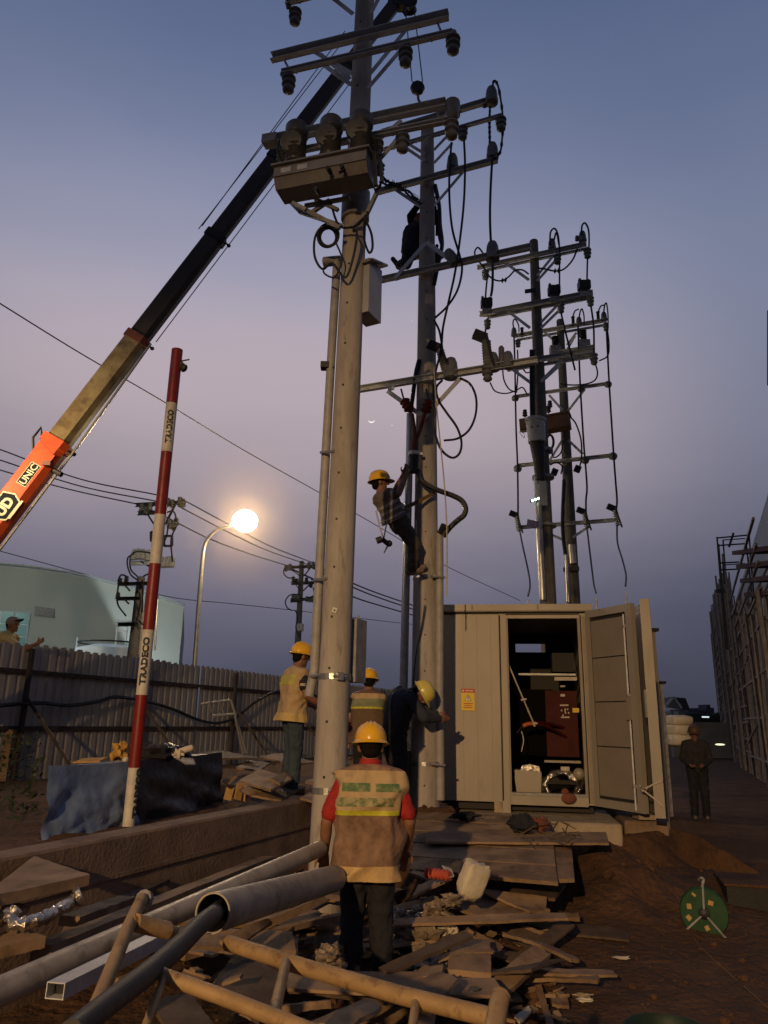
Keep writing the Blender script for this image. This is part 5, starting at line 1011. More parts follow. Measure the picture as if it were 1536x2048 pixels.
# ================================================================== TARP COVERED BOX
CT = at(276, 1521, 7.4); LT = az(97, 1531, CT.z); RT = az(444, 1504, CT.z); z0 = .62
tx = thing('covered_crate', (CT.x, CT.y, z0), 'big crate wrapped in blue tarpaulin behind the concrete wall, rubbish on top', 'crate')
def cloth(A, Bq, zt, zb, m, name, amp=.035, n=44, k=22, flare=.05, seed=0):
    b = MB(); nn = (Bq-A).cross(UP).normalized()
    if nn.y > 0: nn = -nn
    for j in range(k+1):
        for i in range(n+1):
            s, t = i/n, j/k; p = A.lerp(Bq, s); f = amp*t*(1.3*noise.noise(V((s*4+seed, t*3+s*2, seed)))+.8*math.sin(s*9+t*5+seed)*.5+.5*noise.noise(V((s*11, t*9+seed, 3))))
            f += .02*math.sin((t*1.2-s*.9)*12)*t; b.v.append(V((p.x, p.y, zt+(zb-zt)*t-.012*math.sin(s*PI)*(1-t)))+nn*(f+flare*t))
    for j in range(k):
        for i in range(n): q = j*(n+1)+i; b.f.append((q, q+1, q+n+2, q+n+1))
    return obj(name, b, m, tx, 80)
cloth(LT, CT, CT.z, z0, M_bluet, 'blue_tarp', .06)
cloth(CT, RT, CT.z, z0, M_tarpk, 'shaded_tarp_side', .04, seed=4)  # same blue tarp; shade of the turned-away side put into its colour
bkk = (LT+RT)/2-CT; obj('crate_top', MB().poly([LT-V((0, 0, .012)), CT-V((0, 0, .012)), RT-V((0, 0, .012)), LT+RT-CT-V((0, 0, .012))], .03), M_tarpk, tx)
obj('crate_core', MB().poly([LT+V((.12, .3, -.06)), CT+V((-.02, .34, -.06)), RT+V((-.3, .0, -.06)), LT+RT-CT-V((.0, .1, .06))], .6), M_tarpk, tx)
tag(obj('steel_ring', MB().tube([at(199+5*math.cos(a), 1640+5*math.sin(a), 7.0) for a in [i*PI/8 for i in range(17)]], .006, 6), M_galvd), 'small steel ring hanging at the foot of the blue tarp', 'ring')
def rag(name, x, y, Y, sx, sy, sz, m, label, cat, seed, rough=.5, sub=(18, 12)):
    c = at(x, y, Y); b = MB().ball((0, 0, 0), 1, *sub)
    vs = [c+V((v.x*sx, v.y*sy, v.z*sz))*(1+rough*noise.fractal(v*1.6+V((seed, 0, 0)), 1, 2, 3)) for v in b.v]
    return tag(obj(name, MB().add(vs, b.f), m, smooth=40), label, cat)
M_ochre = mat('ochre_cloth', (.58, .33, .07), (.42, .22, .05), .85, scale=8, bump=.6)
rag('yellow_cloth', 238, 1503, 7.8, .085, .09, .07, M_ochre, 'crumpled ochre cloth on top of the blue tarped crate', 'cloth', 3, .9)
tag(obj('yellow_board', MB().poly([at(145, 1524, 7.7), at(200, 1522, 7.6), at(216, 1514, 7.9), at(168, 1516, 8.0)], .012), M_ochre), 'flat yellow board on top of the blue tarped crate', 'board')
rag('dark_bag', 300, 1506, 8.0, .2, .14, .085, M_blk, 'black crumpled bag behind the marker pole on the crate', 'bag', 6, .6)
rag('dark_bag', 345, 1502, 8.2, .16, .12, .07, M_tarpk, 'second dark crumpled bag on the right of the crate top', 'bag', 9, .7)
tag(obj('plastic_bottle', MB().lathe([(.012, -.02), (.016, 0), (.03, .03), (.033, .09), (.028, .16), (.01, .17)], at(353, 1505, 7.75), (.9, .1, .3), 12), M_sack), 'pale plastic bottle lying on the crate top', 'bottle')
rag('white_bag', 357, 1508, 7.72, .045, .04, .045, M_sack, 'small white plastic bag beside the bottle on the crate', 'bag', 2, .9)
rag('paper_cup', 251, 1520, 7.45, .03, .03, .03, M_sack, 'small round pale cup left of the marker pole on the crate', 'cup', 5, .2)
tag(obj('folded_plate', MB().poly([at(351, 1513, 7.7), at(372, 1528, 7.6), at(391, 1528, 7.7), at(387, 1517, 7.8)], .01), M_galvd), 'grey folded plate hanging over the crate edge', 'plate')
# ================================================================== PEOPLE
M_grn2 = mat('vest_faded_print', (.40, .33, .17), (.13, .17, .07), .8, 0, scale=26, bump=.2, contrast=(.4, .6))
M_grnp = mat('vest_green_blot', (.10, .17, .07), (.30, .29, .14), .8, 0, scale=20, bump=.2, contrast=(.45, .62))
def remesh(o, vox, smooth=4, disp=0, dscale=.08):
    m = o.modifiers.new('merge', 'REMESH'); m.mode = 'VOXEL'; m.voxel_size = vox; m.use_smooth_shade = True
    s = o.modifiers.new('soft', 'SMOOTH'); s.factor = .5; s.iterations = smooth
    if disp:
        t = bpy.data.textures.new('folds', 'CLOUDS'); t.noise_scale = dscale; t.noise_depth = 2
        d = o.modifiers.new('folds', 'DISPLACE'); d.texture = t; d.strength = disp; d.mid_level = .5; d.texture_coords = 'LOCAL'
def hand(b, w, e, side, k=1.0, curl=.5, pn=None):
    """palm, four unequal bent fingers and a thumb, continuing the forearm e->w"""
    f = (V(w)-V(e)).normalized(); pn = (V(pn) if pn else V((0, -1, 0))); pn = (pn-f*pn.dot(f)).normalized(); x = f.cross(pn)*side
    for t in (-.024, -.008, .008, .024): b.cap(w+x*t*.7*k, w+f*.085*k+x*t*k, .015*k, .0135*k, 8)
    for i, (t, l) in enumerate(((-.028, .062), (-.009, .074), (.010, .078), (.028, .070))):
        p = w+f*.085*k+x*t*k; q = p+(f*math.cos(curl*.6)+pn*math.sin(curl*.6))*l*.55*k; r = q+(f*math.cos(curl*1.9)+pn*math.sin(curl*1.9))*l*.5*k
        b.cap(p, q, .0102*k, .0092*k, 8); b.cap(q, r, .0092*k, .0078*k, 8)
    p = w+f*.028*k+x*.026*k; q = p+(f*.6+x*.75+pn*.3).normalized()*.042*k; r = q+(f*.9+pn*.45).normalized()*.032*k
    b.cap(p, q, .0135*k, .011*k, 8); b.cap(q, r, .011*k, .009*k, 8)
def helmet(parent, c, upv, fv, m, s=1.0, ridges=True, name='hard_hat'):
    upv = V(upv).normalized(); fv = V(fv); fv = (fv-upv*fv.dot(upv)).normalized(); sv = fv.cross(upv); b = MB(); n, k = 48, 14
    for j in range(k+1):
        ph = PI/2*j/k
        for i in range(n):
            th = 2*PI*i/n; cx_, cy_ = math.cos(th), math.sin(th); r = math.cos(ph)**.85; x, y, z = .158*r*cx_, .128*r*cy_, .142*math.sin(ph)**.95
            if ridges and j > 3:
                for c0, hgt in ((0, .008), (-.034, .006), (.034, .006)): z += 1.5*hgt*math.exp(-((y-c0)/.009)**2)*(1 if abs(x) < .12 else .4)
            b.v.append(c+(fv*x+sv*y+upv*z)*s)
    for j in range(k):
        for i in range(n): b.f.append((j*n+i, j*n+(i+1) % n, (j+1)*n+(i+1) % n, (j+1)*n+i))
    o = len(b.v)
    for dr, dz, dv in ((.0, 0, 0), (.008, -.012, .010), (.022, -.022, .042), (.020, -.028, .040), (.0, -.02, 0), (-.006, .0, 0)):
        for i in range(n):
            th = 2*PI*i/n; cx_, cy_ = math.cos(th), math.sin(th); v_ = dv*max(0, cx_)**1.5; b.v.append(c+(fv*((.158+dr)*cx_+v_)+sv*(.128+dr)*cy_+upv*(dz-.3*v_))*s)
    for j in range(5):
        for i in range(n): b.f.append((o+j*n+i, o+j*n+(i+1) % n, o+(j+1)*n+(i+1) % n, o+(j+1)*n+i))
    return obj(name, b, m, parent, 40)
def folds(p, s, w):
    a = noise.noise(V((p.x*2+s, p.y*2, p.z*1.5)))*4
    return w*(1.5*noise.noise(V((p.x*5+s, p.y*5, p.z*4)))+.8*noise.noise(V((p.x*14, p.y*14+s, p.z*6)))+1.5*(1-abs(math.sin(p.z*17+p.x*6*a+s)))**2*max(0, noise.noise(V((p.x*3.3, p.y*3.3+s, p.z*3)))+.15))
def loft(rings, n=40, wr=.012, seed=0, cap=True, seam=0):
    b = MB()
    for j, (c, x, y, a, d) in enumerate(rings):
        for i in range(n):
            th = 2*PI*i/n; cx_, cy_ = math.cos(th), math.sin(th); p = .82
            q = V(x)*(a*math.copysign(abs(cx_)**p, cx_))+V(y)*(d*math.copysign(abs(cy_)**p, cy_)); pos = V(c)+q
            f = folds(pos, seed, wr); b.v.append(pos+q.normalized()*f)
    m = len(rings)
    for j in range(m-1):
        for i in range(n): b.f.append((j*n+i, j*n+(i+1) % n, (j+1)*n+(i+1) % n, (j+1)*n+i))
    if cap: b.f += [tuple(range(n))[::-1], tuple((m-1)*n+i for i in range(n))]
    return b
def person(loc, label, J, face, top, trou, shoes=M_shoe, vest=None, hat=None, hatdir=None, hatup=None, vox=.009, curl=.5, hem=-.16, hw=1.0, sleeve=.62, long=False, capmode=None, vestbands=None, palm=None, collar=None, ridges=True, wrk=.02):
    """J: dict of joints in world space (P pelvis, C chest, N neck base, H head centre, s/e/w arms, h/k/a legs; L and R)"""
    t = thing('person', tuple(loc), label, 'person', 'workers on the site'); J = {k: V(v) for k, v in J.items()}; f = V(face).normalized()
    X = (J['sR']-J['sL']).normalized(); U = (J['N']-J['P']).normalized(); Fw = X.cross(U).normalized()
    if Fw.dot(f) < 0 and abs(Fw.dot(f)) > .3: Fw = -Fw
    b = MB()                                              # body: one continuous surface
    b.cap(J['hL'], J['hR'], .105, .105); b.cap(J['P'], J['C'], .12, .13); b.cap(J['sL']*.78+J['sR']*.22, J['sR']*.78+J['sL']*.22, .08, .08); b.cap(J['C']-X*.06, J['C']+X*.06, .12, .12); b.cap(J['C'], J['N'], .1, .07)
    b.cap(J['N'], J['H']-U*.02, .062, .056)
    hu = V(hatup).normalized() if hatup else (J['H']-J['N']).normalized()*.5+V((0, 0, .5)); hu.normalize(); hf = V(hatdir or face); hf = (hf-hu*hf.dot(hu)).normalized(); hs = hf.cross(hu)
    Mh = Matrix((hs, hf, hu)).transposed(); H = J['H']
    b.ball(H+hu*.02, 1, 14, 10, Mh@Matrix.Diagonal((.076, .094, .098))); b.ball(H+hf*.02-hu*.055, 1, 12, 8, Mh@Matrix.Diagonal((.056, .066, .062))); b.cap(H+hf*.088+hu*.012, H+hf*.108-hu*.022, .011, .017, 8)
    b.cap(H+hf*.082-hu*.052-hs*.018, H+hf*.082-hu*.052+hs*.018, .011, .011, 8); b.ball(H+hf*.06-hu*.098, .028); b.cap(H+hf*.082+hu*.03-hs*.03, H+hf*.082+hu*.03+hs*.03, .012, .012, 8)
    for s in (-1, 1): b.ball(H+hs*.078*s-hu*.012, 1, 8, 6, Mh@Matrix.Diagonal((.014, .022, .034)))
    for sd in 'LR':
        b.cap(J['s'+sd], J['e'+sd], .05, .041); b.cap(J['e'+sd], J['e'+sd].lerp(J['w'+sd], .35), .041, .041); b.cap(J['e'+sd].lerp(J['w'+sd], .35), J['w'+sd], .041, .026)
        hand(b, J['w'+sd], J['e'+sd], 1 if sd == 'L' else -1, 1.0, curl, palm)
        b.cap(J['h'+sd], J['k'+sd], .085, .058); b.cap(J['k'+sd], J['k'+sd].lerp(J['a'+sd], .35), .056, .058); b.cap(J['k'+sd].lerp(J['a'+sd], .35), J['a'+sd], .058, .038)
    o = obj('body', b, M_skin, t); remesh(o, vox, 3)
    for s in (-1, 1): obj('eye', MB().ball(H+hf*.087+hu*.012+hs*.031*s, .011, 8, 6), mat('eye_dark', (.02, .018, .018), None, .2, bump=0), t)
    obj('hair', MB().ball(H+hu*.03-hf*.016, 1, 16, 12, Mh@Matrix.Diagonal((.085, .097, .098))).ball(H-hf*.05-hu*.035, 1, 12, 8, Mh@Matrix.Diagonal((.066, .05, .05))), M_hair, t, 80)
    b = MB(); b.cap(J['hL'], J['hR'], .128, .128)
    for sd in 'LR':
        h, k, a = J['h'+sd], J['k'+sd], J['a'+sd]; b.cap(h, k, .108, .082); b.cap(k, k.lerp(a, .5), .082, .074); b.cap(k.lerp(a, .5), a+(a-k).normalized()*.01, .074, .07)
    o = obj('trousers', b, trou, t); remesh(o, .012, 3, .035, .07)
    for sd in 'LR':
        a = J['a'+sd]; k = J['k'+sd]; tf_ = V(J['t'+sd])-a if 't'+sd in J else V((f.x, f.y, 0)).normalized()*.15; dn_ = (a-k).normalized()
        tf_ = tf_.normalized(); b = MB(); b.cap(a+dn_*.045-tf_*.045, a+dn_*.055+tf_*.13, .042, .036); b.cap(a, a+dn_*.05, .05, .045); o = obj('shoe', b, shoes, t); remesh(o, .01, 2)
    # shirt
    b = MB(); k_ = .86 if vest else 1.0
    b.cap(J['P'], J['C'], .15*k_, .155*k_); b.cap(J['hL'], J['hR'], .122*k_, .122*k_); b.cap(J['P']-X*.05, J['C']-X*.08, .13*k_, .13*k_); b.cap(J['P']+X*.05, J['C']+X*.08, .13*k_, .13*k_); dz_ = U*(-.045 if vest else 0); b.cap(J['sL'].lerp(J['sR'], .14)+dz_, J['sR'].lerp(J['sL'], .14)+dz_, .09*k_, .09*k_); b.cap(J['C'], J['N'], .12*k_, .078*k_)
    for sd in 'LR':
        s, e, w = J['s'+sd], J['e'+sd], J['w'+sd]; b.cap(s.lerp(e, .16 if vest else 0)+(-X if sd == 'R' else X)*(.018 if vest else 0), s.lerp(e, sleeve if not long else 1), .064 if vest else .072, .066)
        if long: b.cap(e, e.lerp(w, .9), .062, .046)
    o = obj('shirt', b, top, t); remesh(o, .011, 3, .022, .06)
    if collar: obj('collar', MB().lathe([(.075, -.03), (.078, .0), (.07, .03), (.062, .03), (.066, -.03)], J['N']+U*.035, U, 18), collar, t, 50)
    if vest:
        Pb = J['P']+U*hem; top_ = J['N']; L_ = (top_-Pb).length; Uv = (top_-Pb).normalized(); rg = []
        W_ = [(0, .252, .18), (.04, .25, .178), (.12, .238, .168), (.25, .222, .156), (.4, .218, .152), (.55, .218, .152), (.7, .228, .15), (.82, .238, .144), (.90, .240, .136), (.95, .236, .128), (.985, .218, .116), (1.01, .17, .102), (1.03, .115, .09), (1.045, .08, .075)]
        sh = ((J['sR']-J['sL']).length/2+.035)/.225
        for u_, a_, d_ in W_: rg.append((Pb+Uv*(L_*u_), X, Fw, a_*sh*hw, d_))
        big = []
        for i in range(len(rg)-1):
            for q in range(4):
                t_ = q/4; big.append(tuple((rg[i][m_]*(1-t_)+rg[i+1][m_]*t_) for m_ in range(5)))
        big.append(rg[-1]); vb = loft(big, 72, wrk, seed=loc[0]*7)
        vo = obj('vest', vb, vest, t, 70)
        def strip(u0, u1, m, name, a0=0, a1=2*PI, pr=.004):
            bb = MB(); n = 72 if a1-a0 > 6 else 40; rows = 5 if a1-a0 < 6 else 14
            for r in range(rows):
                u_ = u0+(u1-u0)*r/(rows-1); idx = [w[0] for w in W_]; i = max(q for q in range(len(idx)-1) if idx[q] <= u_); tt = (u_-idx[i])/(idx[i+1]-idx[i]); A_ = (W_[i][1]*(1-tt)+W_[i+1][1]*tt)*sh*hw; D_ = W_[i][2]*(1-tt)+W_[i+1][2]*tt; c = Pb+Uv*(L_*u_)
                for q in range(n+1):
                    th = a0+(a1-a0)*q/n; cx_, cy_ = math.cos(th), math.sin(th); qv = X*(A_*math.copysign(abs(cx_)**.82, cx_))+Fw*(D_*math.copysign(abs(cy_)**.82, cy_)); pos = c+qv
                    ff = folds(pos, loc[0]*7, wrk); bb.v.append(pos+qv.normalized()*(ff+pr))
            for r in range(rows-1):
                for q in range(n): w = r*(n+1)+q; bb.f.append((w, w+1, w+n+2, w+n+1))
            return obj(name, bb, m, vo, 80)
        for args in (vestbands or []): strip(*args)
    if hat: helmet(t, H+hu*.04+hf*.005, hu, hf, hat, .87, ridges)
    if capmode:
        b = MB().ball(H+hu*.045, 1, 20, 12, Mh@Matrix.Diagonal((.094, .112, .085))); obj('cap_crown', b, capmode, t, 80)
        b = MB(); n = 14
        for r_, dz in ((.09, 0), (.2, .012)):
            for i in range(n+1): a_ = -.95+1.9*i/n; b.v.append(H+hu*(.05+dz-abs(a_)*.012)+hf*(math.cos(a_)*r_)+hs*(math.sin(a_)*.088*(1 if r_ < .1 else .95)))
        for i in range(n): b.f.append((i, i+1, n+2+i, n+1+i))
        o = obj('cap_peak', b, M_blk, t, 60); sm = o.modifiers.new('thick', 'SOLIDIFY'); sm.thickness = .006
    return t
def stand(x, y, z, H_, yaw, lean=0, arms=None, sp=.10):
    """upright joints for a person of height H_ (without helmet), facing yaw (radians, 0 = +X)"""
    f = V((math.cos(yaw), math.sin(yaw), 0)); r = V((f.y, -f.x, 0)); k = H_/1.7; o = V((x, y, z)); g_ = lambda fr, rt, up: o+f*fr*k+r*rt*k+V((0, 0, up*k))
    J = dict(P=g_(-.01, 0, .95), C=g_(lean*.6, 0, 1.27), N=g_(lean, 0, 1.44), H=g_(lean*1.3+.03, 0, 1.595))
    for sd, s in (('L', -1), ('R', 1)):
        J['s'+sd] = g_(lean, .185*s, 1.39); J['h'+sd] = g_(0, .085*s, .93); J['k'+sd] = g_(.03, sp*s, .50); J['a'+sd] = g_(-.01+.02*s, (sp+.01)*s, .085)
        J['e'+sd] = g_(lean-.03, .25*s, 1.10); J['w'+sd] = g_(lean+.10, .27*s, .86)
    for k_, v_ in (arms or {}).items(): J[k_] = g_(*v_)
    return J, f
BACK = 3*PI/2
# (a) front worker seen from behind
J, f = stand(-.06, 5.4, -.02, 1.60, math.radians(92), .02, dict(eL=(-.02, -.30, 1.08), wL=(.10, -.31, .85), eR=(0, .29, 1.09), wR=(.16, .27, .88)))
person((-.06, 5.4, -.02), 'worker seen from behind in the foreground, yellow helmet, red shirt and dusty vest', J, f, M_redsh, M_jeand, vest=mat('vest_dirty_brown', (.30, .185, .115), (.22, .13, .08), .85, scale=7, bump=.6, bscale=9, c3=(.13, .075, .045), s3=5, t3=(.48, .66), dist=.05), hat=M_yel, vox=.008, hem=-.22, hw=1.04, sleeve=.8, collar=M_redsh, wrk=.036,
       vestbands=[(.575, .622, M_ylw, 'reflective_band', 0, 2*PI, .006), (.62, .985, M_vest, 'back_panel', 0, 2*PI, .006), (.655, .735, M_grn2, 'printed_line', PI*1.2, PI*1.72, .0095), (.79, .87, M_grnp, 'printed_line', PI*1.24, PI*1.5, .0095), (.79, .865, M_grnp, 'printed_line', PI*1.53, PI*1.76, .0095), (0, .13, mat('vest_pale_hem', (.62, .42, .18), (.46, .30, .13), .85, scale=9, bump=.5), 'hem_band')])
# (b) worker standing on the wall
J, f = stand(-1.00, 8.93, .85, 1.62, math.radians(26), .03, dict(eR=(.06, .26, 1.12), wR=(.30, .22, 1.0), eL=(.08, -.22, 1.10), wL=(.32, -.12, 1.0)), sp=.07)
pb1 = person((-1.00, 8.93, .85), 'worker standing on the concrete wall left of the nearest pole, beige vest and teal jeans', J, f, M_blk, M_jean, vest=M_vest, hat=M_yel, vox=.009, hem=-.13, hatdir=(.8, .45, -.2),
       vestbands=[(.66, .86, mat('vest_yellow_panel', (.50, .46, .10), (.40, .36, .10), .8, scale=14, bump=.2), 'yellow_panel', PI*.75, PI*1.85, .005), (.80, .84, M_grnp, 'printed_line', PI*1.1, PI*1.4, .008), (.74, .765, M_grnp, 'printed_line', PI*1.1, PI*1.45, .008), (0, .15, mat('vest_hem_yellow', (.62, .44, .16), (.5, .35, .13), .85, scale=9, bump=.4), 'hem_band')])
sm = (J['sR']*.45+J['eR']*.55); vs, fs = text('PSC', .036, .001, .003)
obj('sleeve_print', MB().add([sm+V((math.sin((v.x-.045)/.068)*.074, -math.cos((v.x-.045)/.068)*.074-max(0, v.z), v.y-.012)) for v in vs], fs), M_tagw, pb1)
# (c) worker behind the nearest pole
J, f = stand(-.15, 9.75, .66, 1.58, math.radians(88), .02)
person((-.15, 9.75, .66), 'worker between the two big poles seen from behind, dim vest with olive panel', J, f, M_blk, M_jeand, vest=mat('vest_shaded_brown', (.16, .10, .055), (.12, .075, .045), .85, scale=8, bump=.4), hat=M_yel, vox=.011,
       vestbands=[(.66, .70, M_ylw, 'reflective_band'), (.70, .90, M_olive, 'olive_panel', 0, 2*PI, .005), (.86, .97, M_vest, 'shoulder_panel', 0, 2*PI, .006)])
# (d) worker bending and hugging the middle pole
J = dict(P=(.16, 9.15, 1.52), C=(.24, 9.0, 1.86), N=(.36, 8.92, 1.96), H=(.46, 8.86, 1.97), sL=(.20, 9.12, 1.98), sR=(.36, 8.80, 1.90), eL=(.48, 9.02, 1.82), wL=(.66, 8.98, 1.74), eR=(.50, 8.74, 1.70), wR=(.68, 8.88, 1.70), hL=(.10, 9.22, 1.50), hR=(.20, 9.07, 1.50), kL=(.20, 9.22, 1.12), kR=(.27, 9.06, 1.12), aL=(.16, 9.20, .78), aR=(.27, 9.04, .78), tL=(.30, 9.2, .76), tR=(.40, 9.0, .76))
person((.2, 9.15, .70), 'worker bending over to the right with his arms on the middle pole, pale yellow helmet', J, (.9, -.2, -.3), M_navy, M_jeand, hat=M_yelp, hatdir=(.55, -.1, -.8), hatup=(.80, -.15, .50), vox=.010, long=True, sleeve=1, ridges=False, palm=(0, 1, 0))
# (e) climber leaning back in his belt
def q(x, y, Y=8.95): return at(x, y, Y)
J = dict(P=q(797, 1043), C=q(772, 1005), N=q(763, 984), H=q(759, 966), sL=q(764, 992, 9.12), sR=q(770, 990, 8.82), eL=q(790, 982, 9.15), wL=q(806, 950, 9.1), eR=q(797, 988, 8.78), wR=q(812, 952, 8.85), hL=q(797, 1045, 9.04), hR=q(801, 1050, 8.88), kL=q(826, 1078, 9.06), kR=q(829, 1088, 8.90), aL=q(828, 1132, 9.06), aR=q(824, 1136, 8.93), tL=q(845, 1126, 9.06), tR=q(842, 1132, 8.93))
cl_ = person(q(828, 1145), 'climber in yellow helmet leaning back from the middle pole on a belt', J, (.95, .1, .1), mat('shirt_slate', (.10, .10, .11), (.07, .07, .08), .85, scale=9, bump=.4), M_trgrey, vest=mat('vest_grey_brown', (.16, .125, .10), (.11, .085, .07), .85, scale=10, bump=.3), hat=M_yel, hatdir=(.98, .1, -.05), hatup=(-.12, 0, 1), vox=.008, hem=.04, hw=1.0, palm=(0, .5, 1),
       vestbands=[(.30, .38, M_grey, 'reflective_band', 0, 2*PI, .006), (.10, .17, M_grey, 'reflective_band', 0, 2*PI, .006), (.50, .60, M_grey, 'reflective_band', 0, 2*PI, .006)])
bl = thing('work_belt', tuple(q(800, 1025)), 'leather safety belt looping from the climber round the middle pole', 'belt')
obj('strap', MB().bar(q(795, 1024, 8.85), q(836, 1003, 8.98), .012, .05).bar(q(836, 1003, 8.98), q(870, 985, 9.08), .012, .045), mat('belt_leather', (.16, .085, .045), (.10, .055, .03), .7, scale=12), bl)
obj('waist_band', MB().tube(spline([q(786, 1030, 8.82), q(800, 1025, 8.78), q(812, 1018, 8.84)], 4), .022, 6), MC['belt_leather'], bl); obj('buckle', MB().box(q(806, 1017, 8.82), (.03, .02, .05)), M_pipe, bl)
dr = thing('hanging_drill', tuple(q(768, 1100, 8.8)), 'cordless drill and tools dangling on cords below the climber', 'tool')
obj('cord', MB().tube([q(752, 1022, 8.85), q(760, 1055, 8.8), q(766, 1075, 8.8)], .009, 6), M_rope, dr); obj('cord', MB().tube([q(776, 1036, 8.85), q(771, 1058, 8.8), q(768, 1075, 8.8)], .009, 6), M_rope, dr)
c0 = q(762, 1080, 8.8); obj('drill_body', MB().tube([q(753, 1082, 8.8), q(764, 1078, 8.8)], .042, 10).tube([q(764, 1078, 8.8), q(776, 1088, 8.8)], .03, 10), M_blackm, dr, 40); obj('drill_battery', MB().ball(q(778, 1087, 8.8), .042, 10, 7), M_blackm, dr); obj('chisel', MB().tube([q(775, 1092, 8.8), q(768, 1106, 8.8)], .012, 6, .008), M_rope, dr)
# (f) worker high on the middle pole, dark against the sky
def q2(x, y, Y=9.55): return at(x, y, Y)
J = dict(P=q2(822, 502), C=q2(826, 468), N=q2(830, 452), H=q2(838, 440, 9.6), sL=q2(826, 458, 9.7), sR=q2(836, 456, 9.45), eL=q2(822, 432, 9.6), wL=q2(836, 410, 9.45), eR=q2(870, 440, 9.6), wR=q2(868, 412, 9.5), hL=q2(820, 504, 9.65), hR=q2(832, 500, 9.5), kL=q2(812, 528, 9.5), kR=q2(850, 512, 9.45), aL=q2(800, 530, 9.6), aR=q2(872, 516, 9.55), tL=q2(794, 522, 9.6), tR=q2(880, 510, 9.5))
person(q2(840, 540), 'lineman in black working high behind the middle pole, only a silhouette', J, (.3, -.8, .3), M_blk, M_blk, shoes=M_blackm, vox=.012, long=True, sleeve=1)
tag(obj('tool_bag', MB().box(q2(876, 455, 9.6), (.07, .1, .22)).tube(spline([q2(872, 420), q2(880, 440), q2(878, 470), q2(882, 488)], 4), .02, 6).tube(spline([q2(874, 490), q2(870, 520), q2(866, 545)], 4), .025, 6), M_blk), 'black tool pouch and strap on the right side of the middle pole', 'bag')
# (g) man on the right, lane shade put into shirt and helmet colours
J, f = stand(6.0, 14.9, .02, 1.62, math.radians(250), .0, dict(wL=(.25, -.10, 1.0), wR=(.25, .12, 1.0)))
person((6.0, 14.9, .02), 'dim man in pale shirt standing in the dark lane on the right', J, f, mat('shirt_shaded_pale', (.035, .03, .026), (.025, .022, .018), .85, scale=8, bump=.4), M_jeand, hat=mat('helmet_shaded_yellow', (.10, .06, .012), (.08, .045, .01), .5, scale=7), vox=.014, long=True, sleeve=1, hatdir=(-.2, -1, 0))
# (h) man with cap looking over the fence
c = at(21, 1244, 11.75); o_ = V((c.x, 11.75, c.z-1.60))
J, f = stand(o_.x-.02, o_.y, o_.z, 1.66, math.radians(-8), .03, dict(eL=(.1, .3, 1.25), wL=(.40, .30, 1.42), eR=(.15, .30, 1.30), wR=(.36, .34, 1.42)))
hp = at(60, 1283, 11.4); J['wR'] = hp+V((0, .25, 0)); J['eR'] = hp+V((-.22, .30, -.12)); J['wL'] = hp+V((-.55, .25, -.06)); J['eL'] = hp+V((-.7, .35, -.25))
person(tuple(o_), 'man in a grey cap peering over the fence at the far left', J, f, mat('shirt_yellow', (.62, .50, .20), (.5, .4, .16), .8, scale=8, bump=.2), M_jeand, capmode=mat('cap_grey', (.32, .27, .23), (.25, .21, .18), .8, scale=9), vox=.010, hatdir=(.92, -.30, .25), hatup=(-.15, 0, 1))
tag(obj('step_platform', MB().box((o_.x, o_.y+.05, o_.z/2+.02), (.8, .6, max(.1, o_.z-.04))), M_wood), 'wooden stand behind the fence under the man in the cap', 'platform')
# ================================================================== FOREGROUND: pipes, scaffold frame, boards, rubble
def tube_thing(name, label, cat, parts, m, group=None):
    t = thing(name, tuple(parts[0][1][0]), label, cat, group)
    for nm, pts, r, *mm in parts: obj(nm, MB().tube(pts, r, 18), mm[0] if mm else m, t, 50)
    return t
def board(pts, t, m, label, name='board', cat='board', group=None, bend=0, seed=0, wear=True):
    """board from its 4 top corners (world), subdivided so that it can bow and get uneven edges"""
    a, b_, c, d = [V(p) for p in pts]; n, k = 14, 5; B = MB(); nn = (b_-a).cross(d-a).normalized()
    if nn.z < 0: nn = -nn
    for lay in (0, 1):
        for j in range(k+1):
            for i in range(n+1):
                s, q_ = i/n, j/k; p = a.lerp(b_, s).lerp(d.lerp(c, s), q_); e = .006*noise.noise(V((s*9+seed, q_*3, seed))) if wear else 0
                if wear and j in (0, k): p += (d-a).normalized()*(.006*noise.noise(V((s*14+seed, j, 1))))
                if wear and i in (0, n): p += (b_-a).normalized()*(.014*noise.noise(V((q_*5+seed, i, 2))))
                B.v.append(p+nn*(bend*math.sin(s*PI)+e-lay*t))
    N_ = (n+1)*(k+1); id_ = lambda l, i, j: l*N_+j*(n+1)+i
    for l in (0, 1):
        for j in range(k):
            for i in range(n): f_ = (id_(l, i, j), id_(l, i+1, j), id_(l, i+1, j+1), id_(l, i, j+1)); B.f.append(f_ if l == 0 else f_[::-1])
    for i in range(n):
        for j in (0, k): B.f.append((id_(0, i, j), id_(0, i+1, j), id_(1, i+1, j), id_(1, i, j)))
    for j in range(k):
        for i in (0, n): B.f.append((id_(0, i, j), id_(0, i, j+1), id_(1, i, j+1), id_(1, i, j)))
    o = obj(name, B, m, None, 35); return tag(o, label, cat, group)
def bpx(px, zs, t, m, label, **k):       # corner pixels with their heights
    return board([az(x, y, z) for (x, y), z in zip(px, zs)], t, m, label, **k)
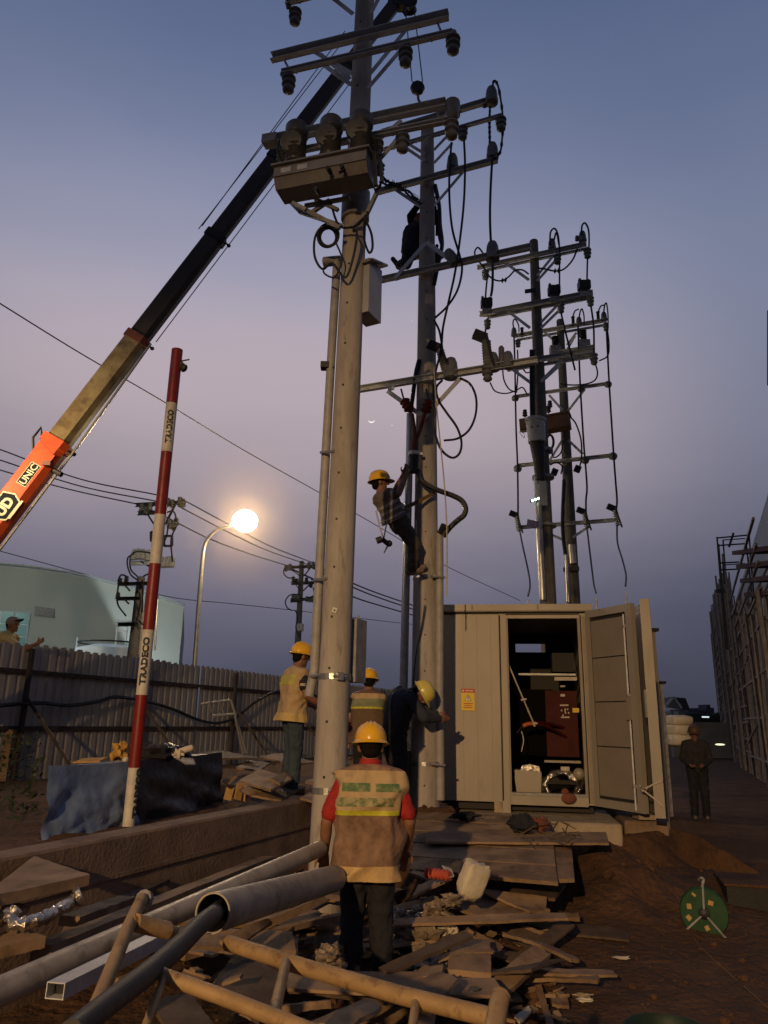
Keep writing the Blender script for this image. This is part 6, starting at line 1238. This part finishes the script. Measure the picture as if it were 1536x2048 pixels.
# --- plank deck in front of the cabinet
dk = thing('plank_deck', tuple(az(980, 1700, .4)), 'dusty board deck sloping down in front of the cabinet', 'deck')
def deckb(px, zs, t, m, name='plank', seed=0):
    o = bpx(px, zs, t, m, None, name=name, cat=None, seed=seed); M = MW[o.name]; o.parent = dk; o.matrix_world = M; o.matrix_parent_inverse = MW[dk.name].inverted(); return o
rows = [(820, 1738, 985, 1757, 1116, 1764), (822, 1712, 985, 1727, 1111, 1730), (826, 1684, 990, 1697, 1108, 1699), (829, 1660, 1000, 1668, 1104, 1672), (832, 1640, 1005, 1646, 1100, 1650), (836, 1622, 1010, 1628, 1095, 1632)]
zr = [.47, .52, .56, .60, .64, .68]
for i in range(5):
    x0, y0, _, _, x1, y1 = rows[i]; X0, Y0, _, _, X1, Y1 = rows[i+1]
    deckb([(x0, y0), (x1, y1), (X1, Y1+1.5), (X0, Y0+1.5)], (zr[i], zr[i], zr[i+1]-.002, zr[i+1]-.002), .03, M_ply if i % 2 else M_wood, seed=i*3)
deckb([(1115, 1758), (1149, 1757), (1143, 1692), (1106, 1690)], (.46, .46, .55, .55), .03, M_wood, seed=21)
deckb([(850, 1683), (1218, 1686), (1212, 1664), (856, 1662)], (.60, .60, .62, .62), .02, M_ply, seed=25)
deckb([(1000, 1790), (1110, 1796), (1132, 1766), (1010, 1762)], (.30, .30, .32, .32), .025, M_woodd, seed=29)
bpx([(878, 1718), (925, 1721), (918, 1745), (868, 1742)], (.55, .55, .51, .51), .012, M_woodd, 'dark square board lying on the deck behind the white sack', seed=2)
# --- rubbish on deck
def lump(name, c, s, m, label, cat, seed, rough=.4, sub=(20, 14), noi=1.6):
    b = MB().ball((0, 0, 0), 1, *sub)
    vs = [V(c)+V((v.x*s[0], v.y*s[1], v.z*s[2]))*(1+rough*noise.fractal(v*noi+V((seed, seed*.3, 0)), 1, 2, 4)) for v in b.v]
    return tag(obj(name, MB().add(vs, b.f), m, smooth=35), label, cat)
c = az(947, 1760, .55); b = MB().ball((0, 0, 0), 1, 28, 20); vs = []
Ms = Matrix.Rotation(.35, 3, 'Y')@Matrix.Rotation(.5, 3, 'Z')
for v in b.v:
    q = V([math.copysign(abs(t)**.42, t) for t in v]); q *= 1+.14*noise.fractal(q*1.9, 1, 2, 4); vs.append(c+Ms@V((q.x*.10, q.y*.06, q.z*.125)))
tag(obj('white_sack', MB().add(vs, b.f), M_sack, smooth=50), 'upright pale crumpled sack standing on the debris right of the front worker', 'sack')
rc_ = thing('red_corrugated_hose', tuple(az(880, 1760, .52)), 'short red ribbed hose piece left of the white sack', 'hose')
P0, P1_ = az(852, 1745, .56), az(900, 1752, .56)
obj('ribbed_hose', MB().tube([P0.lerp(P1_, i/48) for i in range(49)], lambda t: .032+.010*math.sin(t*2*PI*6), 14), mat('hose_red', (.55, .10, .06), (.42, .08, .05), .6, scale=8), rc_, 60)
tag(obj('paper_scrap', MB().poly([az(884, 1732, .60), az(902, 1738, .57), az(908, 1754, .55), az(896, 1756, .55)], .006), M_sack), 'white paper scrap tucked behind the red ribbed hose', 'paper')
lump('rubbish_bag', az(1045, 1648, .70), (.13, .12, .085), M_blk, 'shiny black rubbish bag on the deck edge before the cabinet', 'bag', 4, .5)
lump('brown_rag', az(1078, 1648, .70), (.09, .1, .06), MC['rag_red_brown'], 'brown rag heaped right of the black bag', 'rag', 8, .8)
lump('dark_rag', az(930, 1632, .70), (.14, .08, .04), M_blk, 'flat dark rag on the deck near the middle pole', 'rag', 12, .8)
random.seed(21); b = MB()
for k in range(26):
    p = az(random.uniform(1040, 1150), random.uniform(1645, 1680), .66); d_ = V((random.uniform(-1, 1), random.uniform(-.6, .6), random.uniform(-.1, .5))).normalized()*random.uniform(.04, .12); b.bar(p-d_, p+d_, .008, .008)
tag(obj('twig_debris', b, M_woodd), 'scatter of thin dark sticks beside the black bag', kind='stuff')
# --- big pale plate lower left, with junk under it
bpx([(-60, 1812), (-10, 1792), (180, 1749), (68, 1712)], (.84, .84, .84, .84), .05, M_ply, 'broad pale panel lying at the left edge of the pit', seed=5, wear=True)
board([az(-60, 1800, .84)-V((0, 0, .002)), az(180, 1749, .84), az(66, 1712, .84), az(-60, 1730, .84)], .045, M_ply, 'second flat panel layer at the left edge under the first', seed=7) if False else None
bpx([(-30, 1858), (60, 1812), (38, 1806), (-30, 1806)], (.74, .74, .76, .76), .03, M_ply, 'small board corner poking out at the left border', seed=8)
bpx([(-40, 1905), (92, 1872), (40, 1852), (-40, 1880)], (.66, .68, .70, .68), .05, M_wood, 'short worn plank at the left border below the foil tube', seed=9)
ft = thing('foil_tube', tuple(az(90, 1840, .72)), 'crumpled shiny flexible foil tube lying under the pale panel', 'foil')
P = spline([az(14, 1848, .74), az(55, 1845, .74), az(95, 1832, .74), az(128, 1813, .74), az(150, 1797, .74)], 10)
b = MB().tube(P, lambda t: .028+.005*math.sin(t*70), 12); b.v = [v+V((noise.noise(v*30), noise.noise(v*30+V((4, 0, 0))), noise.noise(v*30+V((0, 4, 0)))))*.010 for v in b.v]; obj('foil_skin', b, M_foil, ft, 40)
obj('tube_mouth', MB().lathe([(.045, 0), (.05, .01), (.05, .03), (.04, .03), (.035, .0)], az(150, 1797, .75), (1, .6, .5), 16), M_foil, ft, 40)
lump('foil_scrap', az(22, 1828, .76), (.035, .03, .03), M_foil, 'small shiny foil scrap by the left border', 'foil', 3, .7)
# --- timber beams
def beam(p, q, w, h, m, label, name='timber_beam', cat='beam', seed=0):
    d_ = (q-p).normalized(); sd = d_.cross(UP).normalized()
    return board([p-sd*w/2, q-sd*w/2, q+sd*w/2, p+sd*w/2], h, m, label, name=name, cat=cat, seed=seed)
beam(az(84, 1888, .62), az(536, 1712, .50), .105, .09, M_wood, 'long square timber beam running up from lower left beside the steel pipe', seed=1)
beam(az(140, 1832, .62), az(255, 1792, .60), .12, .05, M_wood, 'short stepped timber between the foil tube and the long beam', seed=3)
beam(az(255, 1792, .55), az(330, 1758, .5), .07, .03, M_woodd, 'thin dark lath behind the short stepped timber', seed=4)
# --- long steel conduit and big hollow pipe
t = thing('steel_pipe', tuple(az(300, 1870, .7)), 'long silvery steel pipe crossing the lower left to the front worker', 'pipe')
A_, B_ = at(-60, 2010, 2.75), at(641, 1697, 5.35)
obj('pipe_wall', MB().pipe(A_, B_, .049, .044, 28), M_lpipe, t, 40)
tag(obj('pipe_end_hole', MB().tube([B_-(B_-A_).normalized()*.02, B_-(B_-A_).normalized()*.018], .0525, 20), M_black), 'dark inside of the far end of the long silvery pipe', 'pipe end') if False else None
t = thing('large_pipe', tuple(az(425, 1850, .8)), 'big grey plastic pipe with its dark open mouth facing the viewer', 'pipe')
A_, B_ = at(425, 1826, 3.45), at(668, 1757, 5.2)
obj('pipe_wall', MB().pipe(A_, B_, .078, .071, 40), M_lpipe, t, 40); obj('mouth_shade_sleeve', MB().pipe(A_+(B_-A_)*.004, A_+(B_-A_)*.9, .0706, .069, 32), M_black, t, 40); obj('inner_shade_plug', MB().tube([A_+(B_-A_)*.2, A_+(B_-A_)*.21], .0705, 24), M_black, t)  # black sleeve and plug added as painted shade in the pipe's mouth
hs_ = thing('black_hose', tuple(at(300, 1950, 2.4)), 'thick black plastic pipe coming out of the mouth of the big grey pipe', 'pipe')
P = [at(445, 1812, 3.7), at(428, 1828, 3.4), at(400, 1850, 3.0), at(350, 1900, 2.6), at(285, 1955, 2.25), at(215, 2008, 1.98), at(140, 2068, 1.75)]
obj('hose_body', MB().tube(spline(P, 8), lambda t: .038-.012*t, 22), mat('hose_black', (.03, .029, .028), (.055, .048, .04), .6, 0, scale=9, bump=.08, c3=(.12, .085, .06), s3=7, t3=(.6, .8)), hs_, 60)
# rectangular tube
rt2 = thing('square_tube', tuple(az(110, 1985, .7)), 'hollow rectangular steel tube with open end, beneath the long steel pipe', 'tube')
A_, B_ = at(110, 1982, 2.45), at(345, 1864, 3.2); d_ = (B_-A_).normalized(); sd = d_.cross(UP).normalized(); up_ = sd.cross(d_); b = MB(); w, h, tt = .058, .043, .003
for o_, ww, hh in ((up_*(h/2-tt/2), w, tt), (-up_*(h/2-tt/2), w, tt), (sd*(w/2-tt/2), tt, h-2*tt-.0004), (-sd*(w/2-tt/2), tt, h-2*tt-.0004)): b.bar(A_+o_, B_+o_, ww, hh, up_)
obj('tube_wall', b, M_galv, rt2); obj('inner_shade_plug', MB().bar(A_+d_*.04, A_+d_*.05, w*.9, h*.9, up_), M_black, rt2)  # black plug stands for the shade inside the tube
# --- rusty scaffold frame in front
sf = thing('scaffold_frame', tuple(at(700, 1960, 2.6)), 'orange brown tubular scaffold frame lying across the bottom foreground', 'scaffold frame')
def T(name, pts, r=.0235): return obj(name, MB().tube([at(*p) for p in pts], r, 18), M_tubeo, sf, 50)
T('main_tube', ((456, 1886, 2.95), (620, 1938, 2.72), (800, 1990, 2.52), (1003, 2040, 2.36)), .0255)
T('corner_post', ((1001, 1992, 2.30), (985, 2075, 2.16)), .026); obj('post_rim', MB().pipe(at(1001.4, 1990, 2.302), at(1000.6, 1994, 2.298), .0275, .022), M_tubeo, sf)
T('second_tube', ((325, 1951, 2.35), (440, 1992, 2.28), (640, 2070, 2.12)), .020)
T('cross_tube', ((572, 1925, 2.76), (545, 2042, 2.2)), .0165); T('cross_tube', ((330, 1953, 2.34), (288, 2060, 2.15)), .011); T('cross_tube', ((832, 2003, 2.48), (822, 2075, 2.3)), .013)
s2 = thing('scaffold_frame', tuple(at(270, 1850, 2.7)), 'rusty scaffold frame end leaning at lower left with a short sleeve joint', 'scaffold frame')
sf_ = sf; sf = s2
T('upright', ((284, 1798, 2.85), (255, 1858, 2.62), (180, 2045, 2.15)), .021); T('crossbar', ((262, 1843, 2.66), (306, 1853, 2.74), (362, 1868, 2.82)), .019); T('sleeve', ((270, 1845, 2.67), (335, 1861, 2.77)), .027)
obj('coupling', MB().tube([at(286, 1797, 2.86), at(292, 1800, 2.88)], .03, 10), M_galvd, s2)
# --- boards and wreckage on the ground
R_ = random.Random(4)
BD_ = [
 ([(905, 1872), (962, 1922), (1003, 1888), (938, 1856)], (.10, .10, .16, .18), M_wood, 'square plywood offcut tilted toward the viewer, centre of the rubble'),
 ([(1010, 1872), (1072, 1908), (1088, 1872), (1030, 1848)], (.08, .06, .14, .16), M_woodd, 'small dark board just right of the square plywood offcut'),
 ([(788, 1850), (1135, 1836), (1130, 1825), (788, 1836)], (.26, .30, .31, .28), M_ply, 'long narrow plank lying level across the rubble pile'),
 ([(872, 1796), (965, 1834), (1100, 1818), (1005, 1780)], (.28, .24, .28, .34), M_wood, 'broad board under the level plank, right of the sack'),
 ([(955, 1775), (1060, 1822), (1092, 1818), (1094, 1794)], (.38, .28, .27, .32), M_ply, 'curled pale plywood sheet below the deck edge'),
 ([(825, 1792), (905, 1756), (898, 1748), (836, 1770)], (.40, .48, .50, .44), M_ply, 'slanting lath resting against the red ribbed hose'),
 ([(815, 1745), (868, 1768), (872, 1760), (828, 1740)], (.46, .44, .46, .48), M_wood, 'short splintered lath right behind the front worker arm'),
 ([(790, 1996), (870, 2010), (915, 1958), (868, 1946)], (.30, .34, .36, .30), M_ply, 'pointed pale board crossing the scaffold tube at bottom centre'),
 ([(600, 2052), (690, 2056), (765, 2010), (722, 2000)], (.45, .48, .44, .40), M_ply, 'light board slanting behind the tubes at the bottom edge'),
 ([(1035, 1862), (1100, 1878), (1102, 1868), (1050, 1850)], (.12, .12, .15, .16), M_wood, 'thin broken lath beside the small dark board'),
 ([(1130, 1868), (1258, 1880), (1258, 1862), (1140, 1846)], (.035, .03, .05, .06), M_woodd, 'flat weathered plank half buried in the dirt on the right'),
 ([(985, 1950), (1030, 2000), (1040, 1992), (992, 1944)], (.06, .05, .06, .07), M_ply, 'thin pale splinter on the dirt, upper of the pair at lower centre'),
 ([(1070, 1970), (1096, 2052), (1108, 2048), (1082, 1966)], (.06, .05, .06, .06), M_ply, 'narrow pale lath pointing at the viewer, lower centre right'),
 ([(1100, 1985), (1134, 1990), (1138, 2010), (1104, 2006)], (.06, .06, .05, .05), M_wood, 'little square wood chip against the narrow lath'),
 ([(1040, 2042), (1064, 2020), (1056, 2012), (1030, 2030)], (.08, .08, .09, .09), M_sack, 'white torn paper near the bottom edge beside the corner post'),
 ([(530, 1860), (660, 1800), (648, 1790), (520, 1845)], (.35, .42, .46, .40), M_wood, 'plank beneath the big grey pipe, rising toward the front worker'),
 ([(470, 1900), (545, 1845), (536, 1836), (440, 1880)], (.42, .44, .48, .46), M_wood, 'worn board below the mouth of the big grey pipe'),
 ([(560, 1850), (658, 1842), (658, 1826), (575, 1832)], (.25, .28, .32, .30), M_wood, 'dark dusty plank left of the front worker legs'),
 ([(420, 1975), (520, 2040), (585, 1960), (470, 1905)], (.35, .30, .30, .38), M_woodd, 'wide dark plywood sheet under the scaffold tubes'),
 ([(380, 1985), (440, 2060), (350, 2075), (300, 2000)], (.40, .36, .36, .42), M_woodd, 'dark sheet in the shadow at the lower left under tubes'),
 ([(350, 1720), (470, 1668), (470, 1660), (345, 1708)], (.05, .05, .08, .08), M_woodd, 'dark plank lying at the foot of the concrete wall') ]
for i, (px, zs, m, lb) in enumerate(BD_): bpx(px, zs, .018 if i % 3 else .026, m, lb, seed=i*2.7, name='broken_board' if i % 2 else 'plank', bend=R_.uniform(-.01, .02))
# the dense dark heap of boards between pipes and worker
R2 = random.Random(17); GH = 'dark heap of boards in the pit'
def heap(n, x0, x1, y0, y1, z0, z1, lb, l0=.5, l1=1.7):
    for i in range(n):
        c = az(R2.uniform(x0, x1), R2.uniform(y0, y1), R2.uniform(z0, z1)); a_ = R2.gauss(.5, .7); ln = R2.uniform(l0, l1); w = R2.choice([.05, .07, .09, .12, .12, .26]); w = min(w, ln*.6)
        d_ = V((math.cos(a_), math.sin(a_), R2.uniform(-.18, .18))).normalized()
        if min((c+d_*q*ln/2-V((-.06, 5.4, c.z))).length for q in (-1, -.75, -.5, -.25, 0, .25, .5, .75, 1)) < .30+w/2: continue
        mm_, tone = R2.choice([(M_wood, 'brown'), (M_wood, 'brown'), (M_woodd, 'dark'), (M_ply, 'pale')]); sd = d_.cross(UP).normalized(); sd = (sd+UP*R2.uniform(-.3, .3)).normalized()
        board([c-d_*ln/2-sd*w/2, c+d_*ln/2-sd*w/2, c+d_*ln/2+sd*w/2, c-d_*ln/2+sd*w/2], R2.choice([.016, .022, .035]), mm_, ('short ' if ln < .5 else 'long ' if ln > 1 else '')+tone+' '+('narrow lath' if w < .1 else 'plank' if w < .18 else 'broad board')+' '+lb, name='heap_board', group=GH, seed=i*1.3, bend=R2.uniform(-.015, .02))
heap(30, 60, 640, 1745, 1900, .12, .42, 'in the heap under the pipes left of the front worker')
heap(34, 520, 900, 1850, 2040, .06, .30, 'in the heap around the front worker legs', .35, 1.2)
heap(20, 800, 1110, 1775, 1960, .06, .30, 'in the heap right of the front worker', .3, 1.1)
# plywood heap behind the left worker
HP = [([(443, 1562), (500, 1592), (530, 1576), (470, 1552)], (.92, .88, .95, 1.0), M_ply), ([(478, 1560), (542, 1580), (585, 1556), (520, 1538)], (1.02, .98, 1.05, 1.1), M_ply), ([(505, 1590), (562, 1600), (612, 1572), (545, 1560)], (.90, .86, .92, .98), M_wood),
      ([(520, 1512), (580, 1528), (632, 1524), (560, 1506)], (1.12, 1.06, 1.06, 1.14), M_wood), ([(470, 1535), (520, 1540), (540, 1526), (500, 1520)], (1.05, 1.02, 1.04, 1.08), M_ply), ([(540, 1556), (562, 1568), (600, 1544), (582, 1538)], (1.08, 1.02, 1.06, 1.1), M_ply),
      ([(380, 1508), (440, 1516), (520, 1516), (440, 1500)], (1.14, 1.14, 1.14, 1.16), M_woodd), ([(610, 1562), (650, 1574), (690, 1562), (640, 1552)], (1.0, .96, .98, 1.02), M_wood), ([(600, 1595), (640, 1606), (670, 1590), (625, 1582)], (.88, .86, .88, .9), M_ply)]
HL = ['leftmost pale sheet of the plywood heap behind the wall', 'upper pale curved sheet of the plywood heap', 'lowest broad sheet of the heap by the left worker shoes', 'grey sheet on top of the heap behind the left worker knees', 'small pale offcut at the back of the plywood heap', 'pointed offcut between two big sheets of the heap', 'long dark panel between the tarped crate and the heap', 'board showing between the left worker legs and the pole', 'board just behind the left worker shoes near the pole']
for i, ((px, zs, m), lb) in enumerate(zip(HP, HL)): bpx(px, zs, .022, m, lb, name='plywood_sheet', seed=i*3.1+50, group='plywood heap behind the concrete wall')
hb = thing('small_wooden_box', tuple(az(460, 1600, .8)), 'small broken orange wooden box at the foot of the plywood heap', 'box')
A_ = az(457, 1602, .78)
for k, (dx, dy) in enumerate(((0, 0), (.10, .03))): obj('side_board', MB().box(A_+V((dx, dy, .09)), (.085, .02, .16), Matrix.Rotation(.3+.5*k, 3, 'Z')@Matrix.Rotation(.2, 3, 'Y')), M_card, hb)
obj('end_board', MB().box(A_+V((.17, .08, .08)), (.02, .14, .16)), M_card, hb)
# ladder piece leaning on the fence
ld = thing('tube_ladder', tuple(az(430, 1500, .8)), 'bent tubular ladder frame leaning against the fence', 'ladder')
Yl = 14
for p_, q__ in (((402, 1408), (460, 1400)), ((462, 1400), (492, 1506)), ((424, 1432), (468, 1428)), ((418, 1404), (428, 1434)), ((440, 1402), (448, 1430)), ((470, 1432), (486, 1508))): obj('tube', MB().tube([at(*p_, Yl), at(*q__, Yl+.2)], .022, 8), M_galvd, ld)
# cable reel
rl = thing('cable_reel', tuple(az(1412, 1872, 0)), 'green cable reel on thin steel legs standing on the dirt', 'cable reel')
C0 = at(1408, 1826, 6.95); axr = V((-.35, -.93, .10)).normalized(); R0 = .185
obj('reel_disc', MB().lathe([(.02, -.012), (R0, -.012), (R0+.006, 0), (R0, .012), (.02, .012)], C0, axr, 40), M_reel, rl, 40)
obj('reel_disc', MB().lathe([(.02, -.012), (R0, -.012), (R0+.006, 0), (R0, .012), (.02, .012)], C0-axr*.17, axr, 40), M_reel, rl, 40)
obj('wound_cable', MB().lathe([(.08, -.075)]+[(.13+.008*(i % 2), -.07+i*.0115) for i in range(13)]+[(.08, .075)], C0-axr*.085, axr, 30), M_black, rl, 60)
obj('hub', MB().lathe([(.045, 0), (.045, .04), (.03, .05), (.0, .05)], C0+axr*.01, axr, 16), M_blackm, rl, 40)
rx = axr.cross(UP).normalized(); ry = rx.cross(axr)
for a_, r0, r1 in ((2.2, .10, .04), (.35, .12, .04), (-.35, .13, .04), (-1.7, .11, .035), (1.1, .15, .02)):
    p = C0+axr*.0135+(rx*math.cos(a_)+ry*math.sin(a_))*r0; u1 = (rx*math.cos(a_+1.2)+ry*math.sin(a_+1.2)); u2 = (rx*math.cos(a_+2.77)+ry*math.sin(a_+2.77))
    obj('sticker', MB().poly([p-u1*r1*.5-u2*.018, p+u1*r1*.5-u2*.018, p+u1*r1*.5+u2*.018, p-u1*r1*.5+u2*.018], .002), M_card, rl)
for a_ in (math.radians(92), math.radians(228), math.radians(-42)):
    q_ = C0+axr*.05+(rx*math.cos(a_)+ry*math.sin(a_))*(.24 if a_ < 2 and a_ > 0 else .225); obj('leg', MB().tube([C0+axr*.05, q_, q_-axr*.26], .009, 8), M_galvd, rl)
obj('handle', MB().tube(spline([C0+axr*.05+ry*.2, C0+axr*.05+ry*.255-rx*.02, C0+axr*.05+ry*.27, C0+ry*.25+rx*.02], 5), .010, 8), M_galvd, rl)
# dark trough at right edge, green rim at the bottom edge
tr2 = thing('dark_crate', tuple(az(1500, 1830, .0)), 'black open crate with pale lip at the right border of the dirt', 'crate')
A_ = az(1478, 1828, .02); obj('crate_body', MB().box(A_+V((.6, .35, .10)), (1.1, .6, .20), Matrix.Rotation(-.25, 3, 'Z')), M_black, tr2); obj('crate_lip', MB().box(A_+V((.6, .35, .21)), (1.14, .64, .02), Matrix.Rotation(-.25, 3, 'Z')), M_dirt, tr2)
gb = thing('green_basin', tuple(az(1345, 2060, .0)), 'top of a dark green basin at the bottom right border', 'basin')
c = az(1343, 2125, .0); obj('basin_wall', MB().lathe([(.17, 0), (.21, .14), (.225, .15), (.215, .15), (.20, .13), (.16, .012)], c, UP, 36), mat('basin_green', (.012, .03, .012), (.01, .022, .01), .5, scale=8), gb, 40)
# thin rope over the dirt
tag(obj('ground_string', MB().tube(spline([V((p.x, p.y, gh(p.x, p.y)+.008)) for p in [az(x, y, 0) for x, y in ((1345, 1810), (1368, 1845), (1390, 1880), (1440, 1930), (1500, 1985), (1560, 2040))]], 8), .0025, 5), M_wood), 'thin pale string trailing over the dirt past the green reel', 'string')
for k, (x, y) in enumerate(((1245, 1915), (1170, 2000), (1165, 1990), (1255, 1680), (820, 1990))): lump('rubble_scrap', az(x, y, .03), (.05, .02, .01) if k else (.06, .02, .008), M_sack if k < 2 else M_conc2, ['pale flat scrap alone on the open dirt', 'second pale scrap lower on the open dirt', 'grey chip by the second pale scrap', 'pale chip at the corner of the foundation', 'pale chip under the pointed board'][k], 'scrap', k*3, .7)
# clay lumps beside the pit
for k, (x, y, z, s) in enumerate(((1220, 1812, .07, .09), (1262, 1800, .09, .11), (1300, 1790, .06, .07))): lump('clay_lump', az(x, y, z), (s, s*.9, s*.8), M_dirt, ['small clay lump at the left end of the row near the pit', 'biggest clay lump of the row near the pit', 'clay lump at the right end of the row near the pit'][k], 'clay lump', k*5+1, .45)
# crumpled plastic and rubble behind the legs
M_plas = mat('dirty_plastic', (.26, .20, .14), (.15, .11, .075), .4, 0, scale=7, bump=.9, bscale=14, c3=(.1, .07, .05), s3=6, t3=(.5, .7), dist=.03)
M_plb = mat('dark_blue_plastic', (.06, .065, .075), (.035, .035, .04), .3, 0, scale=7, bump=.9, bscale=14, dist=.03)
for k, (x, y, z, s, m, lb) in enumerate([(865, 1822, .28, (.13, .1, .07), M_plas, 'crumpled dirty plastic lump below the slanting lath'), (892, 1868, .16, (.06, .06, .09), M_sack, 'pale crushed plastic bottle shape left of the square offcut'), (830, 1880, .14, (.16, .12, .10), M_plas, 'torn dirty plastic sheet beside the front worker calf'),
        (880, 1935, .1, (.24, .2, .06), M_plb, 'dark bluish plastic sheet spread under the rubble'), (800, 1835, .26, (.09, .08, .05), M_plas, 'pale cement bag corner against the front worker legs'), (660, 1918, .2, (.1, .09, .07), M_plas, 'brown paper wad left of the front worker feet'), (905, 1800, .36, (.08, .06, .04), M_plas, 'wrinkled paper under the sack'), (920, 1990, .2, (.2, .2, .05), M_plb, 'dark sheet below the pointed board')]):
    lump('plastic_sheet' if m is not M_sack else 'plastic_bottle', az(x, y, z), s, m, lb, 'plastic', k*7+2, .75, (26, 18), 2.1)
random.seed(31); b = MB()
def chip(x0, x1, y0, y1, z0, z1, n, s0, s1):
    for _ in range(n):
        p = az(random.uniform(x0, x1), random.uniform(y0, y1), random.uniform(z0, z1)); M = Matrix.Rotation(random.random()*6, 3, 'Z')@Matrix.Rotation(random.uniform(-.6, .6), 3, 'X'); b.box(p, (random.uniform(s0, s1), random.uniform(s0, s1)*.5, .008+random.random()*.012), M)
chip(520, 660, 1780, 1960, .12, .3, 16, .04, .16); chip(790, 1010, 1800, 1990, .05, .2, 26, .03, .15); chip(200, 520, 1800, 1960, .25, .5, 24, .05, .2); chip(60, 560, 1740, 1840, .1, .4, 24, .04, .16); chip(960, 1130, 1930, 2045, .03, .06, 40, .02, .09)
tag(obj('broken_wood_rubble', b, M_wood), 'heap of small broken wood chips filling the gaps of the pit', kind='stuff')
random.seed(8); b = MB()
for _ in range(260):
    p = az(random.uniform(560, 1100), random.uniform(1800, 2040), .03); r = random.choice([.01, .014, .02, .03, .04]); M = Matrix.Rotation(random.random()*3, 3, 'X')@Matrix.Diagonal((1, .8, .6)); bb = MB().ball((0, 0, 0), r, 6, 4, M); z_ = gh(p.x, p.y); b.add([v*random.uniform(.75, 1.2)+V((p.x, p.y, z_+r*.4)) for v in bb.v], bb.f)
tag(obj('rubble', b, M_dirt), 'broken concrete and stones between the boards', kind='stuff')
# brush in the dark left corner
random.seed(13); b = MB()
for _ in range(260):
    p = at(random.uniform(-20, 80), random.uniform(1470, 1640), random.uniform(7.2, 8.5)); d_ = V((random.uniform(-1, 1), random.uniform(-1, 1), random.uniform(-.3, 1))).normalized(); s = random.uniform(.02, .05); sd = d_.orthogonal().normalized()
    b.add([p, p+d_*s+sd*s*.4, p+d_*s*2, p+d_*s-sd*s*.4], [(0, 1, 2, 3)])
tag(obj('undergrowth', b, mat('leaf_dark', (.035, .05, .02), (.02, .03, .012), .7, scale=5)), 'dim leafy undergrowth in the dark corner by the crate', kind='stuff')
